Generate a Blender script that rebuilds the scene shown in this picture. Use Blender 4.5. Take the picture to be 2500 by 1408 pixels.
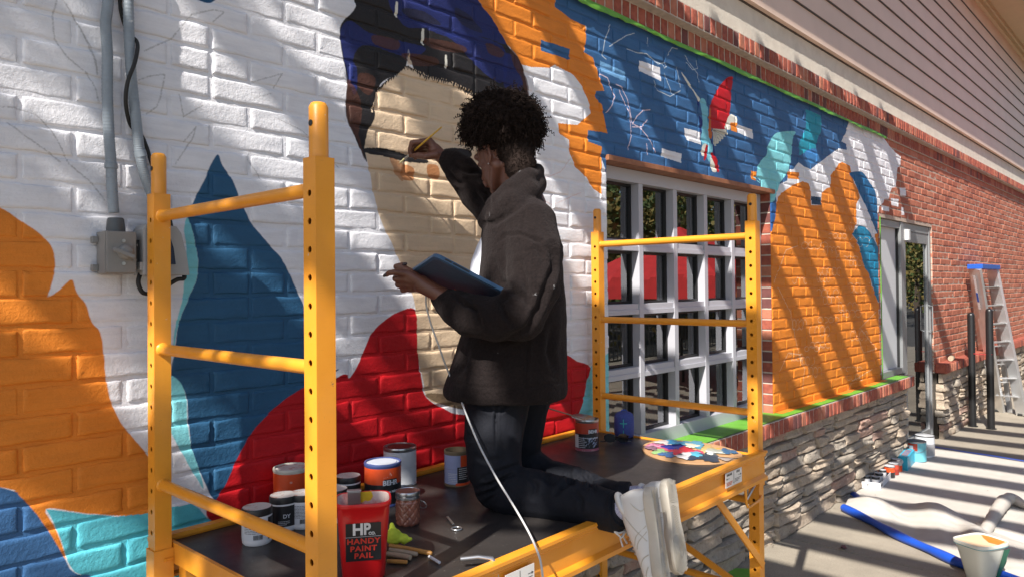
import bpy, bmesh, math, random
import numpy as np
from mathutils import Vector, Matrix, Quaternion
R = math.radians
rng = np.random.default_rng(7)
random.seed(7)
for o in list(bpy.data.objects): bpy.data.objects.remove(o, do_unlink=True)
SC = bpy.context.scene
COL = SC.collection

# ------------------------------------------------------------------ camera, sky, sun, exposure
H = 1.57                       # eye height above the pavement
YAW, PIT, ROL, FPX, CYO = 0.7612, 0.0129, -0.0097, 1765.8, -25.3
def cam_axes():
    F = np.array([math.cos(YAW)*math.cos(PIT), math.sin(YAW)*math.cos(PIT), math.sin(PIT)])
    Rr = np.array([math.sin(YAW), -math.cos(YAW), 0.0]); U = np.cross(Rr, F)
    return F, Rr*math.cos(ROL)+U*math.sin(ROL), -Rr*math.sin(ROL)+U*math.cos(ROL)
CF, CR, CU = cam_axes()
cd = bpy.data.cameras.new('camera'); cam = bpy.data.objects.new('camera', cd); COL.objects.link(cam)
m = Matrix(((CR[0], CU[0], -CF[0]), (CR[1], CU[1], -CF[1]), (CR[2], CU[2], -CF[2]))).to_4x4()
m.translation = (0, 0, H); cam.matrix_world = m
cd.sensor_width = 36; cd.lens = 36*FPX/2500; cd.shift_y = CYO/2500; cd.clip_start = 0.05; cd.clip_end = 500
SC.camera = cam
SA, SB = 0.99, 0.30            # horizontal travel of sunlight per metre of fall
W = bpy.data.worlds.new("World"); SC.world = W; W.use_nodes = True
nt = W.node_tree; bg = nt.nodes['Background']
sky = nt.nodes.new('ShaderNodeTexSky'); sky.sky_type = 'NISHITA'; sky.sun_disc = False
sky.sun_elevation = math.asin(1/math.sqrt(1+SA*SA+SB*SB)); sky.sun_rotation = math.atan2(-SA, -SB)
nt.links.new(sky.outputs[0], bg.inputs[0]); bg.inputs[1].default_value = 0.08
sl = bpy.data.lights.new('sun', 'SUN'); sun = bpy.data.objects.new('sun', sl); COL.objects.link(sun)
sl.energy = 4.7; sl.angle = R(0.53); sl.color = (1.0, 0.945, 0.87)
sun.rotation_euler = Vector((SA, SB, -1)).to_track_quat('-Z', 'Y').to_euler(); sun.location = (-8, -3, 10)
SC.view_settings.view_transform = 'Standard'; SC.view_settings.look = 'None'
SC.view_settings.gamma = 1; SC.view_settings.use_curve_mapping = False
SC.view_settings.exposure = 1.0
SC.render.engine = 'CYCLES'
try:
    SC.cycles.max_bounces = 8; SC.cycles.diffuse_bounces = 5
except Exception: pass

# ------------------------------------------------------------------ measuring helpers (heights below are relative to the eye)
def ray(x, y): return CF + CR*((x-1250)/FPX) - CU*((y-704-CYO)/FPX)
def onY(x, y, Y): q = ray(x, y); return q*(Y/q[1])
def onZ(x, y, Z): q = ray(x, y); return q*(Z/q[2])
def D(x, y, d): return ray(x, y)*d
def px(P):
    P = np.asarray(P, float); d = P@CF
    return np.stack([1250+FPX*(P@CR)/d, 704+CYO-FPX*(P@CU)/d], -1)

# ------------------------------------------------------------------ object helpers
def tag(o, label=None, cat=None, group=None, kind=None):
    if label: o['label'] = label
    if cat: o['category'] = cat
    if group: o['group'] = group
    if kind: o['kind'] = kind
    return o
ROOTS = []
def thing(name, label, cat, loc=(0, 0, 0), rotz=0, group=None):
    o = bpy.data.objects.new(name, None); COL.objects.link(o); o.location = loc; o.rotation_euler = (0, 0, rotz)
    o.empty_display_size = 0.05
    return tag(o, label, cat, group)
def wloc(p):
    v = Vector((0, 0, 0))
    while p is not None: v += p.location; p = p.parent
    return v
def smooth(me, ang=None):
    me.polygons.foreach_set('use_smooth', [True]*len(me.polygons))
    if ang is not None:
        try: me.set_sharp_from_angle(angle=R(ang))
        except Exception: pass
class MB:
    """collects shapes and links them as one mesh object"""
    def __init__(s): s.v = []; s.f = []; s.n = 0
    def add(s, v, f):
        v = np.asarray(v, float).reshape(-1, 3); s.v.append(v); n = s.n
        s.f += [tuple(int(i)+n for i in q) for q in f]; s.n += len(v); return s
    def box(s, x0, x1, y0, y1, z0, z1):
        v = [(x, y, z) for x in (x0, x1) for y in (y0, y1) for z in (z0, z1)]
        return s.add(v, [(0,1,3,2),(4,6,7,5),(0,4,5,1),(2,3,7,6),(0,2,6,4),(1,5,7,3)])
    def obox(s, c, ax, ay, az):
        c, ax, ay, az = [np.asarray(t, float) for t in (c, ax, ay, az)]
        v = [c+i*ax+j*ay+k*az for i in (-1, 1) for j in (-1, 1) for k in (-1, 1)]
        return s.add(v, [(0,1,3,2),(4,6,7,5),(0,4,5,1),(2,3,7,6),(0,2,6,4),(1,5,7,3)])
    def bar(s, p, q, w, h=None, up=(0, 0, 1)):
        p, q = np.asarray(p, float), np.asarray(q, float); h = h or w; d = q-p; L = np.linalg.norm(d); d /= L
        u = np.asarray(up, float); a = np.cross(d, u)
        if np.linalg.norm(a) < 1e-4: a = np.cross(d, (1, 0, 0))
        a /= np.linalg.norm(a); b = np.cross(a, d)
        return s.obox((p+q)/2, d*L/2, a*w/2, b*h/2)
    def tube(s, pts, r, n=8, cap=True):
        pts = np.asarray(pts, float); m_ = len(pts); r = np.broadcast_to(np.asarray(r, float), (m_,))
        t = np.gradient(pts, axis=0); t /= np.linalg.norm(t, axis=1)[:, None]+1e-12
        a = np.cross(t[0], (0, 0, 1.0)); 
        if np.linalg.norm(a) < 1e-3: a = np.cross(t[0], (1.0, 0, 0))
        a /= np.linalg.norm(a); V = []
        th = np.linspace(0, 2*np.pi, n, endpoint=False)
        for i in range(m_):
            a = a-t[i]*(a@t[i]); a /= np.linalg.norm(a)+1e-12; b = np.cross(t[i], a)
            V.append(pts[i]+r[i]*(np.cos(th)[:, None]*a+np.sin(th)[:, None]*b))
        f = [(i*n+j, i*n+(j+1) % n, (i+1)*n+(j+1) % n, (i+1)*n+j) for i in range(m_-1) for j in range(n)]
        if cap: f += [tuple(range(n-1, -1, -1)), tuple((m_-1)*n+j for j in range(n))]
        return s.add(np.concatenate(V), f)
    def lathe(s, c, prof, n=24, cap0=True, cap1=True):
        c = np.asarray(c, float); th = np.linspace(0, 2*np.pi, n, endpoint=False)
        V = [c+np.stack([r*np.cos(th), r*np.sin(th), np.full(n, z)], -1) for r, z in prof]; m_ = len(prof)
        f = [(i*n+j, i*n+(j+1) % n, (i+1)*n+(j+1) % n, (i+1)*n+j) for i in range(m_-1) for j in range(n)]
        if cap0: f.append(tuple(range(n-1, -1, -1)))
        if cap1: f.append(tuple((m_-1)*n+j for j in range(n)))
        return s.add(np.concatenate(V), f)
    def prism(s, poly, axis_pt, ext):
        """poly: 3-D outline points, ext: extrusion vector"""
        p = np.asarray(poly, float); e = np.asarray(ext, float); n = len(p)
        f = [tuple(range(n-1, -1, -1)), tuple(range(n, 2*n))]+[(i, (i+1) % n, n+(i+1) % n, n+i) for i in range(n)]
        return s.add(np.concatenate([p, p+e]), f)
    def grid(s, P):
        P = np.asarray(P, float); a, b = P.shape[:2]
        return s.add(P.reshape(-1, 3), [(i*b+j, i*b+j+1, (i+1)*b+j+1, (i+1)*b+j) for i in range(a-1) for j in range(b-1)])
    def mesh(s, name, off=(0, 0, 0)):
        me = bpy.data.meshes.new(name)
        v = np.concatenate(s.v)-np.asarray(off)[None, :]
        me.from_pydata(v.tolist(), [], s.f); me.update(); return me
    def build(s, name, mat, parent=None, local=False, sm=None, fix=True, bevel=None):
        off = (0, 0, 0) if (local or parent is None) else tuple(wloc(parent))
        me = s.mesh(name, off)
        if fix:
            bm = bmesh.new(); bm.from_mesh(me); bmesh.ops.recalc_face_normals(bm, faces=bm.faces)
            if bevel: bmesh.ops.bevel(bm, geom=[e for e in bm.edges if e.is_manifold and e.calc_face_angle(0) > .6], offset=bevel, segments=2, affect='EDGES', profile=.7)
            bm.to_mesh(me); bm.free()
        if sm is not None: smooth(me, sm)
        me.materials.append(mat)
        o = bpy.data.objects.new(name, me); COL.objects.link(o)
        if parent is not None: o.parent = parent
        return o
def copy_tree(o, parent=None):
    c = o.copy(); COL.objects.link(c); c.parent = parent
    for ch in list(o.children): copy_tree(ch, c)
    return c

# ------------------------------------------------------------------ materials
def newmat(name):
    m_ = bpy.data.materials.new(name); m_.use_nodes = True; n = m_.node_tree
    return m_, n, n.nodes['Principled BSDF']
def N(n, t, **k):
    o = n.nodes.new(t)
    for a, b in k.items():
        if a.startswith('i_'): o.inputs[a[2:].replace('_', ' ')].default_value = b
        else: setattr(o, a, b)
    return o
def posn(n, sc=(1, 1, 1)):
    g = N(n, 'ShaderNodeNewGeometry'); mp = N(n, 'ShaderNodeMapping'); mp.inputs['Scale'].default_value = sc
    n.links.new(g.outputs['Position'], mp.inputs['Vector']); return mp.outputs[0]
def objc(n, sc=(1, 1, 1)):
    g = N(n, 'ShaderNodeTexCoord'); mp = N(n, 'ShaderNodeMapping'); mp.inputs['Scale'].default_value = sc
    n.links.new(g.outputs['Object'], mp.inputs['Vector']); return mp.outputs[0]
def noise(n, vec, scale, detail=4, rough=.55):
    t = N(n, 'ShaderNodeTexNoise'); t.inputs['Scale'].default_value = scale; t.inputs['Detail'].default_value = detail
    t.inputs['Roughness'].default_value = rough; n.links.new(vec, t.inputs['Vector']); return t
def ramp(n, fac, stops):
    r = N(n, 'ShaderNodeValToRGB'); e = r.color_ramp.elements
    while len(e) < len(stops): e.new(.5)
    for q, (p, c) in zip(e, stops): q.position = p; q.color = (*c, 1) if len(c) == 3 else c
    n.links.new(fac, r.inputs[0]); return r.outputs[0]
def mix(n, fac, a, b, mode='MIX'):
    x = N(n, 'ShaderNodeMix', data_type='RGBA', blend_type=mode)
    for s_, v in ((0, fac), (6, a), (7, b)):
        if hasattr(v, 'is_linked'): n.links.new(v, x.inputs[s_])
        elif isinstance(v, (int, float)): x.inputs[s_].default_value = v
        else: x.inputs[s_].default_value = (*v, 1) if len(v) == 3 else v
    return x.outputs[2]
def bump(n, p, layers, vecs=None):
    """layers: (height socket, strength, distance)"""
    prev = None
    for h, st, di in layers:
        b = N(n, 'ShaderNodeBump'); b.inputs['Strength'].default_value = st; b.inputs['Distance'].default_value = di
        n.links.new(h, b.inputs['Height'])
        if prev is not None: n.links.new(prev, b.inputs['Normal'])
        prev = b.outputs[0]
    n.links.new(prev, p.inputs['Normal'])
def mat(name, col, rough=.5, metal=0, var=.12, nscale=8, bmp=0, bscale=60, coat=0, spec=None, col2=None, loc=True, sheen=0, dirt=None, dscale=3, dthr=.6):
    m_, n, p = newmat(name); v = objc(n) if loc else posn(n)
    t = noise(n, v, nscale); c2 = col2 or tuple(max(0, c*(1-var*2)) for c in col)
    c = ramp(n, t.outputs[0], [(.3, c2), (.65, col)])
    if dirt is not None:
        d = noise(n, v, dscale, 8, .7); f = ramp(n, d.outputs[0], [(dthr, (0, 0, 0)), (dthr+.05, (1, 1, 1))])
        c = mix(n, f, c, dirt)
    n.links.new(c, p.inputs['Base Color'])
    p.inputs['Roughness'].default_value = rough; p.inputs['Metallic'].default_value = metal
    if coat: p.inputs['Coat Weight'].default_value = coat; p.inputs['Coat Roughness'].default_value = .15
    if spec is not None: p.inputs['Specular IOR Level'].default_value = spec
    if sheen: p.inputs['Sheen Weight'].default_value = sheen; p.inputs['Sheen Roughness'].default_value = .5
    if bmp: bump(n, p, [(noise(n, v, bscale, 5, .6).outputs[0], bmp, .004)])
    return m_
M = {}
CRS, BL, ZJ, XJ = .0675, .2224, -.0145, .424     # course, brick module, one joint height, one joint position
# ------------------------------------------------------------------ the mural (flat paint), laid out in metres on the wall
WX0, WX1, WZ0, WZ1, RES = -1.5, 8.6, -0.92, 1.275, 0.002
IW, IH = int((WX1-WX0)/RES), int((WZ1-WZ0)/RES)
IMG = np.zeros((IH, IW, 4), np.float32)
YW = 1.965
def T(x0, y0, s, pts): return [(x0+x/s, y0+y/s) for x, y in pts]
def wallpts(pts):
    out = []
    for x, y in pts: q = onY(x, y, YW); out.append(((q[0]-WX0)/RES, (q[2]-WZ0)/RES))
    return np.array(out)
def smoothpoly(p, k=4):
    n = len(p); out = []
    for i in range(n):
        a, b, c, d = p[i-1], p[i], p[(i+1) % n], p[(i+2) % n]
        if np.linalg.norm(c-b) > 135: out.append(b); continue
        for t in np.linspace(0, 1, k, endpoint=False):
            out.append(.5*((2*b)+(c-a)*t+(2*a-5*b+4*c-d)*t*t+(3*b-a-3*c+d)*t**3))
    return np.array(out)
def fill(pts, col, wall=False, sm=True, a=1.0, alpha=1):
    p = np.array(pts, float) if wall else wallpts(pts)
    if sm: p = smoothpoly(p)
    y0, y1 = max(0, int(p[:, 1].min())), min(IH-1, int(p[:, 1].max())+1)
    q = np.roll(p, -1, 0)
    for y in range(y0, y1+1):
        yy = y+.5; msk = (p[:, 1] <= yy) != (q[:, 1] <= yy)
        if not msk.any(): continue
        xs = np.sort(p[msk, 0]+(yy-p[msk, 1])/(q[msk, 1]-p[msk, 1])*(q[msk, 0]-p[msk, 0]))
        for a0, b0 in zip(xs[::2], xs[1::2]):
            a0, b0 = max(a0, 0), min(b0, IW-1); i, j = int(math.ceil(a0)), int(b0)
            if b0 <= a0: continue
            cl = np.array(col, np.float32)
            if j > i: IMG[y, i:j, :3] = IMG[y, i:j, :3]*(1-a)+cl*a; IMG[y, i:j, 3] = alpha
            if alpha == 1:
                for k, cv in ((int(a0), math.ceil(a0)-a0), (j, b0-j)):
                    if 0 <= k < IW and j >= i: IMG[y, k, :3] = IMG[y, k, :3]*(1-a*cv)+cl*a*cv
def stroke(pts, col, w=1.2, a=.8, jit=0):
    w *= 1.45; a *= .7
    p = wallpts(pts)
    for b, c in zip(p[:-1], p[1:]):
        L = int(np.hypot(*(c-b)))+1
        for t in np.linspace(0, 1, L*2):
            x, y = b+(c-b)*t+rng.normal(0, .5, 2)*jit
            if jit and rng.random() < .25: continue
            r = int(math.ceil(w))
            for j in range(int(y)-r, int(y)+r+1):
                for i in range(int(x)-r, int(x)+r+1):
                    if 0 <= i < IW and 0 <= j < IH and (i-x)**2+(j-y)**2 <= w*w:
                        IMG[j, i, :3] = IMG[j, i, :3]*(1-a)+np.array(col)*a
WHITE = (.77, .765, .80); ORANGE = (.74, .225, .022); TEAL = (.10, .50, .60); NAVY = (.012, .085, .19); BLUE = (.038, .120, .275)
RED = (.50, .006, .012); CREAM = (.70, .53, .36); BLACK = (.016, .014, .015); BROWN = (.075, .028, .018); COBALT = (.012, .024, .16)
LTEAL = (.22, .62, .68); MTEAL = (.01, .22, .38); TAN = (.50, .22, .09); OFFW = (.72, .70, .62)
IMG[:, :, :3] = WHITE; IMG[:, :, 3] = 1
# left: orange, blue, teal, spike, red
fill([(-500, 400), (-100, 470), (0, 503), (50, 535), (100, 568), (128, 600), (138, 640), (130, 690), (120, 722), (150, 704), (178, 680), (190, 712), (212, 738), (226, 780), (248, 810), (256, 860), (260, 910), (272, 970), (292, 1020), (322, 1060), (360, 1105), (400, 1160), (410, 1240), (360, 1250), (300, 1256), (200, 1248), (115, 1238), (140, 1290), (163, 1362), (100, 1290), (40, 1205), (0, 1185), (-500, 1100)], ORANGE)
fill([(115, 1238), (200, 1250), (290, 1258), (360, 1250), (415, 1235), (470, 1226), (490, 1240), (508, 1262), (560, 1275), (640, 1290), (800, 1330), (1200, 1400), (1200, 1500), (240, 1500), (222, 1408), (185, 1392), (168, 1368), (150, 1310), (132, 1270)], TEAL, sm=False)
fill([(-500, 1060), (0, 1185), (50, 1207), (100, 1262), (150, 1340), (175, 1385), (200, 1400), (228, 1408), (240, 1500), (-500, 1500)], BLUE)
fill([(531, 378), (500, 440), (480, 480), (461, 530), (474, 570), (485, 630), (483, 680), (466, 720), (441, 780), (430, 850), (420, 920), (440, 930), (458, 965), (462, 1030), (470, 1090), (488, 1140), (505, 1180), (530, 1220), (560, 1190), (640, 1060), (760, 940), (830, 900), (785, 900), (768, 820), (745, 750), (720, 690), (690, 630), (650, 585), (615, 540), (590, 490), (570, 440), (545, 400)], (.022, .095, .195))
fill([(461, 530), (474, 570), (485, 630), (483, 680), (466, 720), (441, 780), (425, 860), (430, 800), (445, 740), (452, 700), (456, 640), (458, 600), (452, 560)], LTEAL)
fill([(412, 920), (440, 928), (457, 965), (460, 1030), (470, 1090), (488, 1140), (500, 1190), (480, 1160), (440, 1090), (412, 1030)], LTEAL)
fill([(478, -10), (500, 6), (522, 4), (534, -10)], NAVY)
fill([(505, 1250), (512, 1235), (530, 1215), (555, 1175), (580, 1120), (610, 1065), (645, 1020), (700, 972), (760, 936), (815, 925), (838, 912), (850, 912), (858, 920), (880, 880), (905, 820), (935, 785), (975, 760), (1014, 752), (1022, 800), (1023, 860), (1030, 930), (1045, 970), (1085, 995), (1140, 1010), (1300, 990), (1360, 940), (1380, 868), (1410, 880), (1443, 895), (1432, 940), (1424, 980), (1410, 1020), (1398, 1085), (1380, 1200), (1100, 1320), (800, 1320), (560, 1280), (520, 1268)], RED)
fill([(1443, 895), (1500, 850), (1500, 1100), (1395, 1090), (1410, 1020), (1424, 980), (1432, 940)], LTEAL, sm=False)
# portrait: cream face, hair, brows
fill([(893, 360), (893, 310), (905, 260), (930, 210), (975, 180), (995, 160), (1040, 185), (1110, 195), (1150, 220), (1220, 260), (1240, 900), (1150, 990), (1085, 985), (1048, 972), (1034, 930), (1022, 860), (1020, 790), (1015, 740), (1000, 690), (965, 610), (938, 550), (915, 480), (904, 420), (895, 380)], CREAM)
fill([(897, 396), (885, 370), (868, 332), (852, 290), (846, 240), (850, 190), (838, 130), (832, 75), (842, 50), (870, 15), (885, -60), (1160, -60), (1165, -5), (1200, 40), (1240, 108), (1272, 150), (1290, 220), (1296, 262), (1290, 320), (1215, 320), (1185, 262), (1150, 232), (1110, 205), (1060, 190), (1035, 182), (1012, 170), (998, 120), (992, 160), (968, 182), (930, 205), (918, 250), (915, 290), (900, 320), (893, 360)], BLACK)
for pts in ([(834, 72), (860, 50), (905, 80), (1000, 105), (1040, 120), (1000, 140), (905, 110), (868, 130), (862, 200), (848, 165), (838, 120)],
            [(960, -20), (1165, -20), (1220, 70), (1236, 108), (1180, 90), (1100, 90), (1040, 70), (985, 60)], [(1235, 132), (1268, 150), (1276, 222), (1234, 212)], [(1090, 80), (1180, 92), (1236, 122), (1232, 200), (1180, 175), (1120, 110)], [(862, 150), (872, 165), (874, 205), (866, 232), (852, 190)]):
    fill(pts, COBALT, a=.68)
fill([(985, 20), (1040, 30), (1080, 60), (1040, 55), (1000, 42)], BLACK, a=.7); fill([(1110, 20), (1150, 40), (1180, 80), (1130, 60)], BLACK, a=.6)
for pts in ([(850, 195), (868, 215), (885, 262), (876, 330), (868, 332), (848, 280)], [(1255, 115), (1288, 195), (1296, 260), (1282, 250), (1278, 200), (1250, 145)], [(880, 178), (918, 190), (905, 232), (876, 212)],
            [(1040, 92), (1130, 110), (1135, 128), (1055, 118)], [(985, 130), (1060, 140), (1070, 158), (1010, 160)], [(862, 290), (882, 340), (892, 392), (878, 350)], [(915, 85), (975, 100), (970, 122), (918, 108)], [(1190, 105), (1228, 120), (1226, 140), (1195, 130)]):
    fill(pts, BROWN, a=.8)
for i in range(70):      # brushed hair edge over the forehead
    t = i/69; e = [(905, 270), (918, 225), (950, 195), (995, 162), (1040, 188), (1100, 200), (1160, 232), (1200, 275)]
    k = t*(len(e)-1); j = min(int(k), len(e)-2); f = k-j; x = e[j][0]*(1-f)+e[j+1][0]*f; y = e[j][1]*(1-f)+e[j+1][1]*f
    dx = rng.uniform(-5, 5); L = rng.uniform(4, 10)
    fill([(x-3, y-3), (x+3, y-3), (x+dx, y+L)], BLACK, sm=False); fill([(x+2, y+4), (x+7, y+4), (x+4-dx*.5, y-L*.7)], CREAM, sm=False)
fill([(994, 158), (1001, 128), (1007, 158)], CREAM, sm=False, a=.7)
for a_, b_ in (((1033, 74), (1032, 108)), ((1089, 138), (1090, 164)), ((969, 8), (968, 40))): stroke([a_, b_], OFFW, 2, .7)
fill([(893, 362), (925, 360), (965, 368), (1000, 378), (1042, 388), (1042, 398), (990, 394), (940, 382), (893, 372)], BLACK)
fill([(1070, 374), (1085, 364), (1115, 361), (1148, 368), (1148, 384), (1110, 380), (1078, 382)], BLACK)
fill([(952, 384), (975, 393), (985, 402), (985, 442), (968, 425), (958, 402)], TAN, a=.75); fill([(983, 402), (1008, 408), (1013, 424), (1008, 440), (983, 436)], TAN); fill([(1045, 402), (1070, 405), (1073, 436), (1048, 430)], TAN)
fill([(1040, 962), (1080, 985), (1150, 1000), (1150, 985), (1085, 960)], (.12, .07, .03), a=.8)
# orange cloud beside the hair
fill([(1150, -60), (1357, -60), (1357, 17), (1394, 45), (1430, 62), (1433, 88), (1428, 128), (1449, 141), (1458, 170), (1466, 192), (1475, 208), (1476, 222), (1456, 222), (1455, 239), (1470, 256), (1478, 290), (1485, 326), (1470, 322), (1436, 318), (1436, 346), (1470, 358), (1470, 474), (1449, 460), (1432, 431), (1407, 409), (1392, 375), (1390, 341), (1368, 328), (1364, 300), (1411, 305), (1443, 277), (1441, 256), (1424, 213), (1398, 179), (1355, 158), (1343, 166), (1300, 164), (1275, 158), (1262, 130), (1240, 108), (1200, 40), (1163, -5)], ORANGE, sm=False)
# blue field above the window
B2 = lambda pts: T(1420, 60, 3.521, pts)
fill([(1357, -60), (1357, 17), (1394, 45), (1432, 64), (1432, 90), (1428, 128), (1449, 141), (1466, 192), (1477, 222), (1456, 222), (1455, 239), (1470, 256), (1485, 326), (1470, 322), (1436, 318), (1436, 346), (1470, 358), (1468, 380), (1500, 480), (1885, 600)]+T(1880, 260, 4.693, [(20, 1400), (60, 1250), (100, 1230), (60, 1000), (110, 890), (200, 850), (220, 720), (270, 720), (330, 640), (400, 690), (470, 720), (600, 620), (680, 560), (790, 480), (880, 500), (880, 430), (820, 400), (870, 300), (890, 220)])+[(2075, 290), (1700, 80), (1440, -60)], BLUE, sm=False)
NAVYB = (.014, .055, .115)
fill([(1322, 97), (1392, 120), (1391, 146), (1322, 124)], BLUE, sm=False)
for pts in ([(495, 310), (680, 370), (685, 490), (500, 400)], [(885, 888), (1022, 925), (1025, 1032), (900, 990)], [(690, 1065), (865, 1110), (860, 1190), (690, 1130)], [(1335, 860), (1475, 905), (1475, 985), (1340, 930)]): fill(B2(pts), WHITE, sm=False)
fill(B2([(165, 310), (380, 410), (380, 490), (165, 400)]), (.16, .36, .62), sm=False)
fill(B2([(1460, 1255), (1505, 1265), (1500, 1340), (1460, 1330)]), ORANGE, sm=False); 
# hummingbird
fill(B2([(1000, 655), (1020, 640), (1010, 760), (1045, 830), (1030, 910), (1050, 940), (1110, 980), (1125, 990), (1150, 1110), (1165, 1170), (1120, 1130), (1090, 1060), (1030, 960), (1018, 860), (1010, 740)]), COBALT)
fill(B2([(1025, 640), (1060, 645), (1085, 710), (1090, 820), (1105, 960), (1130, 1060), (1100, 1180), (1060, 1090), (1030, 1000), (1040, 900), (1045, 800), (1030, 720)]), (.18, .50, .62))
fill(B2([(1225, 480), (1300, 450), (1290, 560), (1285, 700), (1262, 830), (1220, 905), (1110, 880), (1112, 680), (1150, 600)]), RED)
fill(B2([(1100, 720), (1112, 740), (1112, 870), (1128, 930), (1120, 980), (1098, 960), (1094, 860)]), (.50, .12, .02))
for k in range(6):
    x = 1150+k*16; fill(B2([(1130, 895), (1180+k*14, 905), (1160+k*20, 1040-k*18), (1142+k*17, 1045-k*22)]), (.60, .58, .50), sm=False)
    stroke(B2([(1135, 905), (1150+k*18, 1035-k*20)]), (.2, .2, .2), .7, .6)
fill(B2([(1265, 790), (1300, 770), (1335, 800), (1330, 850), (1285, 860), (1275, 905), (1225, 890), (1245, 850)]), OFFW)
fill(B2([(1282, 842), (1340, 845), (1335, 930), (1285, 912)]), ORANGE, sm=False)
fill(B2([(860, 410), (880, 430), (940, 520), (990, 600), (1020, 640), (1010, 660), (960, 570), (900, 490)]), OFFW)
fill(B2([(1040, 1040), (1075, 1030), (1060, 1120), (1030, 1120)]), OFFW); fill(B2([(1070, 1040), (1095, 1045), (1070, 1150), (1050, 1160)]), RED)
fill(B2([(1115, 1100), (1150, 1130), (1180, 1210), (1180, 1265), (1160, 1260), (1130, 1180)]), RED); fill(B2([(1105, 1140), (1130, 1170), (1160, 1260), (1120, 1255)]), OFFW)
# turquoise figure right of the window
fill(T(1350, 0, 2.934, [(1740, 945), (1690, 940), (1640, 945), (1600, 955), (1570, 990), (1540, 1050), (1530, 1110), (1495, 1150), (1470, 1190), (1462, 1240), (1460, 1290), (1500, 1320)])+T(1850, 380, 2.934, [(-30, 150), (20, 190), (30, 420), (75, 470), (85, 380), (115, 330), (140, 260), (160, 200), (215, 120), (240, 30)])+T(1350, 0, 2.934, [(1700, 1180), (1712, 1100), (1718, 1000)]), LTEAL)
fill(T(1880, 260, 4.693, [(415, 30), (590, 110), (595, 270), (545, 380), (525, 470), (560, 600), (440, 520), (400, 530), (335, 560), (335, 430), (360, 370), (410, 250)]), (.02, .30, .42), sm=False)
fill(T(1880, 260, 4.693, [(400, 530), (460, 490), (530, 490), (560, 600), (520, 640), (470, 650), (430, 600)]), (.05, .22, .52))
fill(T(1850, 380, 2.934, [(75, 360), (115, 335), (140, 400), (125, 440), (105, 520), (90, 560), (78, 480)]), (.02, .10, .30))
# big orange field and its feathers
B4 = lambda pts: T(1860, 380, 2.07, pts)
fill(B4([(20, 420), (52, 340), (72, 290), (80, 210), (100, 190), (125, 170), (165, 145), (205, 130), (235, 140), (248, 175), (250, 250), (300, 250), (303, 190), (330, 165), (347, 160), (350, 95), (372, 70), (388, 40), (410, 32), (445, 50), (455, 90), (465, 130), (490, 175), (497, 212), (480, 245), (478, 345), (458, 400), (480, 430), (500, 490), (520, 560), (545, 600), (555, 650), (575, 700), (592, 745), (605, 1150), (600, 1165), (560, 1200), (20, 1400)]), ORANGE, sm=False)
fill(B4([(38, 340), (50, 330), (75, 290), (60, 350), (45, 400), (20, 430)]), (.02, .10, .30), sm=False)
fill(B4([(250, 205), (300, 210), (300, 250), (252, 245)]), NAVYB, sm=False)
fill(B4([(130, 80), (190, 85), (188, 120), (133, 116)]), ORANGE, sm=False)
fill(B4([(443, 92), (475, 80), (510, 85), (535, 115), (545, 135), (568, 165), (580, 205), (585, 260), (592, 400), (570, 360), (545, 300), (520, 240), (497, 195), (470, 130)]), (.015, .13, .30))
fill(B4([(458, 398), (470, 375), (495, 350), (525, 360), (550, 390), (570, 430), (592, 465), (594, 745), (575, 705), (558, 650), (545, 600), (520, 560), (500, 490), (482, 430)]), (.01, .20, .36), sm=False)
fill(B4([(572, 396), (592, 392), (592, 468), (575, 430)]), ORANGE, sm=False)
# chalk and pencil lines
CH = (.80, .62, .45)
for pts in ([(330, 560), (340, 600), (420, 770), (430, 950), (400, 1080)], [(160, 430), (220, 460), (265, 570), (290, 620), (260, 700), (215, 760)], [(295, 515), (350, 540), (400, 650), (440, 850), (500, 880), (570, 960), (640, 1100)], [(440, 860), (480, 790), (530, 740), (590, 735)], [(440, 880), (520, 880), (570, 820)], [(560, 1020), (570, 1120)]):
    stroke(B2(pts), (.70, .55, .62), .9, .7, .4)
for pts in ([(395, 210), (470, 240), (560, 255), (620, 300), (660, 340), (720, 330), (735, 360), (715, 375), (700, 340), (640, 320)], [(620, 480), (650, 570), (700, 590), (760, 620), (850, 570)], [(715, 420), (740, 500), (780, 600)], [(250, 0), (200, 150), (180, 270), (215, 300)], [(460, 75), (380, 100), (240, 190)], [(575, 110), (570, 190)], [(740, 270), (780, 200), (830, 210)], [(890, 265), (930, 330), (1000, 420), (1010, 500)], [(990, 300), (1000, 380), (960, 390), (900, 320)], [(820, 370), (850, 540)]):
    stroke(B2(pts), (.62, .68, .72), .8, .55, .4)
for i in range(26):
    cx, cy = rng.uniform(1925, 2100), 560+i*14.5+rng.uniform(-8, 8)
    w_, h_ = rng.uniform(8, 20), rng.uniform(10, 26)
    for k in range(4):
        x = cx+k*w_*.8; a0 = rng.uniform(0, 6); n_ = rng.integers(6, 14)
        stroke([(x+w_*.4*math.cos(a0+t*.55), cy+h_*.5*math.sin(a0+t*.55)) for t in range(n_)], CH, .7, .38, .4)
for pts in ([(1905, 905), (1925, 860), (1955, 865), (1965, 900), (1960, 950)], [(1900, 700), (1930, 760), (1950, 860)], [(2060, 980), (2080, 930), (2130, 900)], [(1890, 690), (1920, 610), (1950, 600)], [(2085, 800), (2110, 860), (2140, 850), (2100, 800), (2140, 760)]):
    stroke(pts, CH, .8, .45, .4)
GR = (.34, .33, .33)
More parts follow.
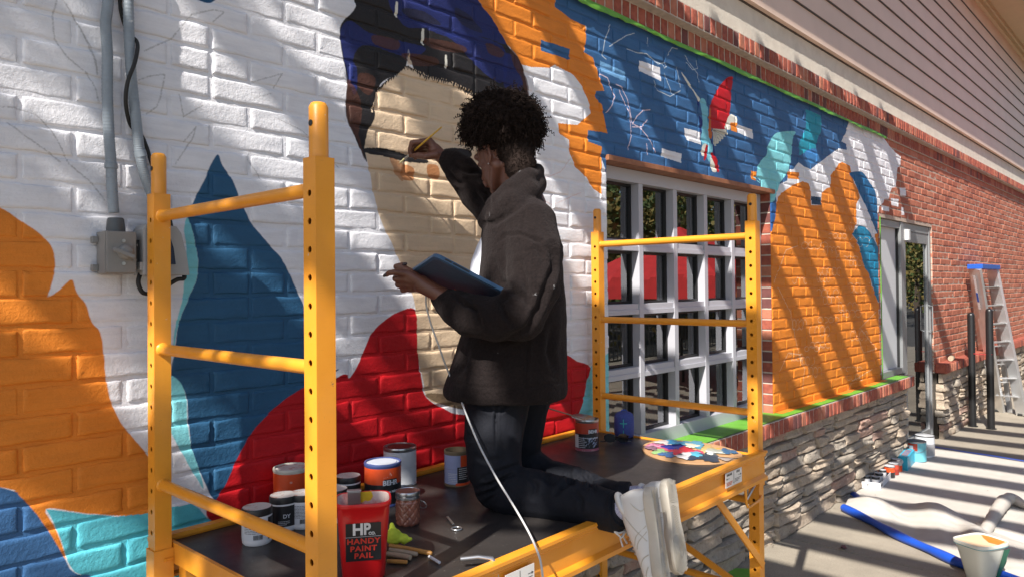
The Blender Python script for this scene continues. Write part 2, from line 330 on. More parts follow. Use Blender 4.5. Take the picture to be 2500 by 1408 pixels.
for pts in ([(140, 0), (130, 40), (135, 95), (165, 140), (215, 180), (235, 215), (242, 250)], [(155, 0), (180, 40), (210, 90), (235, 150), (240, 185)], [(190, 60), (225, 115), (240, 180)], [(35, 262), (90, 280), (125, 315), (150, 360), (170, 400), (230, 450), (258, 490)], [(20, 300), (60, 330), (110, 365), (150, 395)], [(355, 125), (420, 95), (470, 35), (520, 25), (548, 30), (520, 55)],
            [(340, 195), (370, 185), (404, 182), (398, 220), (385, 260), (360, 278)], [(440, 150), (470, 165), (500, 160)], [(440, 230), (450, 285), (500, 255)], [(450, 345), (480, 310), (470, 340), (430, 400)], [(620, 200), (690, 180), (670, 215)], [(620, 240), (665, 228)], [(680, 290), (740, 320), (830, 410)], [(600, 380), (640, 440)], [(1310, 480), (1350, 500), (1420, 470)], [(1320, 440), (1370, 420), (1400, 380)], [(0, 260), (40, 262)]):
    stroke(pts, GR if pts[0][0] < 1200 else (.70, .45, .42), .62, .42, .6)
# where the paint stops on the right the bricks are bare
bare = T(1880, 260, 4.693, [(1290, 330), (1320, 385), (1370, 450), (1440, 530), (1500, 575), (1485, 690), (1462, 700), (1455, 800), (1442, 925), (1400, 930), (1370, 1010), (1360, 1060), (1312, 1060), (1300, 1100), (1250, 1150), (1236, 1240)])
pb = wallpts(bare); poly = np.concatenate([[[IW+9, IH+9], [pb[0, 0], IH+9]], pb, [[pb[-1, 0], -9], [IW+9, -9]]])
fill(poly, (0, 0, 0), wall=True, sm=False, a=0, alpha=0)
for pts in ([(1488, 930), (1555, 935), (1560, 1025), (1495, 1020)], [(1383, 1050), (1475, 1062), (1472, 1150), (1390, 1130)], [(1283, 1130), (1367, 1150), (1367, 1205), (1285, 1190)], [(1508, 1150), (1532, 1160), (1542, 1240), (1510, 1245)], [(1440, 530), (1497, 575), (1492, 690), (1440, 690)]):
    fill(T(1880, 260, 4.693, pts), WHITE, sm=False)
IMG[:, -3:, 3] = 0
img = bpy.data.images.new('mural_paint', IW, IH, alpha=True, float_buffer=True); img.colorspace_settings.name = 'Non-Color'
img.alpha_mode = 'CHANNEL_PACKED'
img.pixels.foreach_set(IMG.reshape(-1)); img.update(); img.pack()

def wall_mat(name, mortar=False):
    m_, n, p = newmat(name); g = N(n, 'ShaderNodeNewGeometry')
    wob = noise(n, g.outputs['Position'], 28, 3, .6); ad = N(n, 'ShaderNodeVectorMath', operation='MULTIPLY_ADD')
    n.links.new(wob.outputs['Color'], ad.inputs[0]); ad.inputs[1].default_value = (.0045, .0, .0045)
    n.links.new(g.outputs['Position'], ad.inputs[2])
    sx = N(n, 'ShaderNodeSeparateXYZ'); n.links.new(ad.outputs[0], sx.inputs[0])
    u = N(n, 'ShaderNodeMapRange', clamp=False); u.inputs['From Min'].default_value = WX0; u.inputs['From Max'].default_value = WX1; n.links.new(sx.outputs[0], u.inputs[0])
    v = N(n, 'ShaderNodeMapRange', clamp=False); v.inputs['From Min'].default_value = WZ0+H; v.inputs['From Max'].default_value = WZ1+H; n.links.new(sx.outputs[2], v.inputs[0])
    cb = N(n, 'ShaderNodeCombineXYZ'); n.links.new(u.outputs[0], cb.inputs[0]); n.links.new(v.outputs[0], cb.inputs[1])
    im = N(n, 'ShaderNodeTexImage', extension='EXTEND', interpolation='Linear'); im.image = img; n.links.new(cb.outputs[0], im.inputs[0])
    P = g.outputs['Position']
    # bare brick: one tone per brick, from its place in the bond
    s2 = N(n, 'ShaderNodeSeparateXYZ'); n.links.new(P, s2.inputs[0])
    def M_(op, a, b=None):
        x = N(n, 'ShaderNodeMath', operation=op)
        for i, q in enumerate((a, b)):
            if q is None: continue
            if isinstance(q, (int, float)): x.inputs[i].default_value = q
            else: n.links.new(q, x.inputs[i])
        return x.outputs[0]
    row = M_('FLOOR', M_('DIVIDE', M_('SUBTRACT', s2.outputs[2], ZJ+H), CRS))
    par = M_('MULTIPLY', M_('MODULO', M_('ADD', row, 100.0), 2.0), .5)
    colx = M_('FLOOR', M_('ADD', M_('DIVIDE', M_('SUBTRACT', s2.outputs[0], XJ), BL), par))
    c3 = N(n, 'ShaderNodeCombineXYZ'); n.links.new(row, c3.inputs[0]); n.links.new(colx, c3.inputs[1])
    wn = N(n, 'ShaderNodeTexWhiteNoise', noise_dimensions='3D'); n.links.new(c3.outputs[0], wn.inputs[0])
    br = ramp(n, wn.outputs[0], [(0, (.26, .075, .05)), (.2, (.40, .125, .075)), (.8, (.50, .175, .105)), (1, (.54, .22, .14))])
    br = mix(n, .35, br, ramp(n, noise(n, P, 30, 5, .7).outputs[0], [(.3, (.28, .09, .055)), (.7, (.56, .21, .13))]))
    if mortar: br = ramp(n, noise(n, P, 40, 5, .7).outputs[0], [(.3, (.38, .29, .23)), (.7, (.55, .44, .36))])
    base = mix(n, im.outputs[1], br, im.outputs[0])
    dirt = ramp(n, noise(n, P, 5, 6, .65).outputs[0], [(.3, (.88, .88, .88)), (.62, (1, 1, 1))])
    base = mix(n, 1.0, base, dirt, 'MULTIPLY')
    mp2 = N(n, 'ShaderNodeMapping'); mp2.inputs['Scale'].default_value = (7, 7, 55); mp2.inputs['Rotation'].default_value = (0, .12, 0); n.links.new(P, mp2.inputs['Vector'])
    base = mix(n, 1.0, base, ramp(n, noise(n, mp2.outputs[0], 1.0, 7, .7).outputs[0], [(.28, (.86, .86, .87)), (.5, (.98, .98, .98)), (.7, (1.05, 1.05, 1.04))]), 'MULTIPLY')
    chip = noise(n, P, 48, 6, .8); base = mix(n, ramp(n, chip.outputs[0], [(.705, (0, 0, 0)), (.72, (.75, .75, .75))]), base, (.20, .16, .14))
    n.links.new(base, p.inputs['Base Color']); p.inputs['Roughness'].default_value = .5
    rr = N(n, 'ShaderNodeMapRange'); n.links.new(im.outputs[1], rr.inputs[0]); rr.inputs['To Min'].default_value = .9; rr.inputs['To Max'].default_value = .62; p.inputs['Specular IOR Level'].default_value = .32; n.links.new(rr.outputs[0], p.inputs['Roughness'])
    rid = noise(n, P, 55, 5, .6); rg_ = ramp(n, rid.outputs[0], [(.40, (0, 0, 0)), (.50, (1, 1, 1)), (.60, (0, 0, 0))])
    bump(n, p, [(noise(n, P, 24, 2, .5).outputs[0], .14, .005), (rg_, .20, .0014), (noise(n, P, 95, 5, .7).outputs[0], .55, .0034)])
    return m_
# ------------------------------------------------------------------ masonry
M['wall'] = wall_mat('painted_brick'); M['wallmortar'] = wall_mat('painted_mortar', True)
X0, X1 = -1.2, 15.6
WIN = (2.700, 4.450, -.815, .588); DOR = (6.585, 8.235, -9, .565)   # openings x0,x1,z0,z1
def brickgrid(L, Hh, Dp, nx=10, nz=4, seed=0, amp=.0006, edge=.0018, irr=.0016, back=.02):
    r = np.random.default_rng(seed)
    def ax(h, n, m): return np.concatenate([[-h, -h+.0022, -h+.0050], np.linspace(-h+m, h-m, n), [h-.0050, h-.0022, h]])
    xs = ax(L/2, nx, .014 if L > .1 else .012); zs = ax(Hh/2, nz, .011)
    gx, gz = np.meshgrid(xs, zs, indexing='ij'); P = np.stack([gx, np.zeros_like(gx), gz], -1); sh = gx.shape
    P[..., 1] += r.normal(0, amp, sh)+.0009*np.sin(gx*r.uniform(15, 40)+r.uniform(0, 6))+.0007*np.sin(gz*r.uniform(40, 90)+r.uniform(0, 6))
    ex = np.zeros(sh); ex[:2] = ex[-2:] = 1; ex[:, :2] = 1; ex[:, -2:] = 1
    wx = r.normal(0, irr*.45, sh[0])+.0010*np.sin(xs*r.uniform(30, 70)+r.uniform(0, 6)); wx2 = r.normal(0, irr*.45, sh[0])+.0010*np.sin(xs*r.uniform(30, 70)+r.uniform(0, 6))
    wz = r.normal(0, irr*.5, sh[1]); wz2 = r.normal(0, irr*.5, sh[1])
    P[:, :3, 2] += wx[:, None]; P[:, -3:, 2] += wx2[:, None]; P[:3, :, 0] += wz[None]; P[-3:, :, 0] += wz2[None]
    P[0, :, 1] = P[-1, :, 1] = edge+.0015; P[:, 0, 1] = P[:, -1, 1] = edge+.0015
    for s_ in (np.s_[1, 1:-1], np.s_[-2, 1:-1], np.s_[1:-1, 1], np.s_[1:-1, -2]): P[s_+(1,)] = np.maximum(P[s_+(1,)], .0008)+r.uniform(0, .0010, P[s_+(1,)].shape)
    a, b = sh; mb = MB(); mb.grid(P)
    ring = [(i, 0) for i in range(a)]+[(a-1, j) for j in range(1, b)]+[(i, b-1) for i in range(a-2, -1, -1)]+[(0, j) for j in range(b-2, 0, -1)]
    v = np.array([P[i, j] for i, j in ring]); w = v.copy(); w[:, 1] = back; n = len(ring)
    mb.add(np.concatenate([v, w]), [(i, (i+1) % n, n+(i+1) % n, n+i) for i in range(n)])
    return mb
def mesh_of(mb, name, mt, sm=50):
    me = mb.mesh(name); bm = bmesh.new(); bm.from_mesh(me); bmesh.ops.remove_doubles(bm, verts=bm.verts, dist=1e-5)
    bmesh.ops.recalc_face_normals(bm, faces=bm.faces)
    # outward = towards -Y
    s_ = sum(f.normal.y*f.calc_area() for f in bm.faces)
    if s_ > 0: bmesh.ops.reverse_faces(bm, faces=bm.faces)
    bm.to_mesh(me); bm.free(); smooth(me, sm); me.materials.append(mt); return me
def inst(me, name, parent, loc, scale=(1, 1, 1), rot=None):
    o = bpy.data.objects.new(name, me); COL.objects.link(o); o.parent = parent
    o.location = Vector(loc)-wloc(parent); o.scale = scale
    if rot is not None: o.rotation_euler = rot
    return o
def join_inst(items, name, parent, mt, sm=50):
    """items: (mesh, loc, scale, rot) -> one mesh"""
    V, F, n = [], [], 0; cache = {}
    for me, loc, sc, rot in items:
        if me.name not in cache:
            a = np.empty(len(me.vertices)*3); me.vertices.foreach_get('co', a); cache[me.name] = (a.reshape(-1, 3), [tuple(p.vertices) for p in me.polygons])
        v, f = cache[me.name]; v = v*np.asarray(sc)
        if rot is not None: v = v@np.array(Matrix.Rotation(rot[1], 3, 'Y')).T
        V.append(v+np.asarray(loc)); F += [tuple(i+n for i in q) for q in f]; n += len(v)
    me = bpy.data.meshes.new(name); me.from_pydata((np.concatenate(V)-np.array(wloc(parent))).tolist(), [], F); smooth(me, sm); me.materials.append(mt)
    o = bpy.data.objects.new(name, me); COL.objects.link(o); o.parent = parent; return tag(o, kind='stuff')
def seen(loc, span):
    P = np.asarray(loc, float); d = P@CF
    if d < .2: return -1/(1+abs(d))
    x, y = px(P)
    if -60 < x < 2560 and -60 < y < 1470: return span/d
    return -1e3
def place(items, name, parent, mt, limit=300):
    """items: (mesh, loc, scale, rot, size); the largest in view become parts, the rest one stuff part"""
    sc_ = [seen(i[1], i[4]) for i in items]; order = sorted(range(len(items)), key=lambda k: -sc_[k])
    keep = [k for k in order[:limit] if sc_[k] > 0]; ks = set(keep)
    for k in keep: inst(items[k][0], name, parent, items[k][1], items[k][2], items[k][3])
    rest = [items[k][:4] for k in range(len(items)) if k not in ks]
    if rest: join_inst(rest, name+'_field' if False else name, parent, mt)

wall = thing('brick_wall', 'long brick wall, mural-painted at left and bare red brick at right', 'wall', (3.0, YW, -.905))
VB = [mesh_of(brickgrid(BL-.010, CRS-.0095, .02, seed=s_), 'brick', M['wall']) for s_ in range(10)]
VH = [mesh_of(brickgrid(BL/2-.010, CRS-.0095, .02, nx=5, seed=50+s_), 'brick', M['wall']) for s_ in range(6)]
VS = [mesh_of(brickgrid(BL-.010, CRS-.0095, .02, nx=5, nz=2, seed=80+s_), 'brick', M['wall']) for s_ in range(5)]
items = []
for n_ in range(-19, 13):
    z = ZJ-CRS*(n_+.5)
    if z < -.90: continue
    odd = n_ % 2; x = XJ+(0 if odd else BL/2)-BL*9
    hit = [o for o in (WIN, DOR) if o[2]-.02 < z < o[3]]
    segs = [(X0, X1)]
    for o in hit: segs = [t for a, b in segs for t in ((a, min(b, o[0])), (max(a, o[1]), b)) if t[1] > t[0]]
    while x < X1:
        for a, b in segs:
            l, r_ = max(x+.005, a), min(x+BL-.005, b)
            if r_-l < .03: continue
            full = (r_-l) > BL*.9
            if full and rng.random() < .05 and x < 7:      # a few bricks are laid as two short ones
                for q in (0, 1): items.append((random.choice(VH), (x+BL*(.25+.5*q), YW+rng.uniform(-.001, .002), z), (1, 1, 1), None, BL/2))
            else:
                me = random.choice(VB if x < 7.2 else VS) if full else random.choice(VH)
                L0 = BL-.010 if full else BL/2-.010
                items.append((me, ((l+r_)/2, YW+rng.uniform(-.0015, .0025), z+rng.normal(0, .0008)), ((r_-l)/L0, 1, 1), (0, rng.normal(0, .002), 0), r_-l))
        x += BL
place(items, 'brick', wall, M['wall'])
mb = MB()
MD = lambda x: .0065
for a, b, c, d in ((X0, WIN[0], -.905, 1.262), (WIN[0], WIN[1], WIN[3], 1.262), (WIN[0], WIN[1], -.905, WIN[2]), (WIN[1], DOR[0], -.905, 1.262), (DOR[0], DOR[1], DOR[3], 1.262), (DOR[1], X1, -.905, 1.262)):
    mb.box(a, b, YW+(.0044 if a < 6 and not (a == DOR[0]) else .0034), YW+.14, c, d)
mb.build('mortar', M['wallmortar'], wall)
# bare brick window jamb at the right side of the window
M['redbrick'] = mat('red_brick', (.36, .095, .055), .85, var=.3, nscale=30, col2=(.22, .05, .035), bmp=.6, bscale=90, loc=False)
M['darkbrick'] = mat('dark_brick', (.15, .05, .045), .85, nscale=30, bmp=.6, bscale=90, loc=False)
M['paleb'] = mat('pale_red_brick', (.45, .16, .095), .85, nscale=30, bmp=.6, bscale=90, loc=False)
M['mortar'] = mat('pale_mortar', (.55, .47, .40), .95, nscale=25, bmp=.7, bscale=80, loc=False)
# rowlock cornice, two courses, the upper one stepping forward
RB = []
for s_ in range(6):
    RB.append(mesh_of(brickgrid(.057, .086, .05, nx=2, nz=4, seed=200+s_, back=.06, edge=.003, irr=.0022), 'rowlock_brick', M[('redbrick', 'paleb', 'redbrick', 'redbrick', 'darkbrick', 'paleb')[s_]]))
corn = thing('brick_cornice', 'double row of upright red bricks above the green masking tape', 'cornice', (3, 1.95, 1.262))
items = []
for x in np.arange(X0, X1, CRS):
    items.append((RB[rng.choice(6, p=[.3, .15, .2, .15, .1, .1])], (x, 1.9495+rng.uniform(-.0012, .0006), 1.3095), (1, 1, 1), (0, rng.normal(0, .008), 0), .09))
    items.append((RB[rng.choice(6, p=[.3, .15, .2, .15, .1, .1])], (x+.02, 1.9045+rng.uniform(-.0015, .0008), 1.4095), (1, 1, 1), (0, rng.normal(0, .008), 0), .09))
place(items, 'rowlock_brick', corn, M['redbrick'])
mb = MB(); mb.box(X0, X1, 1.9535, 2.1, 1.2622, 1.360); mb.box(X0, X1, 1.9085, 2.1, 1.3602, 1.457); mb.build('mortar', M['mortar'], corn)
M['stucco'] = mat('stucco', (.66, .60, .51), .9, nscale=12, col2=(.58, .52, .44), bmp=.5, bscale=70, loc=False)
band = thing('stucco_band', 'rough cream stucco band between the cornice and the siding', 'wall', (3, 1.965, 1.457))
mb = MB(); g = np.stack(np.meshgrid(np.linspace(X0, X1, 500), np.linspace(1.4575, 1.69, 14), indexing='ij'), -1)
P = np.stack([g[..., 0], 1.962+rng.normal(0, .0005, g.shape[:2]), g[..., 1]], -1); mb.grid(P); mb.box(X0, X1, 1.97, 2.1, 1.4575, 1.69)
mb.build('stucco', M['stucco'], band, sm=60)
# lap siding and eave
M['siding'] = mat('siding', (.74, .555, .45), .6, var=.04, nscale=3, bmp=.15, bscale=40, loc=False)
M['shade_sheathing'] = mat('dark_shade_and_sheathing', (.07, .055, .05), .6, loc=False); M['tan'] = mat('tan_soffit', (.56, .47, .30), .6, var=.03, loc=False)
sid = thing('siding_wall', 'pinkish grey lap siding boards under the eave', 'siding', (3, 1.95, 1.69))
zs = [1.735, 1.9165, 2.051, 2.215, 2.391, 2.55, 2.715, 2.877, 3.045, 3.223, 3.41]
zs = list(np.linspace(1.735, 3.41, 11))
for k in range(10):
    off = [0, 1.7, 3.1][k % 3]; x = X0-off
    while x < X1:
        a, b = max(x, X0)+.001, min(x+4.88, X1)-.001
        if b > a+.1:
            z0, z1 = zs[k], zs[k+1]+.018; mb = MB()
            mb.add([(a, 1.930, z0), (b, 1.930, z0), (b, 1.946, z1), (a, 1.946, z1), (a, 1.940, z0), (b, 1.940, z0), (b, 1.955, z1), (a, 1.955, z1)], [(0,1,2,3),(4,5,1,0),(4,7,6,5),(1,5,6,2),(0,3,7,4),(3,2,6,7)])
            mb.build('siding_board', M['siding'], sid)
            MB().box(a, b, 1.9325, 1.950, z0-.0075, z0-.0004).build('painted_shadow_line', M['shade_sheathing'], sid)  # dark strip under the board lip, painted-in shadow line of the lap
        x += 4.88
mb = MB(); mb.box(X0, X1, 1.957, 2.1, 1.6905, 3.6); mb.build('sheathing', M['shade_sheathing'], sid)
mb = MB(); mb.box(X0, X1, 1.925, 1.9565, 1.702, 1.733); mb.build('starter_strip', M['siding'], sid)
mb = MB(); mb.box(X0, X1, 1.905, 1.9565, 3.43, 3.56); mb.box(X0, X1, 1.88, 1.9045, 3.50, 3.56); mb.build('frieze_board', M['tan'], sid)
eave = thing('roof_eave', 'tan soffit of the roof overhang above the siding', 'roof', (3, 1.7, 3.55))
mb = MB(); mb.box(X0, X1, 1.46, 2.1, 3.561, 3.60); mb.build('soffit', M['tan'], eave)
mb = MB(); mb.box(X0, X1, 1.42, 1.459, 3.42, 3.66); mb.build('fascia', M['tan'], eave)

# green masking tape under the cornice, on the sill and beside the door
M['tape'] = mat('green_tape', (.13, .36, .035), .55, var=.08, nscale=20, bmp=.5, bscale=50, loc=False)
tp = thing('masking_tape', 'bright green masking tape strip along the bottom of the brick cornice', 'tape', (4.6, 1.945, 1.262))
xs = np.linspace(X0, 6.72, 260); z0 = 1.243+.004*np.sin(xs*9)+rng.normal(0, .0015, 260); z1 = 1.268+.003*np.sin(xs*5+1)
P = np.stack([np.stack([xs, 1.941+rng.normal(0, .002, 260), z0], -1), np.stack([xs, 1.938+.003*np.sin(xs*40), (z0+z1)/2], -1), np.stack([xs, 1.944+rng.normal(0, .001, 260), z1], -1)], 0)
MB().grid(P).build('tape_strip', M['tape'], tp, sm=60)
SX1 = 7.09
tp2 = thing('masking_tape', 'green masking tape laid flat on the brick window sill', 'tape', (4.6, 1.9, -.812))
mb = MB(); mb.grid(np.stack([np.stack([np.linspace(1.2, 6.98, 160), 1.862+.002*np.sin(np.linspace(0, 60, 160)), np.full(160, -.8085)], -1), np.stack([np.linspace(1.2, 6.98, 160), np.full(160, 1.91), -.8080+rng.uniform(0, .0012, 160)], -1), np.stack([np.linspace(1.2, 6.98, 160), np.full(160, 1.9625), np.full(160, -.8075)], -1)], 0))
mb.box(2.705, 4.435, 1.9627, 2.029, -.814, -.8077); mb.build('tape_strip', M['tape'], tp2)
mb = MB(); mb.box(6.580, 6.590, 1.958, 1.9635, -.80, .57); o = mb.build('tape_edge', M['tape'], None); tag(o, 'thin vertical line of green tape beside the white door panel', 'tape')

q_ = MB(); xs = np.linspace(4.46, 6.578, 90); q_.grid(np.stack([np.stack([xs, 1.918+.004*np.sin(xs*23)+rng.normal(0, .002, 90), np.full(90, -.8066)], -1), np.stack([xs, np.full(90, 1.9626), np.full(90, -.8056)], -1)], 0)); M['orpaint'] = mat('orange_wall_paint', (.72, .22, .022), .5, loc=False)
o = q_.build('paint_edge', M['orpaint'], tp2)
# brick sill on the stone plinth
def sill(x0, x1, label, yf):
    s_ = thing('brick_sill', label, 'sill', ((x0+x1)/2, 1.9, -.905)); it = []
    for x in np.arange(x0+.034, x1-.02, CRS): it.append((RB[rng.choice(6, p=[.28, .16, .22, .18, .04, .12])], (x, yf+rng.uniform(-.0015, .0008), -.861), (1, 1, 1), (0, rng.normal(0, .01), 0), .09))
    return s_, it
sl1, it = sill(X0, SX1, 'brick sill ledge of upright bricks running under the window to the door', 1.852)
place(it, 'rowlock_brick', sl1, M['redbrick'])
mb = MB(); mb.box(X0, SX1-.004, 1.8568, 1.9632, -.903, -.8145); mb.box(X0, SX1-.03, 1.9634, 2.1, -.903, -.8165); mb.build('mortar', M['mortar'], sl1)
mb = MB()
for k in range(3): mb.box(SX1-.003, SX1+.012, 1.862+k*.068, 1.862+k*.068+.058, -.902, -.813)
mb.build('end_brick', M['redbrick'], sl1, bevel=.003)
sl2, it = sill(8.26, X1, 'brick sill ledge beyond the glass door, behind the ladder', 1.86)
place(it, 'rowlock_brick', sl2, M['redbrick'])
mb = MB(); mb.box(8.263, X1, 1.867, 2.1, -.903, -.8115); mb.box(8.252, 8.2625, 1.865, 1.96, -.902, -.813); mb.build('mortar', M['redbrick'], sl2)

# stone plinth
def stone_mat(name, col, col2, col3):
    m_, n, p = newmat(name); v = posn(n)
    a = ramp(n, noise(n, v, 9, 6, .65).outputs[0], [(.3, col2), (.6, col)])
    c = mix(n, ramp(n, noise(n, v, 30, 5, .7).outputs[0], [(.45, (0, 0, 0)), (.7, (.8, .8, .8))]), a, col3)
    c = mix(n, ramp(n, noise(n, v, 70, 4, .6).outputs[0], [(.62, (0, 0, 0)), (.68, (.7, .7, .7))]), c, (.10, .085, .07))
    n.links.new(c, p.inputs['Base Color']); p.inputs['Roughness'].default_value = .9
    bump(n, p, [(noise(n, v, 26, 6, .65).outputs[0], .8, .016), (noise(n, v, 110, 4, .7).outputs[0], .8, .005)]); return m_
ST = [stone_mat('tan_stone', (.43, .345, .26), (.30, .235, .18), (.50, .42, .32)), stone_mat('grey_stone', (.34, .295, .24), (.24, .205, .17), (.43, .37, .30)), stone_mat('rose_stone', (.40, .255, .20), (.30, .18, .14), (.46, .36, .29))]
def stone_mesh(seed, mt):
    r = np.random.default_rng(seed); nx, nz = 12, 7
    xs = np.concatenate([[-.5, -.485, -.46], np.linspace(-.42, .42, nx-6), [.46, .485, .5]]); zs_ = np.array([-.5, -.46, -.40, -.2, 0, .2, .40, .46, .5]); gx, gz = np.meshgrid(xs, zs_, indexing='ij'); nz = len(zs_)
    fac = .25*np.sin(gx*r.uniform(3, 7)+r.uniform(0, 6))+.22*np.sin(gz*r.uniform(3, 6)+gx*r.uniform(-5, 5)+r.uniform(0, 6)); fac = np.round(fac*3.2)/3.2*.6+fac*.4
    y = -.85+fac*.8+r.normal(0, .05, gx.shape)
    gz2 = gz+.03*np.sin(gx*r.uniform(4, 9)+r.uniform(0, 6))*np.sign(gz)+.02*np.sin(gx*r.uniform(3, 8)+r.uniform(0, 6)); gx2 = gx+.018*np.sin(gz*7+r.uniform(0, 6))+r.normal(0, .004, gx.shape)
    for s_ in (np.s_[1, :], np.s_[-2, :]): y[s_] = np.maximum(y[s_], -.65)+.15
    for s_ in (np.s_[:, 1], np.s_[:, -2]): y[s_] = np.maximum(y[s_], -.75)+.22*r.random(nx)
    y[0, :] = 1; y[-1, :] = 1; y[:, 0] = 1; y[:, -1] = 1
    return mesh_of(MB().grid(np.stack([gx2, y, gz2], -1)), 'stone', mt, 38)
SV = [[stone_mesh(300+10*k+j, ST[k]) for j in range(6)] for k in range(3)]
stw = thing('stone_plinth', 'rough ledgestone base wall below the brick sill', 'wall', (5, 1.95, -1.57))
items = []
def stones(x0, x1, rs):
    r = np.random.default_rng(rs); z = -1.575; rows = []
    while z < -.915:
        h = r.uniform(.058, .098)
        if -.91-z-h < .045: h = -.908-z
        rows.append((z, h)); z += h
    for z, h in rows:
        x = x0-r.uniform(0, .2)
        while x < x1:
            l = r.uniform(.15, .50); a, b = max(x, x0), min(x+l, x1)
            if b-a > .04:
                k = r.choice(3, p=[.55, .35, .10]); splits = 2 if (h > .078 and r.random() < .22) else 1
                for q in range(splits):
                    zz = z+h*(q+.5)/splits; dp = r.uniform(.022, .045)
                    items.append((SV[k][r.integers(6)], ((a+b)/2, 1.945-r.uniform(0, .026), zz), (b-a-.008, dp, h/splits-.007), (0, r.normal(0, .009), 0), b-a))
            x += l
stones(X0, SX1-.005, 5); stones(8.28, X1, 6)
place(items, 'stone', stw, ST[0])
M['joint'] = mat('dark_joint', (.06, .05, .04), .95, loc=False)
mb = MB(); mb.box(X0, SX1-.05, 1.958, 2.1, -1.58, -.9035); mb.box(8.29, X1, 1.958, 2.1, -1.58, -.9035); mb.build('backing', M['joint'], stw)
for k in range(8):     # stones of the end return beside the door
    pass

# ------------------------------------------------------------------ wood lintel, window
M['wood'] = mat('reddish_wood', (.30, .12, .055), .6, nscale=14, col2=(.20, .07, .03), bmp=.4, bscale=40, loc=False)
lt = MB().box(WIN[0]-.005, WIN[1]+.03, 1.950, 2.06, .577, .603).build('window_lintel', M['wood'], None, bevel=.003)
tag(lt, 'reddish brown wooden board along the top of the large window', 'lintel')
M['white'] = mat('white_aluminium', (.46, .46, .50), .35, var=.03, nscale=4, loc=False)
M['gasket'] = mat('black_gasket', (.012, .012, .013), .5)
m_, n, p = newmat('window_glass'); p.inputs['Base Color'].default_value = (.8, .85, .85, 1); p.inputs['Roughness'].default_value = .0
p.inputs['Transmission Weight'].default_value = 1; p.inputs['IOR'].default_value = 1.0
gl = N(n, 'ShaderNodeBsdfGlossy'); gl.inputs['Roughness'].default_value = .004; gl.inputs['Color'].default_value = (.95, .97, 1, 1)
tr = N(n, 'ShaderNodeBsdfTransparent'); tr.inputs[0].default_value = (.55, .6, .6, 1)
lw = N(n, 'ShaderNodeFresnel'); lw.inputs[0].default_value = 2.7
mx = N(n, 'ShaderNodeMixShader'); n.links.new(lw.outputs[0], mx.inputs[0]); n.links.new(tr.outputs[0], mx.inputs[1]); n.links.new(gl.outputs[0], mx.inputs[2])
n.links.new(mx.outputs[0], n.nodes['Material Output'].inputs[0]); M['glass'] = m_
win = thing('window', 'wide white framed window of twenty panes behind the scaffold', 'window', (3.55, 2.0, -.81))
wx0, wx1, wz0, wz1 = WIN[0]+.002, WIN[1]-.014, WIN[2]+.0015, WIN[3]-.013
FY0, FY1, GY = 2.030, 2.120, 2.088
mb = MB(); mb.box(wx0, wx0+.045, FY0, FY1, wz0, wz1); mb.box(wx1-.045, wx1, FY0, FY1, wz0, wz1)
mb.box(wx0+.0455, wx1-.0455, FY0, FY1, wz1-.062, wz1); mb.box(wx0+.0455, wx1-.0455, FY0, FY1, wz0, wz0+.075); mb.build('outer_frame', M['white'], win, bevel=.002)
nc, nr = 5, 4; iw = (wx1-wx0-.09); ih = (wz1-wz0-.137); cx = [wx0+.045+iw*k/nc for k in range(nc+1)]; cz = [wz0+.075+ih*k/nr for k in range(nr+1)]
mw = .038
for k in range(1, nc): MB().box(cx[k]-mw/2, cx[k]+mw/2, FY0+.002, FY1, wz0+.0755, wz1-.0625).build('mullion', M['white'], win, bevel=.002)
for j in range(1, nr):
    for k in range(nc):
        a = cx[k]+(mw/2 if k else 0)+.0005; b = cx[k+1]-(mw/2 if k < nc-1 else 0)-.0005
        mb = MB(); mb.box(a, b, FY0+.009, FY1, cz[j]-.026, cz[j]+.026); mb.box(a, b, FY0+.004, FY0+.0085, cz[j]-.026, cz[j]-.002); mb.build('transom', M['white'], win, bevel=.0015)
for j in range(nr):
    for k in range(nc):
        a = cx[k]+(mw/2 if k else 0)+.001; b = cx[k+1]-(mw/2 if k < nc-1 else 0)-.001
        c = cz[j]+(.026 if j else 0)+.001; d = cz[j+1]-(.026 if j < nr-1 else 0)-.001
        g_ = MB(); t_ = .012
        g_.box(a, a+t_, GY-.012, GY+.02, c, d); g_.box(b-t_, b, GY-.012, GY+.02, c, d); g_.box(a+t_, b-t_, GY-.012, GY+.02, c, c+t_); g_.box(a+t_, b-t_, GY-.012, GY+.02, d-t_, d)
        gk = g_.build('gasket', M['gasket'], win)
        MB().add([(a+t_, GY+rng.normal(0, .0006), c+t_), (b-t_, GY+rng.normal(0, .0006), c+t_), (b-t_, GY+rng.normal(0, .0006), d-t_), (a+t_, GY+rng.normal(0, .0006), d-t_)], [(0, 1, 2, 3)]).build('pane', M['glass'], win, fix=False)
# bare brick jamb right of the window
for n_ in range(-9, 12):
    z = ZJ-CRS*(n_+.5)
    if WIN[2]+.02 < z < WIN[3]-.02:
        q = MB().box(WIN[1]-.007, WIN[1]-.0005, 1.971, 2.1, z-.029, z+.029).build('brick', M[random.choice(['redbrick', 'redbrick', 'darkbrick', 'paleb'])], wall, bevel=.002)
MB().box(WIN[1]-.0035, WIN[1]-.0003, 1.9725, 2.1, WIN[2]+.003, WIN[3]-.014).build('mortar', M['mortar'], wall)
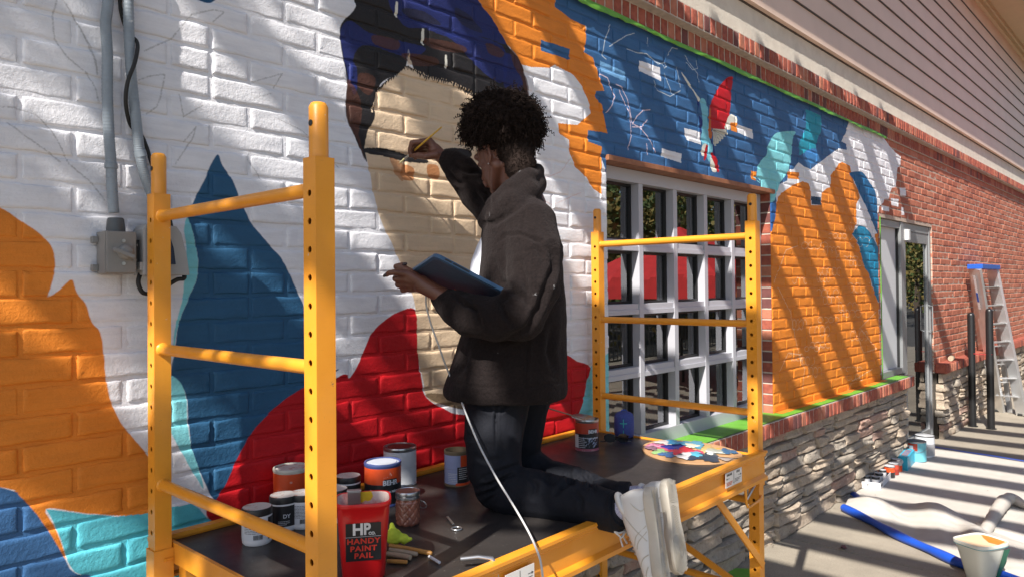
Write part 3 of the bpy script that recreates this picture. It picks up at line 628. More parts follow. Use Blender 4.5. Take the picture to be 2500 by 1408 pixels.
# room behind the window
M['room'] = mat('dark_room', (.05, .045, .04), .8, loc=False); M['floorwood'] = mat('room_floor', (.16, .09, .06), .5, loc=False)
rm = thing('room', 'dim interior seen through the panes of the large window', 'room', (4.5, 4, -1.5))
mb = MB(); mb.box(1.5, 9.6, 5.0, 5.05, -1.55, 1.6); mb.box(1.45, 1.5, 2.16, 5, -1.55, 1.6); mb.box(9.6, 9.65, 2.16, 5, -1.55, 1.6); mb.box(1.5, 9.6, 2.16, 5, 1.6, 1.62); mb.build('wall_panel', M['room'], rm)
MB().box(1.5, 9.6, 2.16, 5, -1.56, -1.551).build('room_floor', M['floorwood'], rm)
tb = thing('cafe_table', 'dark table inside the room behind the window', 'table', (3.6, 2.9, -1.55))
mb = MB(); mb.lathe((3.6, 2.9, 0), [(.4, -.83), (.42, -.815), (.4, -.8)]); mb.build('tabletop', M['floorwood'], tb)
mb = MB(); mb.lathe((3.6, 2.9, 0), [(.22, -1.55), (.2, -1.53), (.03, -1.5), (.03, -.83)], 12); mb.build('pedestal', M['gasket'], tb)
def chair(x, y, rz, label):
    t = thing('chair', label, 'chair', (x, y, -1.55), rz); k = MB().box(-.2, .2, -.2, .2, .43, .46).build('seat', M['gasket'], t, True)
    for a in (-.18, .18):
        for b in (-.18, .18): MB().bar((a, b, 0), (a, b, .43 if b < 0 else .95), .025).build('leg', M['gasket'], t, True)
    q = MB(); q.tube([(-.18, .18, .9), (-.1, .2, .98), (.1, .2, .98), (.18, .18, .9)], .014)
    for a in (-.1, 0, .1): q.tube([(a, .18, .46), (a, .2, .97)], .009, 6)
    q.build('backrest', M['gasket'], t, True)
chair(3.3, 2.5, 2.6, 'black metal chair just inside the left half of the window'); chair(4.2, 2.9, -1.2, 'black metal chair just inside the right half of the window')

# ------------------------------------------------------------------ door and white side panel
M['alu'] = mat('brushed_aluminium', (.30, .31, .32), .45, metal=.45, var=.04, nscale=5, loc=False)
M['panel'] = mat('grey_white_panel', (.55, .56, .58), .4, var=.03, nscale=2, loc=False)
sp = thing('side_panel', 'pale grey solid panel in an aluminium frame left of the glass door', 'panel', (6.95, 2.0, -.81))
mb = MB(); mb.box(6.592, 6.63, 1.985, 2.06, -.812, .56); mb.box(7.22, 7.30, 1.975, 2.07, -.812, .56); mb.box(6.631, 7.219, 1.985, 2.06, .50, .56); mb.box(6.631, 7.219, 1.98, 2.06, -.812, -.76); mb.build('frame', M['alu'], sp, bevel=.002)
MB().box(6.631, 7.219, 2.02, 2.05, -.759, .499).build('board', M['panel'], sp)
MB().box(7.205, 7.219, 2.0, 2.0195, -.759, .499).build('gasket', M['gasket'], sp)
dr = thing('glass_door', 'full height glass door in an aluminium frame beside the stone wall', 'door', (7.8, 2.03, -1.57))
mb = MB(); mb.box(7.301, 7.36, 1.985, 2.09, -1.57, .56); mb.box(8.186, 8.234, 1.980, 2.09, -1.57, .56); mb.box(7.3605, 8.1855, 1.985, 2.09, .49, .56); mb.build('door_frame', M['alu'], dr, bevel=.002)
mb = MB(); mb.box(7.363, 7.41, 1.990, 2.030, -1.56, .487); mb.box(8.135, 8.184, 1.990, 2.030, -1.56, .487); mb.box(7.4105, 8.1345, 1.990, 2.030, .39, .487); mb.box(7.4105, 8.1345, 1.990, 2.030, -1.56, -1.45); leaf = mb.build('door_leaf', M['alu'], dr, bevel=.002)
MB().add([(7.41, 2.008, -1.45), (8.135, 2.008, -1.45), (8.135, 2.008, .39), (7.41, 2.008, .39)], [(0, 1, 2, 3)]).build('pane', M['glass'], leaf, fix=False)
mb = MB(); mb.tube([(8.160, 1.992, -.22), (8.160, 1.955, -.23), (8.160, 1.955, -.47), (8.160, 1.992, -.48)], .0055); mb.build('handle', M['alu'], leaf)
mb = MB(); mb.box(7.36, 7.42, 1.95, 1.984, .40, .50); o = mb.build('door_sensor', mat('white_plastic', (.8, .8, .8), .4), None, bevel=.004); tag(o, 'small white box at the top left corner of the glass door', 'sensor')

# ------------------------------------------------------------------ pavement
def concrete():
    m_, n, p = newmat('concrete'); v = posn(n)
    a = ramp(n, noise(n, v, 3, 8, .7).outputs[0], [(.3, (.27, .235, .185)), (.7, (.37, .325, .255))])
    a = mix(n, ramp(n, noise(n, v, 160, 3, .8).outputs[0], [(.45, (0, 0, 0)), (.7, (.8, .8, .8))]), a, (.16, .135, .105))
    a = mix(n, ramp(n, noise(n, v, 230, 2, .8).outputs[0], [(.66, (0, 0, 0)), (.72, (.7, .7, .7))]), a, (.50, .45, .38))
    a = mix(n, ramp(n, noise(n, v, 1.2, 5, .6).outputs[0], [(.5, (0, 0, 0)), (.75, (.45, .45, .45))]), a, (.19, .165, .13))
    n.links.new(a, p.inputs['Base Color']); p.inputs['Roughness'].default_value = .9
    bump(n, p, [(noise(n, v, 150, 3, .7).outputs[0], .6, .004), (noise(n, v, 12, 5, .6).outputs[0], .4, .01)]); return m_
M['concrete'] = concrete()
pv = thing('pavement', 'speckled concrete pavement along the wall', None, (4, 0, -1.57)); del pv['label']; tag(pv, kind='structure')
for i in range(-2, 7):
    for j in range(4):
        a, b = 4.44+(i-1)*2.6, 4.44+i*2.6; c, d = 1.957-(j+1)*2.2, 1.957-j*2.2
        MB().box(a+.005, b-.005, c+.005, d-.0 if j == 0 else d-.005, -1.70, -1.57+.0005*rng.random()).build('paving_slab', M['concrete'], pv, bevel=.004)
MB().box(7.3, 8.26, 1.9575, 2.2, -1.70, -1.571).build('threshold', M['concrete'], pv)
g_ = MB().box(-60, 90, -60, 60, -1.80, -1.62).build('ground', mat('asphalt', (.09, .085, .08), .9, nscale=4, loc=False, bmp=.5, bscale=60), None); tag(g_, kind='structure')
# the block behind the wall so that the room is closed
MB().box(X0, X1, 5.2, 5.3, -1.57, 3.6).build('back_wall', M['stucco'], rm)
# ------------------------------------------------------------------ scaffold
def orange_mat():
    m_, n, p = newmat('orange_powder_coat'); v = objc(n)
    a = ramp(n, noise(n, v, 5, 3, .5).outputs[0], [(.3, (.74, .28, .02)), (.7, (.82, .335, .025))])
    sc_ = noise(n, objc(n, (3, 3, 60)), 14, 6, .75)
    a = mix(n, ramp(n, sc_.outputs[0], [(.60, (0, 0, 0)), (.70, (.7, .7, .7))]), a, (.50, .19, .02))
    a = mix(n, ramp(n, noise(n, objc(n, (40, 4, 4)), 5, 7, .8).outputs[0], [(.68, (0, 0, 0)), (.70, (.6, .6, .6))]), a, (.36, .17, .05))
    a = mix(n, ramp(n, noise(n, v, 2.2, 6, .7).outputs[0], [(.5, (0, 0, 0)), (.75, (.35, .35, .35))]), a, (.52, .22, .06))
    a = mix(n, ramp(n, noise(n, v, 34, 6, .8).outputs[0], [(.685, (0, 0, 0)), (.71, (.9, .9, .9))]), a, (.20, .12, .07))
    a = mix(n, ramp(n, noise(n, v, 75, 3, .6).outputs[0], [(.735, (0, 0, 0)), (.75, (.9, .9, .9))]), a, (.62, .60, .56))
    n.links.new(a, p.inputs['Base Color']); n.links.new(ramp(n, noise(n, v, 18, 6, .7).outputs[0], [(.3, (.30,)*3), (.7, (.55,)*3)]), p.inputs['Roughness']); p.inputs['Coat Weight'].default_value = .15
    bump(n, p, [(noise(n, v, 60, 3, .5).outputs[0], .06, .002)]); return m_
M['orange'] = orange_mat(); M['steel'] = mat('zinc_steel', (.55, .55, .56), .3, metal=.9); M['black'] = mat('black_rubber', (.02, .02, .02), .7)
SR = .0258; SO = (.6901, 1.159); LX, LY, PW = 1.8589, .7037, .040
scaf = thing('scaffold', 'orange rolling scaffold with a black deck standing against the painted wall', 'scaffold', (SO[0], SO[1], -1.57), SR)
cS, sS = math.cos(SR), math.sin(SR)
def S2W(x, y, z): return np.array([SO[0]+x*cS-y*sS, SO[1]+x*sS+y*cS, z])
ZO = 1.57    # local z = z + ZO
def post(x, y, name='post'):
    z0, z1 = -1.44, .238; mb = MB(); h = PW/2; zt = z1
    ks = [.1731-.0508*k for k in range(-0, 32)]; ks = [k for k in ks if k > z0+.03]
    y0, y1 = y-h, y+h; pz = z1; th = np.linspace(0, 2*np.pi, 12, endpoint=False)
    # -X face with real holes
    edges = [z1]+[(a+b)/2 for a, b in zip(ks[:-1], ks[1:])]+[z0]
    for i, k in enumerate(ks):
        t, b = edges[i], edges[i+1]; hole = [(x, y+.0062*math.cos(a), k+.0062*math.sin(a)) for a in th]
        outer = []
        for a in th:
            ca, sa = math.cos(a), math.sin(a); s_ = min(h/abs(ca) if abs(ca) > 1e-6 else 9, ((t-k) if sa > 0 else (k-b))/abs(sa) if abs(sa) > 1e-6 else 9); outer.append((x, y+ca*s_, k+sa*s_))
        n = 12; inner = [(x+.0022, q[1], q[2]) for q in hole]
        mb.add(outer+hole+inner, [(j, (j+1) % n, n+(j+1) % n, n+j) for j in range(n)]+[(n+j, n+(j+1) % n, 2*n+(j+1) % n, 2*n+j) for j in range(n)])
        for cy_, cz_ in ((y1, t), (y0, t), (y0, b), (y1, b)):
            d = sorted(range(n), key=lambda j: (outer[j][1]-cy_)**2+(outer[j][2]-cz_)**2)[:2]
            mb.add([outer[d[0]], outer[d[1]], (x, cy_, cz_)], [(0, 1, 2)])
    mb.v = [q-np.array([0, 0, 0]) for q in mb.v]
    r_ = .004
    mb.add([(x, y0, z0), (x+r_, y0-.0, z0), (x+PW, y0, z0), (x+PW, y1, z0), (x, y1, z0), (x, y0, z1), (x+r_, y0, z1), (x+PW, y0, z1), (x+PW, y1, z1), (x, y1, z1)],
           [(0,1,6,5),(1,2,7,6),(2,3,8,7),(3,4,9,8)])
    mb.add([(x+.0, y0, z1), (x+PW, y0, z1), (x+PW, y1, z1), (x, y1, z1)], [(0, 1, 2, 3)])
    for i in range(len(mb.v)): mb.v[i] = mb.v[i]+np.array([0, 0, ZO])
    po = mb.build(name, M['orange'], scaf, True, fix=False)
    pm = MB(); r = .0175; c = (x+PW/2, y)
    pm.lathe((c[0], c[1], ZO), [(r, .236), (r, .331), (r-.004, .338), (r-.006, .339)], 20); pin = pm.build('coupling_pin', M['orange'], po, True, sm=40)
    q = MB(); q.tube([(c[0]-r-.0006, c[1]-.001, .300+ZO), (c[0]-r+.0005, c[1]-.001, .300+ZO)], .0058, 12); q.build('pin_hole', M['black'], po, True)
    wl = MB(); wl.tube([(c[0], c[1], -1.44+ZO), (c[0], c[1], -1.40+ZO)], .03, 12); wl.build('collar', M['orange'], po, True)
    return po
for x, y in ((0, 0), (0, LY), (LX, LY), (LX, 0)): post(x, y)
for x, y in ((0, 0), (0, LY), (LX, LY), (LX, 0)):
    cst = MB(); c = (x+PW/2, y); cst.tube([(c[0]-.012, c[1], .065), (c[0]+.012, c[1], .065)], .064, 24); cw = cst.build('caster', M['black'], scaf, True, sm=40)
    f_ = MB(); f_.box(c[0]-.03, c[0]-.014, c[1]-.02, c[1]+.02, .05, .135); f_.box(c[0]+.014, c[0]+.03, c[1]-.02, c[1]+.02, .05, .135); f_.box(c[0]-.03, c[0]+.03, c[1]-.025, c[1]+.025, .135, .142); f_.build('fork', M['steel'], cw, True)
for x in (0, LX):
    for z in (.183, -.143, -.473, -.80, -1.13):
        mb = MB(); xc = x+PW/2; mb.tube([(xc, PW/2-.001, z+ZO), (xc, LY-PW/2+.001, z+ZO)], .0135, 16)
        for yy, sgn in ((PW/2, 1), (LY-PW/2, -1)): mb.lathe((0, 0, 0), [(.001, 0), (.001, .0001)], 3) if False else mb.tube([(xc, yy, z+ZO), (xc, yy+sgn*.004, z+ZO)], [.0165, .0138], 12)
        mb.build('rung', M['orange'], scaf, True, sm=40)
# side rails, end beams, deck, braces
DZ = -.625
for yf, nm in ((-.030, 1), (LY+.030, -1)):
    s_ = nm; mb = MB(); x0, x1 = .006, LX+.034
    prof = [(0, .022), (-.006*s_, .022), (-.006*s_, .012), (0, .009), (.008*s_, 0), (.008*s_, -.058), (0, -.068), (-.008*s_, -.072), (-.008*s_, -.086), (.016*s_, -.086), (.016*s_, -.078), (.004*s_, -.074)]
    # outer channel, lips at top and bottom
    pr = [(-.012, .024), (.012, .024), (.012, .018), (-.003, .014), (-.003, .006), (.006, -.001), (.006, -.074), (-.008, -.082), (-.008, -.092), (.014, -.092), (.014, .024)]
    pts = [(x0, yf+s_*a*1.0, DZ+b+ZO) for a, b in [(-.010, .016), (-.010, .008), (-.004, .002), (-.004, -.004), (.004, -.010), (.004, -.070), (-.010, -.078), (-.010, -.090), (.018, -.090), (.018, -.084), (.010, -.078), (.010, .004), (.018, .006), (.018, .016)]]
    mb.prism(pts, None, (x1-x0, 0, 0)); mb.build('side_rail', M['orange'], scaf, True)
for x in (.044, LX-.012):
    MB().box(x, x+.010, -.010, LY+.010, DZ-.045+ZO, DZ+.006+ZO).build('end_rail', M['orange'], scaf, True, bevel=.001)
    for yy in (-.0, LY):     # bracket sleeves beside the posts
        s_ = MB(); xx = x+(-.001 if x > 1 else .0105); w = .032; y_ = yy+(.045 if yy < .3 else -.045)
        zt, zb = DZ-.004+ZO, DZ-.13+ZO
        for b_ in ((xx-.0, xx+w, y_-.018, y_-.0155), (xx, xx+w, y_+.0155, y_+.018), (xx, xx+.0025, y_-.0155, y_+.0155), (xx+w-.0025, xx+w, y_-.0155, y_+.0155)):
            s_.box(*b_, zb, zt)
        s_.build('bracket', M['orange'], scaf, True)
for x, y in ((0, 0), (0, LY), (LX, LY), (LX, 0)):      # wrap-round sleeves that lock the deck frame to the posts
    mb = MB(); a = .0035; z0, z1 = DZ-.115+ZO, DZ-.005+ZO
    x0, x1, y0, y1 = x-a, x+PW+a, y-PW/2-a, y+PW/2+a
    for b_ in ((x0, x0+.003, y0, y1), (x1-.003, x1, y0, y1), (x0+.003, x1-.003, y0, y0+.003), (x0+.003, x1-.003, y1-.003, y1)): mb.box(*b_, z0, z1)
    mb.tube([(x+PW+.0, y-PW/2-a, DZ-.03+ZO), (x+PW*.5, y-PW/2-a-.003, DZ-.03+ZO)], .004, 8); mb.build('sleeve', M['orange'], scaf, True)
def deck_mat():
    m_, n, p = newmat('black_phenolic_deck'); v = posn(n)
    a = ramp(n, noise(n, v, 2.5, 6, .6).outputs[0], [(.3, (.020, .017, .016)), (.7, (.042, .037, .035))])
    a = mix(n, ramp(n, noise(n, v, 180, 2, .6).outputs[0], [(.70, (0, 0, 0)), (.73, (.7, .7, .7))]), a, (.28, .26, .24))
    vs = noise(n, posn(n, (14, 90, 1)), 1.0, 8, .8); a = mix(n, ramp(n, vs.outputs[0], [(.64, (0, 0, 0)), (.66, (.5, .5, .5))]), a, (.20, .18, .17))
    a = mix(n, ramp(n, noise(n, v, 30, 7, .8).outputs[0], [(.70, (0, 0, 0)), (.72, (.8, .8, .8))]), a, (.36, .30, .28))
    n.links.new(a, p.inputs['Base Color']); n.links.new(ramp(n, noise(n, v, 8, 6, .7).outputs[0], [(.3, (.28,)*3), (.7, (.5,)*3)]), p.inputs['Roughness'])
    bump(n, p, [(noise(n, v, 230, 2, .5).outputs[0], .2, .001)]); return m_
M['deck'] = deck_mat()
MB().box(.056, LX-.014, -.016, LY+.014, DZ-.014+ZO, DZ+ZO).build('deck', M['deck'], scaf, True, bevel=.001)
def flatbar(p, q, w=.026, t=.008, name='brace'): return MB().bar(p, q, t, w).build(name, M['orange'], scaf, True, bevel=.001)
for y in (-.030,):
    flatbar((LX-.34, y+.004, DZ-.088+ZO), (LX+.030, y+.010, DZ-.41+ZO)); flatbar((.34, y+.004, DZ-.088+ZO), (.02, y+.010, DZ-.41+ZO))
flatbar((LX-.34, LY+.026, DZ-.088+ZO), (LX+.030, LY+.022, DZ-.41+ZO)); flatbar((.34, LY+.026, DZ-.088+ZO), (.02, LY+.022, DZ-.41+ZO))
flatbar((.06, LY-.02, DZ-.30+ZO), (LX, LY-.02, DZ-.33+ZO), name='cross_bar'); flatbar((LX+.015, 0.02, DZ-.52+ZO), (LX+.015, LY-.02, DZ-.24+ZO), name='cross_bar')
for xs_ in (LX-.15, .10):
    mb = MB(); y = -.036; mb.tube([(xs_, y, DZ-.088+ZO), (xs_-.002, y-.004, DZ-.135+ZO), (xs_+.004, y-.006, DZ-.150+ZO), (xs_+.02, y-.006, DZ-.153+ZO), (xs_+.125, y+.0, DZ-.150+ZO), (xs_+.16, y+.012, DZ-.150+ZO)], .0048, 10); mb.build('latch_handle', M['orange'], scaf, True, sm=50)
    mb = MB(); mb.tube([(xs_+.03, y+.01, DZ-.135+ZO), (xs_+.05, y, DZ-.105+ZO), (xs_+.065, y, DZ-.096+ZO), (xs_+.10, y+.01, DZ-.095+ZO)], .0045, 8); mb.build('lock_pin', M['steel'], scaf, True, sm=50)
# bent lock pin standing on the near rail, instruction stickers
q = onY(1190, 1400, 1.13); lx = 1.05
pin = MB().tube([(.40, .035, DZ+.022+ZO), (.43, .01, DZ+.024+ZO), (.452, -.012, DZ+.020+ZO), (.458, -.02, DZ+.004+ZO), (.458, -.022, DZ-.03+ZO)], .0052, 10).build('lock_pin', M['steel'], scaf, True, sm=50)
M['sticker'] = mat('white_sticker', (.68, .66, .64), .45, var=.03); M['ink'] = mat('black_ink', (.03, .03, .03), .6); M['redink'] = mat('orange_ink', (.55, .12, .05), .6)
def sticker(x, w, h, zc, left, right):
    y = -.0352
    s_ = MB().box(x, x+w, y, y+.0008, zc-h/2+ZO, zc+h/2+ZO).build('sticker', M['sticker'], scaf, True)
    mb = MB(); m2 = MB()
    mb.box(x+w*.49, x+w*.505, y-.0004, y-.0001, zc-h*.4+ZO, zc+h*.42+ZO)
    mb.prism([(x+w*.47, y-.0004, zc-h*.28+ZO), (x+w*.525, y-.0004, zc-h*.28+ZO), (x+w*.4975, y-.0004, zc-h*.42+ZO)], None, (0, .0003, 0))
    for sg, cx_ in ((-1, .16), (1, .84)):
        mb.box(x+w*(cx_-.07), x+w*(cx_+.07), y-.0004, y-.0001, zc+h*.06+ZO, zc+h*.085+ZO)
        mb.prism([(x+w*(cx_+sg*.06), y-.0004, zc+h*.0+ZO), (x+w*(cx_+sg*.06), y-.0004, zc+h*.15+ZO), (x+w*(cx_+sg*.13), y-.0004, zc+h*.075+ZO)], None, (0, .0003, 0))
    for k in range(3):
        mb.box(x+w*.56, x+w*(.93-.08*k), y-.0004, y-.0001, zc-h*(.12+.09*k)+ZO, zc-h*(.09+.09*k)+ZO)
        m2.box(x+w*.06, x+w*(.42-.03*k), y-.0004, y-.0001, zc-h*(.20+.09*k)+ZO, zc-h*(.15+.09*k)+ZO)
    tag(mb.build('print', M['ink'], s_, True), kind='stuff'); tag(m2.build('print', M['redink'], s_, True), kind='stuff')
    return s_
def text_mesh(body, size, bold=.0, cap=0, extr=.0003, space=1.0):
    c = bpy.data.curves.new('t', 'FONT'); c.body = body; c.size = size; c.offset = bold; c.extrude = extr; c.space_character = space; c.resolution_u = 3
    c.align_x = 'CENTER'; c.align_y = 'CENTER'
    o = bpy.data.objects.new('t', c); COL.objects.link(o); dg = bpy.context.evaluated_depsgraph_get(); me = bpy.data.meshes.new_from_object(o.evaluated_get(dg))
    v = np.empty(len(me.vertices)*3); me.vertices.foreach_get('co', v); f = [tuple(p.vertices) for p in me.polygons]
    bpy.data.objects.remove(o, do_unlink=True); bpy.data.curves.remove(c); bpy.data.meshes.remove(me)
    return v.reshape(-1, 3), f
sk = sticker(LX-.30, .125, .050, DZ-.030, 'PULL OUT', 'LOCK'); sk2 = sticker(.47, .10, .045, DZ-.04, '', '')
for t_, xx in (('UNLOCK', LX-.30+.028), ('LOCK', LX-.30+.095)):
    v, f = text_mesh(t_, .0095, .0002); v = np.stack([v[:, 0]+xx, -.0358-v[:, 2], v[:, 1]+DZ-.030+.0165+ZO], -1); MB().add(v, f).build('lettering', M['ink'], sk, True)

# ------------------------------------------------------------------ electrical boxes and conduits at the left
M['conduit'] = mat('grey_conduit', (.25, .29, .33), .45, var=.1, nscale=20, dirt=(.50, .52, .54), dscale=30, dthr=.64, loc=False); M['greybox'] = mat('grey_box', (.23, .225, .215), .55, var=.05, loc=False); M['darkgrey'] = mat('dark_grey_plastic', (.10, .11, .115), .5)
def wp(pts, Y): return [onY(x, y, Y) for x, y in pts]
def dens(pts, k=6):
    p = np.array(pts); n = len(p); out = []
    for i in range(n-1):
        a, b, c, d = p[max(i-1, 0)], p[i], p[i+1], p[min(i+2, n-1)]
        for t in np.linspace(0, 1, k, endpoint=False): out.append(.5*((2*b)+(c-a)*t+(2*a-5*b+4*c-d)*t*t+(3*b-a-3*c+d)*t**3))
    out.append(p[-1]); return np.array(out)
c1 = wp([(270, -160), (264, 0), (258, 60), (262, 130), (262, 230), (266, 330), (271, 400), (274, 470), (278, 520)], 1.935)
cdt = thing('conduit', 'straight ribbed grey conduit running down into the grey switch box', 'conduit', (c1[0][0], 1.94, c1[-1][2]))
t_ = dens(c1, 40); MB().tube(t_, .0125+.0005*np.sin(np.arange(len(t_))*1.9), 14).build('pipe', M['conduit'], cdt, sm=60)
MB().tube([c1[6], c1[6]+np.array([0, 0, -.012])], .0148, 14).build('collar', M['conduit'], cdt, sm=40)
c2 = wp([(309, -160), (313, 0), (316, 110), (322, 200), (333, 300), (341, 370), (352, 425), (372, 480), (392, 530)], 1.935)
cd2 = thing('conduit', 'bent grey conduit curving right behind the scaffold post', 'conduit', (c2[0][0], 1.94, c2[-1][2]))
t_ = dens(c2, 40); MB().tube(t_, .0125+.0005*np.sin(np.arange(len(t_))*1.9), 14).build('pipe', M['conduit'], cd2, sm=60)
MB().tube([c2[5], c2[5]+np.array([.004, 0, -.014])], .0148, 14).build('collar', M['conduit'], cd2, sm=40)
cb_ = dens([onY(x, y, Y) for x, y, Y in [(294, -60, 1.952), (294, 20, 1.952), (312, 80, 1.955), (335, 105, 1.93), (330, 150, 1.905), (312, 200, 1.905), (307, 250, 1.92), (316, 300, 1.95), (330, 320, 1.957), (345, 330, 1.955), (360, 365, 1.95), (370, 400, 1.95), (400, 480, 1.95), (420, 560, 1.93)]], 8)
o = MB().tube(cb_, .0048, 8).build('black_cable', M['black'], None, sm=60); tag(o, 'loose black cable winding behind and in front of the bent conduit', 'cable')
def wbox(mb, p0, p1, Y0, Y1, inset=0):
    a, b = onY(*p0, Y0), onY(*p1, Y0); mb.box(min(a[0], b[0]), max(a[0], b[0]), Y0, Y1, min(a[2], b[2]), max(a[2], b[2])); return a, b
sb = thing('switch_box', 'grey weatherproof switch box with a lever below the straight conduit', 'electrical box', onY(285, 672, 1.96))
a, b = onY(258, 562, 1.893), onY(335, 668, 1.893)
ax0, ax1, az0, az1 = a[0], b[0], b[2], a[2]
MB().box(ax0-.0, ax1, 1.900, 1.963, az0, az1).build('body', M['greybox'], sb, bevel=.006)
MB().box(ax0+.002, ax1-.002, 1.892, 1.8995, az0+.002, az1-.002).build('cover', M['greybox'], sb, bevel=.0025)
xm, zm = (ax0+ax1)/2, (az0+az1)/2
mb = MB(); mb.tube([(xm+.008, 1.892, zm), (xm+.008, 1.880, zm), (xm+.008, 1.876, zm)], [.0185, .0165, .012], 20); kn = mb.build('switch_dial', M['greybox'], sb, sm=50)
MB().bar((xm-.024, 1.874, zm+.006), (xm+.022, 1.872, zm-.012), .009, .010).build('lever', M['greybox'], kn, bevel=.003)
for zz in (az1-.024, az0+.024): MB().tube([(xm+.004, 1.892, zz), (xm+.004, 1.8895, zz)], .0042, 10).build('screw', M['steel'], sb)
for zz in (az1-.02, az0+.015): MB().box(ax0-.013, ax0-.0005, 1.945, 1.963, zz-.008, zz+.008).build('mounting_lug', M['greybox'], sb, bevel=.002)
mb = MB(); mb.tube([(c1[-1][0]+.003, 1.932, az1+.0), (c1[-1][0]+.003, 1.932, az1+.010), (c1[-1][0]+.003, 1.932, az1+.030), (c1[-1][0]+.003, 1.932, az1+.034)], [.021, .021, .019, .0165], 14); mb.build('conduit_fitting', M['darkgrey'], sb, sm=30)
for t_, xx, zz in (('ON', xm+.030, zm+.018), ('OFF', xm+.028, zm-.020)):
    v, f = text_mesh(t_, .008); MB().add(np.stack([v[:, 0]+xx, 1.8915-v[:, 2], v[:, 1]+zz], -1), f).build('lettering', M['greybox'], sb)
MB().box(ax1-.002, ax1+.022, 1.915, 1.945, az0+.02, az1-.02).build('connector', M['black'], sb)
tb_ = thing('outdoor_outlet', 'grey outlet box with a flip cover, half hidden behind the scaffold post', 'electrical box', onY(410, 680, 1.96))
M['lgrey'] = mat('light_grey_plastic', (.36, .36, .355), .4, var=.04, loc=False); M['window_blue'] = mat('dark_blue_cover', (.015, .02, .06), .25)
e0, e1 = onY(346, 560, 1.90), onY(462, 672, 1.90); bx0, bx1, bz0, bz1 = e0[0], e1[0], e1[2], e0[2]
P = lambda x, z, y=0: (bx0+(bx1-bx0)*x, 1.89+y, bz0+(bz1-bz0)*z)
mb = MB(); mb.prism([P(.0, .0), P(.98, .0), P(.92, .45), P(.80, .95), P(.70, 1.10), P(.06, 1.12), P(.0, 1.0)], None, (0, .07, 0)); mb.build('housing', M['lgrey'], tb_, bevel=.004)
mb = MB(); mb.prism([P(.30, .24, -.004), P(.66, .24, -.004), P(.62, .60, -.004), P(.54, .86, -.004), P(.30, .86, -.004)], None, (0, .0038, 0)); mb.build('display_window', M['window_blue'], tb_)
MB().box(bx0-.006, bx0+.006, 1.895, 1.925, bz0+.012, bz0+.032).build('latch', M['lgrey'], tb_, bevel=.002)
o = MB().tube(dens([(bx0+.003, 1.92, bz0+.004), (bx0-.003, 1.915, bz0-.02), (bx0+.012, 1.92, bz0-.045), (bx0+.05, 1.93, bz0-.04), (bx0+.09, 1.92, bz0-.012), (bx0+.11, 1.92, bz0-.008), (bx0+.115, 1.93, bz0+.003)]), .0055, 8).build('cord', M['black'], tb_, sm=60)
# ------------------------------------------------------------------ person
def capsule(mb, p, q, r0, r1, n=14):
    p, q = np.asarray(p, float), np.asarray(q, float); d = q-p; L = np.linalg.norm(d)+1e-9; d /= L
    a = np.cross(d, (0, 0, 1.0)); 
    if np.linalg.norm(a) < .05: a = np.cross(d, (1.0, 0, 0))
    a /= np.linalg.norm(a); b = np.cross(d, a); th = np.linspace(0, 2*np.pi, n, endpoint=False)
    rings = [(-r0*math.cos(t), r0*math.sin(t), 0) for t in (.25, .8, 1.3)]+[(r1*math.cos(t), r1*math.sin(t), 1) for t in (1.3, .8, .25)]
    V = [ (p if e == 0 else q)+d*o+rr*(np.cos(th)[:, None]*a+np.sin(th)[:, None]*b) for o, rr, e in rings]
    m_ = len(V); f = [(i*n+j, i*n+(j+1) % n, (i+1)*n+(j+1) % n, (i+1)*n+j) for i in range(m_-1) for j in range(n)]
    f += [tuple(range(n-1, -1, -1)), tuple((m_-1)*n+j for j in range(n))]
    mb.add(np.concatenate(V), f)
def chain(mb, pts, rs, n=14):
    for i in range(len(pts)-1): capsule(mb, pts[i], pts[i+1], rs[i], rs[i+1], n)
def ellips(mb, c, ax, ay, az, n=20):
    c = np.asarray(c, float); ax, ay, az = [np.asarray(t, float) for t in (ax, ay, az)]
    ph = np.linspace(.15, np.pi-.15, 12); th = np.linspace(0, 2*np.pi, n, endpoint=False)
    V = [c+az*math.cos(t)+math.sin(t)*(np.cos(th)[:, None]*ax+np.sin(th)[:, None]*ay) for t in ph]; m_ = len(V)
    f = [(i*n+j, i*n+(j+1) % n, (i+1)*n+(j+1) % n, (i+1)*n+j) for i in range(m_-1) for j in range(n)]+[tuple(range(n-1, -1, -1)), tuple((m_-1)*n+j for j in range(n))]
    mb.add(np.concatenate(V), f)
def loft(mb, rings, n=28):
    """rings: (centre, axis a, axis b, squareness)"""
    th = np.linspace(0, 2*np.pi, n, endpoint=False); V = []
    for c, a, b, k in rings:
        cx_, sx_ = np.cos(th), np.sin(th); e = 2/k
        V.append(np.asarray(c)+(np.sign(cx_)*np.abs(cx_)**e)[:, None]*np.asarray(a)+(np.sign(sx_)*np.abs(sx_)**e)[:, None]*np.asarray(b))
    m_ = len(V); f = [(i*n+j, i*n+(j+1) % n, (i+1)*n+(j+1) % n, (i+1)*n+j) for i in range(m_-1) for j in range(n)]+[tuple(range(n-1, -1, -1)), tuple((m_-1)*n+j for j in range(n))]
    mb.add(np.concatenate(V), f)
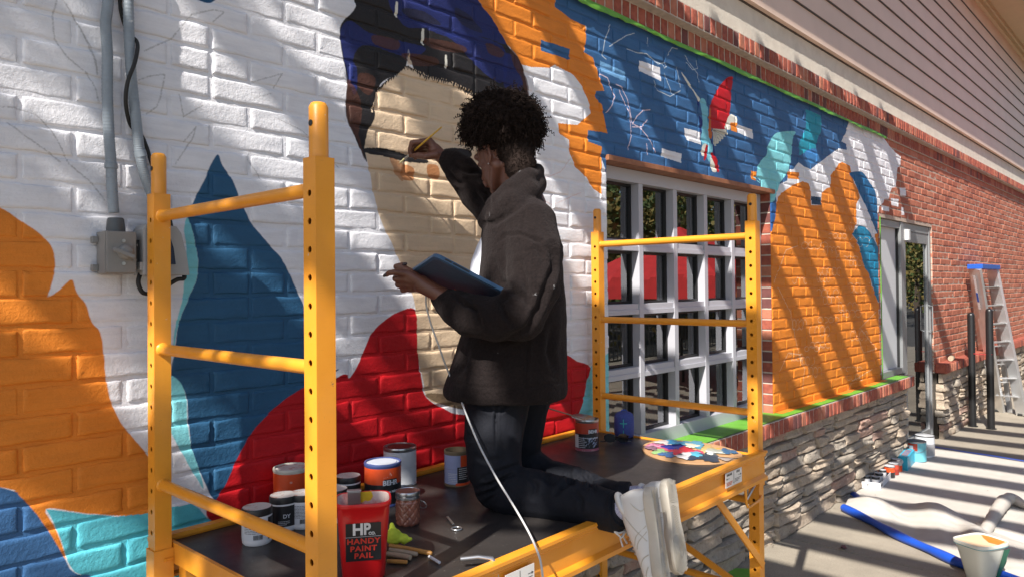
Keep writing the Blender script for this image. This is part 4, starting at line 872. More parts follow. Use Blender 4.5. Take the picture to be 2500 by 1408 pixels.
def blob(mb, name, mt, parent, voxel, it=4, creases=(), noise_amp=0, fac=.5, post=None):
    """closed shapes -> one continuous skin; creases: (pixel line, width, depth) pressed into the side that faces the viewer of the line"""
    me = mb.mesh(name+'_raw'); o = bpy.data.objects.new('tmp', me); COL.objects.link(o)
    bm = bmesh.new(); bm.from_mesh(me); bmesh.ops.recalc_face_normals(bm, faces=bm.faces); bm.to_mesh(me); bm.free()
    r_ = o.modifiers.new('r', 'REMESH'); r_.mode = 'VOXEL'; r_.voxel_size = voxel
    s_ = o.modifiers.new('s', 'SMOOTH'); s_.iterations = it; s_.factor = fac
    dg = bpy.context.evaluated_depsgraph_get(); me2 = bpy.data.meshes.new_from_object(o.evaluated_get(dg)); bpy.data.objects.remove(o, do_unlink=True)
    n = len(me2.vertices); v = np.empty(n*3); me2.vertices.foreach_get('co', v); v = v.reshape(-1, 3)
    nr = np.empty(n*3); me2.vertices.foreach_get('normal', nr); nr = nr.reshape(-1, 3)
    if creases or noise_amp:
        pp = px(v); view = v/np.linalg.norm(v, axis=1)[:, None]; front = np.clip(-(nr*view).sum(1)*2.2, 0, 1); dep = v@CF; disp = np.zeros(n)
        for line, w, d in creases:
            L = np.array(line, float); best = np.full(n, 1e9); tt = np.zeros(n)
            for i in range(len(L)-1):
                a, b = L[i], L[i+1]; ab = b-a; t = np.clip(((pp-a)@ab)/(ab@ab), 0, 1); dd = np.linalg.norm(pp-(a+t[:, None]*ab), axis=1)
                up = dd < best; best[up] = dd[up]; tt[up] = (i+t[up])/(len(L)-1)
            fall = np.sin(np.clip(tt, .04, .96)*np.pi)**.5; g = np.exp(-(best/w)**2)-.45*np.exp(-((best-1.9*w)/(w*.9))**2)
            disp -= d*g*fall*front
        if noise_amp:
            for k in range(5):
                q = v@np.random.default_rng(k+3).normal(0, 1, (3, 3))*(14+9*k); disp += noise_amp/(1+.6*k)*np.sin(q[:, 0])*np.sin(q[:, 1]+1)*np.cos(q[:, 2])
        v = v+nr*disp[:, None]
    if post is not None: v = post(v, nr)
    me2.vertices.foreach_set('co', (v-np.array(wloc(parent))).reshape(-1)); me2.update(); smooth(me2); me2.name = name; me2.materials.clear(); me2.materials.append(mt)
    o = bpy.data.objects.new(name, me2); COL.objects.link(o); o.parent = parent; return o

LFT = -CR; UP = np.array([0, 0, 1.0]); AW = CF     # picture-left, up, away from the viewer
person = thing('person', 'kneeling person in a black fleece jacket painting the wall while holding a tablet', 'person', (1.62, 1.45, -.625))
def skin_mat():
    m_, n, p = newmat('dark_brown_skin'); v = objc(n)
    a = ramp(n, noise(n, v, 12, 4, .6).outputs[0], [(.3, (.105, .038, .022)), (.7, (.165, .066, .040))]); n.links.new(a, p.inputs['Base Color'])
    p.inputs['Roughness'].default_value = .42; p.inputs['Subsurface Weight'].default_value = .06; p.inputs['Subsurface Radius'].default_value = (.01, .004, .002); p.inputs['Subsurface Scale'].default_value = .3
    bump(n, p, [(noise(n, v, 220, 3, .6).outputs[0], .15, .001)]); return m_
M['skin'] = skin_mat()
def fleece():
    m_, n, p = newmat('black_fleece'); v = objc(n)
    a = ramp(n, noise(n, v, 150, 4, .7).outputs[0], [(.35, (.009, .0065, .0065)), (.7, (.018, .0125, .012))])
    sp_ = noise(n, objc(n, (1, 1, .6)), 26, 2, .5); s2 = noise(n, v, 420, 2, .6)
    f = N(n, 'ShaderNodeMath', operation='MULTIPLY'); n.links.new(ramp(n, sp_.outputs[0], [(.72, (0, 0, 0)), (.75, (.6, .6, .6))]), f.inputs[0]); n.links.new(ramp(n, s2.outputs[0], [(.54, (0, 0, 0)), (.58, (1, 1, 1))]), f.inputs[1])
    a = mix(n, f.outputs[0], a, (.6, .6, .6)); n.links.new(a, p.inputs['Base Color']); p.inputs['Roughness'].default_value = .95; p.inputs['Specular IOR Level'].default_value = .15
    p.inputs['Sheen Weight'].default_value = .06; p.inputs['Sheen Roughness'].default_value = .45; p.inputs['Sheen Tint'].default_value = (.75, .65, .65, 1)
    bump(n, p, [(noise(n, v, 130, 4, .7).outputs[0], .9, .006), (noise(n, v, 420, 3, .7).outputs[0], .5, .002)]); return m_
M['fleece'] = fleece()
M['jean'] = mat('charcoal_trousers', (.010, .011, .016), .8, nscale=30, bmp=.4, bscale=160, spec=.2)
M['shirt'] = mat('white_cotton', (.72, .73, .80), .8, var=.02); M['shoe'] = mat('white_leather', (.60, .585, .56), .42, var=.03, nscale=6, dirt=(.30, .22, .15), dscale=40, dthr=.70); M['sole'] = mat('cream_rubber', (.52, .475, .40), .6, nscale=10, dirt=(.28, .2, .14), dscale=30, dthr=.68)
M['sock'] = mat('flecked_sock', (.22, .22, .33), .9, nscale=260, col2=(.55, .55, .66)); M['nail'] = mat('dark_nails', (.03, .015, .018), .2)

# body: head, neck, trunk, arms and hands as one skin
hd = D(1230, 370, 2.20); h_f = LFT*.66+AW*.70-UP*.32; h_f /= np.linalg.norm(h_f); h_s = np.cross(h_f, UP); h_s /= np.linalg.norm(h_s); h_u = np.cross(h_s, h_f)   # forward, side, up of the head
mb = MB()
ellips(mb, hd+h_u*.012-h_f*.004, h_f*.093, h_s*.073, h_u*.092)
ellips(mb, hd+h_f*.030-h_u*.045, h_f*.062, h_s*.056, h_u*.068)
capsule(mb, hd+h_f*.045-h_u*.092, hd+h_f*.066-h_u*.096, .030, .022)           # jaw and chin
for s_ in (-1, 1):
    capsule(mb, hd-h_f*.006-h_u*.055+h_s*s_*.050, hd+h_f*.045-h_u*.092+h_s*s_*.022, .022, .020)
    capsule(mb, hd+h_f*.048-h_u*.022+h_s*s_*.040, hd+h_f*.062-h_u*.030+h_s*s_*.022, .021, .018)   # cheeks
    ec = hd-h_f*.006-h_u*.022+h_s*s_*.070                                                   # ear: rim, lobe
    th = np.linspace(.3, 5.2, 12); pts = [ec+h_u*.027*math.cos(t)-h_f*.015*math.sin(t)+h_s*s_*(.006+.006*math.sin(t)) for t in th]; chain(mb, pts, [.0052]*12, 8)
    capsule(mb, ec-h_u*.022+h_f*.003+h_s*s_*.003, ec-h_u*.029+h_f*.003+h_s*s_*.004, .007, .006); capsule(mb, ec+h_f*.004, ec-h_u*.01, .008, .010)
    capsule(mb, hd+h_f*.083+h_u*.012+h_s*s_*.012, hd+h_f*.074+h_u*.010+h_s*s_*.045, .011, .010)   # brow ridge
    ellips(mb, hd+h_f*.076-h_u*.012+h_s*s_*.030, h_f*.012, h_s*.014, h_u*.009, 10)                # eyeballs under lids
chain(mb, [hd+h_f*.086-h_u*.002, hd+h_f*.100-h_u*.030, hd+h_f*.105-h_u*.040], [.008, .010, .012], 10)   # nose
for s_ in (-1, 1): capsule(mb, hd+h_f*.094-h_u*.043+h_s*s_*.012, hd+h_f*.088-h_u*.044+h_s*s_*.014, .0075, .007, 8)
capsule(mb, hd+h_f*.090-h_u*.064-h_s*.020, hd+h_f*.090-h_u*.064+h_s*.020, .0075, .0075, 8); capsule(mb, hd+h_f*.088-h_u*.075-h_s*.017, hd+h_f*.088-h_u*.075+h_s*.017, .008, .008, 8)
nb = D(1282, 500, 2.19); capsule(mb, hd-h_f*.028-h_u*.055, nb, .052, .058); capsule(mb, nb, D(1270, 620, 2.19), .065, .10)
capsule(mb, D(1270, 620, 2.19), D(1255, 900, 2.19), .11, .12)
# right arm and brush hand (far side, against the wall)
wr = D(1082, 388, 2.375); chain(mb, [D(1265, 560, 2.34), D(1175, 495, 2.37), wr], [.05, .037, .0225]); capsule(mb, wr, D(1062, 368, 2.385), .0225, .024)
def finger(pts, rs): chain(mb, pts, rs, 10)
mc = [D(1048, 344, 2.375), D(1046, 349, 2.398), D(1046, 356, 2.418), D(1048, 364, 2.436)]
for k, q in enumerate(mc): capsule(mb, D(1066, 368, 2.383+.012*k), q, .017, .0125, 10)
finger([mc[0], D(1006, 349, 2.372), D(1001, 366, 2.378), D(1003, 381, 2.385)], [.0115, .0098, .0088, .0075])
finger([mc[1], D(1008, 358, 2.398), D(1008, 374, 2.40), D(1014, 386, 2.402)], [.0115, .0098, .0088, .0078])
finger([mc[2], D(1012, 366, 2.420), D(1018, 383, 2.415), D(1031, 384, 2.41)], [.011, .0095, .0085, .0075])
finger([mc[3], D(1024, 372, 2.436), D(1030, 385, 2.430), D(1041, 386, 2.425)], [.010, .0085, .0078, .007])
finger([D(1066, 378, 2.362), D(1040, 382, 2.352), D(1022, 379, 2.358), D(1009, 381, 2.370)], [.016, .0125, .0105, .0085])
# left arm and the hand under the tablet
wl_ = D(1062, 712, 2.00); chain(mb, [D(1302, 590, 2.05), D(1285, 765, 1.985), D(1140, 758, 1.99), wl_], [.045, .038, .034, .0235]); capsule(mb, wl_, D(1030, 694, 2.01), .0235, .026)
ml = [D(994, 668, 2.00), D(990, 680, 2.005), D(994, 692, 2.012), D(1002, 703, 2.02)]
for k, q in enumerate(ml): capsule(mb, D(1032, 692, 2.005+.005*k), q, .021, .0135, 10)
finger([ml[0], D(966, 664, 1.985), D(951, 666, 1.99), D(943, 671, 1.995)], [.0125, .0098, .0085, .007])
finger([ml[1], D(966, 680, 2.01), D(968, 672, 2.035), D(982, 664, 2.05)], [.012, .0105, .009, .008])
finger([ml[2], D(972, 695, 2.022), D(972, 687, 2.045), D(988, 678, 2.06)], [.0115, .010, .009, .008])
finger([ml[3], D(984, 708, 2.03), D(982, 700, 2.05), D(996, 692, 2.065)], [.010, .009, .008, .007])
finger([D(1012, 672, 2.03), D(985, 655, 2.045), D(968, 651, 2.05), D(984, 646, 2.045)], [.015, .0115, .010, .008])
body = blob(mb, 'body', M['skin'], person, .0036, 3)
for c, a, b in ((D(940, 672, 1.990), -CR*.7-CU*.5, .0052), (D(988, 645, 2.038), CR*.9+CU*.3, .0055)):
    mb = MB(); n0 = -CF; ellips(mb, c, np.asarray(a)*.0085, np.cross(a, n0)*b, n0*.0035, 10); mb.build('fingernail', M['nail'], body, sm=60)
for s_ in (-1, 1):
    mb = MB(); c = hd+h_f*.083-h_u*.013+h_s*s_*.030; chain(mb, [c+h_s*.014, c+h_f*.004, c-h_s*.014], [.0012, .0016, .0012], 6); mb.build('eyelash', M['black'], body)
    mb = MB(); c = hd+h_f*.088+h_u*.013+h_s*s_*.028; chain(mb, [c+h_s*s_*.020-h_u*.002-h_f*.008, c+h_u*.003, c-h_s*s_*.016], [.0015, .0025, .002], 6); mb.build('eyebrow', M['black'], body)
er = hd-h_f*.003-h_u*.052-h_s*.079*np.sign(h_s@CF); mb = MB(); ellips(mb, er, CR*.0026, CF*.0026, CU*.0026, 10); mb.build('earring', M['steel'], body, sm=60)
# hair: cropped sides and a crown of small coils
M['hair'] = mat('black_hair', (.022, .013, .010), .8, nscale=60, bmp=.9, bscale=260, spec=.18)
hc = D(1227, 303, 2.20)
mb = MB(); ellips(mb, hd+h_u*.024-h_f*.020, h_f*.092, h_s*.0785, h_u*.084); ellips(mb, hd-h_u*.018-h_f*.046, h_f*.056, h_s*.069, h_u*.062)
chain(mb, [hd-h_f*.050-h_u*.025, hd-h_f*.052-h_u*.070, hd-h_f*.050-h_u*.085], [.058, .052, .044])
ellips(mb, hc+UP*.002, CR*.116, CF*.106, UP*.092)
crop = blob(mb, 'hair', M['hair'], person, .006, 3, noise_amp=.004)
mb = MB(); r = np.random.default_rng(4)
for k in range(4200):
    d = r.normal(0, 1, 3); d /= np.linalg.norm(d)
    if d[2] < -.62: continue
    if (d@h_f) > .80 and d[2] < -.2: continue
    c0 = hc+CR*.109*(d@CR)+CF*.100*(d@CF)+UP*.088*d[2]; L = r.uniform(.012, .034); g = np.array(d)+r.normal(0, .5, 3); g[2] -= .3*(1-abs(d[2])); g /= np.linalg.norm(g)
    if r.random() < .05: L *= 1.7
    a = np.cross(g, (0.3, .2, .9)); a /= np.linalg.norm(a); b = np.cross(g, a); ph = r.uniform(0, 6.3); rad = r.uniform(.0022, .0042); turns = L/r.uniform(.007, .010); n_ = int(9+turns*5)
    t = np.linspace(0, 1, n_); pth = c0+g*(L*t)[:, None]+np.outer(-.014*t*t*r.uniform(0, 1.6), UP)+rad*(np.cos(ph+turns*6.28*t)[:, None]*a+np.sin(ph+turns*6.28*t)[:, None]*b)
    mb.tube(pth, np.linspace(.0019, .0012, n_), 3, cap=False)
cm_ = crop.data; nv_ = len(cm_.vertices); va = np.empty(nv_*3); cm_.vertices.foreach_get('co', va); va = va.reshape(-1, 3)+np.array(wloc(person)); vn = np.empty(nv_*3); cm_.vertices.foreach_get('normal', vn); vn = vn.reshape(-1, 3)
ok = np.where(va[:, 2] < hc[2]-.035)[0]
for k in r.choice(ok, min(2600, len(ok)), replace=False):      # short faded hair on the back and sides of the head
    fade = np.clip((va[k, 2]-(hc[2]-.17))/.13, 0, 1); g = vn[k]+r.normal(0, .7, 3); g /= np.linalg.norm(g); L = .003+r.uniform(.002, .009)*fade
    a = np.cross(g, (0.3, .2, .9)); a /= np.linalg.norm(a); b = np.cross(g, a); ph = r.uniform(0, 6.3); t = np.linspace(0, 1, 7)
    mb.tube(va[k]-vn[k]*.001+g*(L*t)[:, None]+(.0010+.0014*fade)*(np.cos(ph+9*t)[:, None]*a+np.sin(ph+9*t)[:, None]*b), np.linspace(.0013, .0008, 7), 3, cap=False)
ob = mb.build('hair_coils', M['hair'], crop, sm=180, fix=False); tag(ob, kind='stuff')

# jacket
J = lambda y, l, r_, t, d=2.19, k=2.4: (D((l+r_)/2, y, d), CR*((r_-l)/2/FPX*d), CF*t, k)
mb = MB()
loft(mb, [J(478, 1210, 1322, .085, 2.20, 2.2), J(500, 1196, 1332, .12), J(530, 1184, 1346, .160), J(570, 1176, 1358, .185), J(630, 1170, 1371, .195), J(700, 1162, 1378, .195), J(780, 1140, 1382, .20), J(850, 1115, 1383, .205), J(905, 1096, 1385, .21), J(945, 1082, 1386, .212), J(962, 1084, 1383, .205)])
# collar, standing, open at the throat
cl = [D(1309, 418, 2.20), D(1290, 432, 2.115), D(1250, 462, 2.075), D(1212, 500, 2.085), D(1188, 540, 2.12)]; chain(mb, cl, [.026, .029, .032, .033, .028])
cl2 = [D(1309, 418, 2.20), D(1300, 428, 2.28), D(1262, 455, 2.33), D(1222, 492, 2.32), D(1192, 532, 2.26)]; chain(mb, cl2, [.026, .028, .030, .030, .026])
cl3 = [D(1306, 450, 2.20), D(1285, 468, 2.10), D(1250, 498, 2.06), D(1218, 530, 2.08)]; chain(mb, cl3, [.038, .042, .045, .04])
# left sleeve (near)
chain(mb, [D(1292, 555, 2.06), D(1305, 620, 2.015), D(1302, 700, 1.975), D(1268, 768, 1.955), D(1205, 779, 1.95), D(1150, 769, 1.965), D(1112, 750, 1.985), D(1090, 738, 2.00)], [.085, .084, .077, .075, .062, .062, .050, .040])
chain(mb, [D(1090, 738, 2.00), D(1079, 729, 2.01)], [.039, .034])
# right sleeve (far)
chain(mb, [D(1255, 530, 2.31), D(1205, 505, 2.35), D(1165, 470, 2.37), D(1128, 420, 2.37), D(1106, 398, 2.372)], [.085, .072, .062, .056, .044]); chain(mb, [D(1106, 398, 2.372), D(1096, 391, 2.372)], [.041, .036])
cr = [([(1205, 640), (1225, 690), (1262, 715), (1290, 740)], 8, .010), ([(1250, 715), (1222, 735), (1235, 770), (1252, 790)], 7, .011), ([(1150, 735), (1168, 775), (1172, 800)], 7, .012), ([(1105, 715), (1135, 745), (1180, 760)], 5, .010),
      ([(1345, 600), (1352, 650), (1318, 740), (1290, 800), (1230, 832)], 8, .011), ([(1215, 592), (1235, 574), (1270, 572), (1320, 590), (1345, 625)], 4, .006), ([(1280, 490), (1278, 540), (1276, 572)], 3, .004), ([(1290, 810), (1287, 880), (1284, 960)], 3.5, .006),
      ([(1176, 545), (1210, 545), (1255, 515), (1300, 480)], 6, .006), ([(1080, 930), (1180, 945), (1290, 945), (1384, 930)], 3, .005), ([(1355, 728), (1384, 730)], 3, .006), ([(1350, 800), (1340, 860), (1352, 900)], 8, .010), ([(1140, 860), (1120, 910)], 9, .010),
      ([(1110, 400), (1125, 415), (1145, 422), (1165, 420)], 5, .012), ([(1092, 415), (1110, 440), (1130, 450)], 5, .012), ([(1140, 440), (1160, 470), (1180, 500)], 7, .014), ([(1165, 455), (1190, 475), (1195, 510)], 6, .010), ([(1270, 640), (1285, 700), (1295, 760)], 8, .010), ([(1300, 570), (1330, 640)], 8, .006)]
jk = blob(mb, 'jacket', M['fleece'], person, .0062, 4, cr, .0018)
mb = MB(); zp = dens([D(x, y, d) for x, y, d in [(1183, 556, 2.05), (1178, 600, 2.0), (1172, 650, 2.0)]]); 
# T-shirt
mb = MB(); loft(mb, [J(565, 1182, 1260, .05, 2.17), J(600, 1164, 1260, .06, 2.17), J(640, 1149, 1260, .07, 2.17), J(690, 1143, 1260, .08, 2.17), J(740, 1140, 1260, .08, 2.17)]); blob(mb, 't_shirt', M['shirt'], person, .007, 3)

# trousers
mb = MB()
chain(mb, [D(1235, 880, 2.13), D(1214, 980, 2.105), D(1206, 1060, 2.08), D(1206, 1140, 2.06), D(1216, 1186, 2.05)], [.10, .098, .088, .080, .069]); chain(mb, [D(1216, 1186, 2.05), D(1240, 1195, 2.04), D(1300, 1204, 2.015), D(1380, 1220, 1.975), D(1450, 1235, 1.925), D(1495, 1248, 1.895)], [.069, .072, .070, .064, .057, .055])
chain(mb, [D(1265, 880, 2.28), D(1282, 980, 2.27), D(1270, 1070, 2.27), D(1272, 1120, 2.28)], [.09, .080, .072, .062]); chain(mb, [D(1272, 1120, 2.28), D(1330, 1165, 2.25), D(1400, 1180, 2.18), D(1470, 1205, 2.09), D(1512, 1216, 2.02)], [.060, .060, .055, .049, .046])
pc = [([(1165, 1190), (1200, 1180), (1250, 1158)], 4, .010), ([(1170, 1210), (1205, 1195), (1230, 1172)], 4, .012), ([(1185, 1225), (1215, 1200), (1240, 1175)], 3.5, .008), ([(1355, 1205), (1375, 1188), (1400, 1180)], 4, .008), ([(1215, 975), (1210, 1020), (1212, 1090)], 3, .006), ([(1140, 1060), (1160, 1075)], 5, .006),
      ([(1370, 1185), (1400, 1165), (1420, 1150)], 5, .010), ([(1435, 1190), (1445, 1172), (1470, 1160)], 4, .010), ([(1395, 1150), (1385, 1168), (1400, 1180)], 4, .008), ([(1495, 1200), (1490, 1250), (1500, 1285)], 3, .006), ([(1420, 1150), (1440, 1175), (1455, 1200)], 4, .008), ([(1165, 985), (1200, 1000)], 5, .006), ([(1240, 985), (1220, 1005)], 4, .006), ([(1330, 1160), (1345, 1180)], 6, .008)]
pc = [(l_, w_*1.15, d_*1.5) for l_, w_, d_ in pc]+[([(1290, 1160), (1310, 1185), (1300, 1215)], 5, .007), ([(1400, 1195), (1420, 1220), (1415, 1250)], 5, .007), ([(1155, 1110), (1185, 1125), (1230, 1120)], 6, .006), ([(1180, 1165), (1220, 1150), (1262, 1135)], 5, .009)]
tr_ = blob(mb, 'trousers', M['jean'], person, .006, 3, pc, .0012)

# socks and shoes
def frame(heel, toe, up_hint):
    l = toe-heel; L = np.linalg.norm(l); l = l/L; u = up_hint-l*(up_hint@l); u /= np.linalg.norm(u); return l, u, np.cross(l, u), L
def shoe(heel, toe, up_hint, name):
    l, u, s_, L = frame(heel, toe, up_hint); k = L/.29
    def Pt(a, h, w): return heel+l*(a*k)+u*(h*k)+s_*(w*k)
    # outsole outline (a along the foot, w half widths)
    out = [(0.0, .0), (.006, .022), (.025, .034), (.07, .035), (.12, .033), (.17, .042), (.215, .048), (.25, .044), (.278, .028), (.290, .0)]
    ol = [(a, w) for a, w in out]+[(a, -w*.92) for a, w in out[::-1][1:-1]]
    ol = [(q[0], q[1]) for q in dens([np.array([a, w, 0]) for a, w in ol+[ol[0]]], 4)[:-1]]
    sh = bpy.data.objects.new('shoe', None)
    mb = MB(); n_ = len(ol); rings = [(0, .93), (.004, 1.0), (.024, 1.0), (.029, .95)]
    V = [Pt(.145+(a-.145)*sc_, h, w*sc_) for h, sc_ in rings for a, w in ol]
    mb.add(V, [(i*n_+j, i*n_+(j+1) % n_, (i+1)*n_+(j+1) % n_, (i+1)*n_+j) for i in range(3) for j in range(n_)]+[tuple(range(n_-1, -1, -1)), tuple(3*n_+j for j in range(n_))])
    so = mb.build('sole', M['sole'], person, sm=35)
    # tread: concentric rings and grooves on the underside
    t_ = MB()
    for cx_, rr in ((.222, (.008, .013, .018)),):
        for q in rr: t_.tube([Pt(cx_+q*math.cos(x), -.0006, q*math.sin(x)) for x in np.linspace(0, 6.283, 21)], .0009, 5, cap=False)
    for q in np.arange(.02, .075, .0048):
        pts = [Pt(.0+q*math.cos(x)*1.0, -.0006, q*math.sin(x)) for x in np.linspace(-1.3, 1.3, 17)]
        pts = [Pt(a_, -.0006, w_) for a_, w_ in [(q*math.cos(x), q*math.sin(x)) for x in np.linspace(-1.3, 1.3, 17)] if abs(w_) < .031 and a_ > .004]
        if len(pts) > 2: t_.tube(pts, .0009, 4, cap=False)
    for q in np.arange(.026, .062, .0045):
        pts = [(.222+q*math.cos(x), q*math.sin(x)) for x in np.linspace(-3.1, 3.1, 41)]
        run = []
        for a_, w_ in pts:
            if abs(w_) < .040 and a_ < .283 and a_ > .17: run.append(Pt(a_, -.0006, w_))
            else:
                if len(run) > 2: t_.tube(run, .0009, 4, cap=False)
                run = []
        if len(run) > 2: t_.tube(run, .0009, 4, cap=False)
    for a_ in np.arange(.085, .165, .0052): t_.tube([Pt(a_+.004*math.sin(w_*120), -.0006, w_) for w_ in np.linspace(-.029, .029, 9)], .0009, 4, cap=False)
    t_.build('tread', M['sole'], so, sm=60)
    mb = MB()    # upper
    rg = []
    for a, w, h in ((.006, .020, .05), (.02, .030, .085), (.05, .033, .092), (.09, .034, .085), (.125, .036, .075), (.16, .039, .062), (.20, .043, .050), (.24, .041, .042), (.268, .028, .036), (.282, .014, .031)):
        rg.append((Pt(a, .022+h*.42, 0), s_*(w*k), u*(h*.5*k), 2.6))
    loft(mb, rg); cr_ = []
    up_ = blob(mb, 'shoe_upper', M['shoe'], person, .004, 2)
    mb = MB(); mb.tube([Pt(.048+.031*math.cos(x), .095-.012*math.cos(x)+.002, .024*math.sin(x)) for x in np.linspace(0, 6.283, 25)], .0075, 8, cap=False); mb.build('collar', M['shoe'], up_, sm=60)
    mb = MB()    # stitched panels, stripes
    for sd in (1, -1):
        def sp_(a, h): 
            w_ = np.interp(a, [0, .02, .05, .09, .125, .16, .20, .24, .268], [.018, .030, .033, .034, .036, .039, .043, .041, .03]); hh = np.interp(a, [0, .02, .05, .09, .125, .16, .2, .24, .27], [.05, .085, .092, .085, .075, .062, .05, .042, .03])
            c_ = .022+hh*.42; z_ = np.clip((h-c_)/(hh*.5), -.98, .98); return Pt(a, h, sd*w_*(1-abs(z_)**2.6)**(1/2.6)*1.01)
        for ln in ([(.015, .085), (.045, .060), (.06, .040), (.055, .030)], [(.075, .088), (.11, .060), (.14, .032)], [(.10, .030), (.125, .060), (.150, .068)], [(.115, .030), (.14, .055), (.16, .062)], [(.175, .032), (.185, .048), (.205, .058)], [(.205, .036), (.225, .045), (.25, .047)]):
            mb.tube(dens([sp_(a, h) for a, h in ln], 4), .0014, 5)
    mb.build('stitching', M['sole'], up_, sm=60)
    mb = MB()
    for q in range(5):
        a = .125+q*.013; h = np.interp(a, [.125, .20], [.094, .072]); mb.tube([Pt(a, h-.012, -.022), Pt(a+.003, h+.001, 0), Pt(a, h-.012, .022)], .0030, 6)
    bw = Pt(.118, .100, 0)
    for sg in (-1, 1):
        mb.tube([bw, bw+u*.010+s_*sg*.022, bw+u*.018+s_*sg*.034-l*.006, bw+u*.004+s_*sg*.030+l*.01, bw], .0026, 6); mb.tube([bw, bw+u*.012+s_*sg*.014+l*.015, bw+u*.006+s_*sg*.02+l*.034], .0024, 6)
    mb.build('laces', M['shoe'], up_, sm=60)
    return Pt
print('open', px(np.array([hh for hh in [D(1597, 1186, 1.835)]]))); aL = D(1495, 1248, 1.895); aR = D(1512, 1216, 2.02)
kL = (D(1300, 1204, 2.015)-aL); kL /= np.linalg.norm(kL); kR = D(1400, 1180, 2.18)-aR; kR /= np.linalg.norm(kR)
hL, tL = D(1597, 1186, 1.835), D(1634, 1452, 1.79); PL_ = shoe(hL, tL, kL-CR*.25, 'L'); print('opening L', px(np.array([PL_(.05, .098, 0), PL_(.09,.1,0), PL_(.01,.09,0)])))
hR, tR = D(1637, 1166, 1.965), D(1668, 1402, 1.90); PR_ = shoe(hR, tR, -CR*.74+CF*.62+UP*.05, 'R')
for a, P_, r0 in ((aL, PL_, .043), (aR, PR_, .040)):
    mb = MB(); e = P_(.052, .085, 0); capsule(mb, a, a*.35+e*.65, r0-.006, .033); capsule(mb, a*.35+e*.65, P_(.048, .070, 0), .031, .024); blob(mb, 'sock', M['sock'], person, .005, 2)
    mb = MB(); d_ = (e-a)/np.linalg.norm(e-a); mb.tube([a+d_*.005, a+d_*.035], [r0+.007, r0+.0035], 24); mb.build('trouser_cuff', M['jean'], person, sm=60)
M['white_print'] = mat('white_print', (.7, .7, .72), .7)

# brush in the right hand
M['yellow'] = mat('yellow_handle', (.72, .42, .04), .4, dirt=(.35, .2, .1), dscale=60, dthr=.6); M['bristle'] = mat('pale_bristle', (.60, .55, .30), .8)
tip = onY(975, 399, 1.962); ta = D(1078, 311, 2.30); dv = ta-tip
br_ = thing('paintbrush', 'thin yellow paintbrush held in the hand against the wall', 'paintbrush', tip)
mb = MB(); mb.tube([tip+dv*.30, tip+dv*.45, tip+dv*.75, tip+dv], [.0030, .0036, .0030, .0022], 10); mb.build('handle', M['yellow'], br_, sm=60)
mb = MB(); mb.tube([tip+dv*.14, tip+dv*.30], [.0034, .0031], 10); mb.build('ferrule', M['steel'], br_, sm=60)
mb = MB(); mb.tube([tip, tip+dv*.04, tip+dv*.14], [.0006, .0032, .0034], 10); mb.build('bristles', M['bristle'], br_, sm=60)

# tablet in its blue case
A, B, C_ = D(984, 657, 2.053), D(1062, 621, 1.89), D(1246, 718, 1.97)
ex = (C_-B); w_ = np.linalg.norm(ex); ex /= w_; ey = A-B; ey -= ex*(ey@ex); hgt = np.linalg.norm(A-B); ey /= np.linalg.norm(ey); ez = np.cross(ex, ey)
if ez@CF > 0: ez = -ez       # towards the viewer: the back of the tablet
M['case'] = mat('blue_case', (.045, .105, .20), .5, var=.1, nscale=20, bmp=.2, bscale=150, dirt=(.06, .16, .08), dscale=6, dthr=.68); M['caseback'] = mat('slate_blue_cover', (.040, .060, .105), .55, var=.1, nscale=14, bmp=.25, bscale=90); M['screen'] = mat('dark_screen', (.01, .01, .012), .1)
tbl = thing('tablet', 'blue cased tablet resting on the forearm', 'tablet', B)
def rr(w, h, r_, n=6):
    out = []
    for cx_, cy_, a0 in ((r_, r_, math.pi), (w-r_, r_, 1.5*math.pi), (w-r_, h-r_, 0), (r_, h-r_, .5*math.pi)):
        for k in range(n+1): a = a0+k/n*math.pi/2; out.append((cx_+r_*math.cos(a), cy_+r_*math.sin(a)))
    return out
def slab(w, h, r_, z0, z1, off=(0, 0)): 
    b_ = MB(); return b_.prism([B+ex*(x+off[0])+ey*(y+off[1])+ez*z0 for x, y in rr(w, h, r_)], None, ez*(z1-z0))
slab(w_, hgt, .018, -.007, .0045).build('case', M['case'], tbl, bevel=.003)
slab(w_-.016, hgt-.016, .014, .0046, .0062, (.008, .008)).build('back_cover', M['caseback'], tbl, bevel=.0006)
slab(w_-.02, hgt-.02, .012, -.0078, -.0071, (.01, .01)).build('screen', M['screen'], tbl)
for x0_, x1_ in ((.03, .05), (.055, .105), (.21, .25)):
    b_ = MB(); b_.obox(B+ex*(x0_+x1_)/2-ey*.0004-ez*.001, ex*(x1_-x0_)/2, ey*.0008, ez*.0018); b_.build('slot', M['black'], tbl)
b_ = MB()
for q, rr_ in ((.55, .0050), (.575, .0036)): ellips(b_, B+ex*w_*q+ey*hgt*.70+ez*.0063, ex*rr_, ey*rr_*.8, ez*.0004, 10)
b_.build('paint_spot', mat('orange_ink2', (.55, .18, .08), .5), tbl)
# charging cable
M['cable'] = mat('pale_grey_cable', (.52, .52, .52), .45, var=.05)
cp = [(1042, 712, 2.03), (1040, 740, 2.05), (1052, 790, 2.06), (1070, 840, 2.06), (1084, 880, 2.08), (1100, 920, 2.10), (1122, 968, 2.05), (1140, 1015, 1.95), (1172, 1090, 1.88), (1212, 1165, 1.82), (1258, 1240, 1.74), (1292, 1300, 1.66), (1312, 1345, 1.595), (1320, 1372, 1.575), (1326, 1420, 1.57), (1330, 1500, 1.57), (1332, 1700, 1.57), (1335, 2100, 1.57)]
o = MB().tube(dens([D(x, y, d) for x, y, d in cp], 8), .0026, 8).build('charging_cable', M['cable'], None, sm=60); tag(o, 'pale grey cable hanging from the tablet down over the front edge of the deck', 'cable')
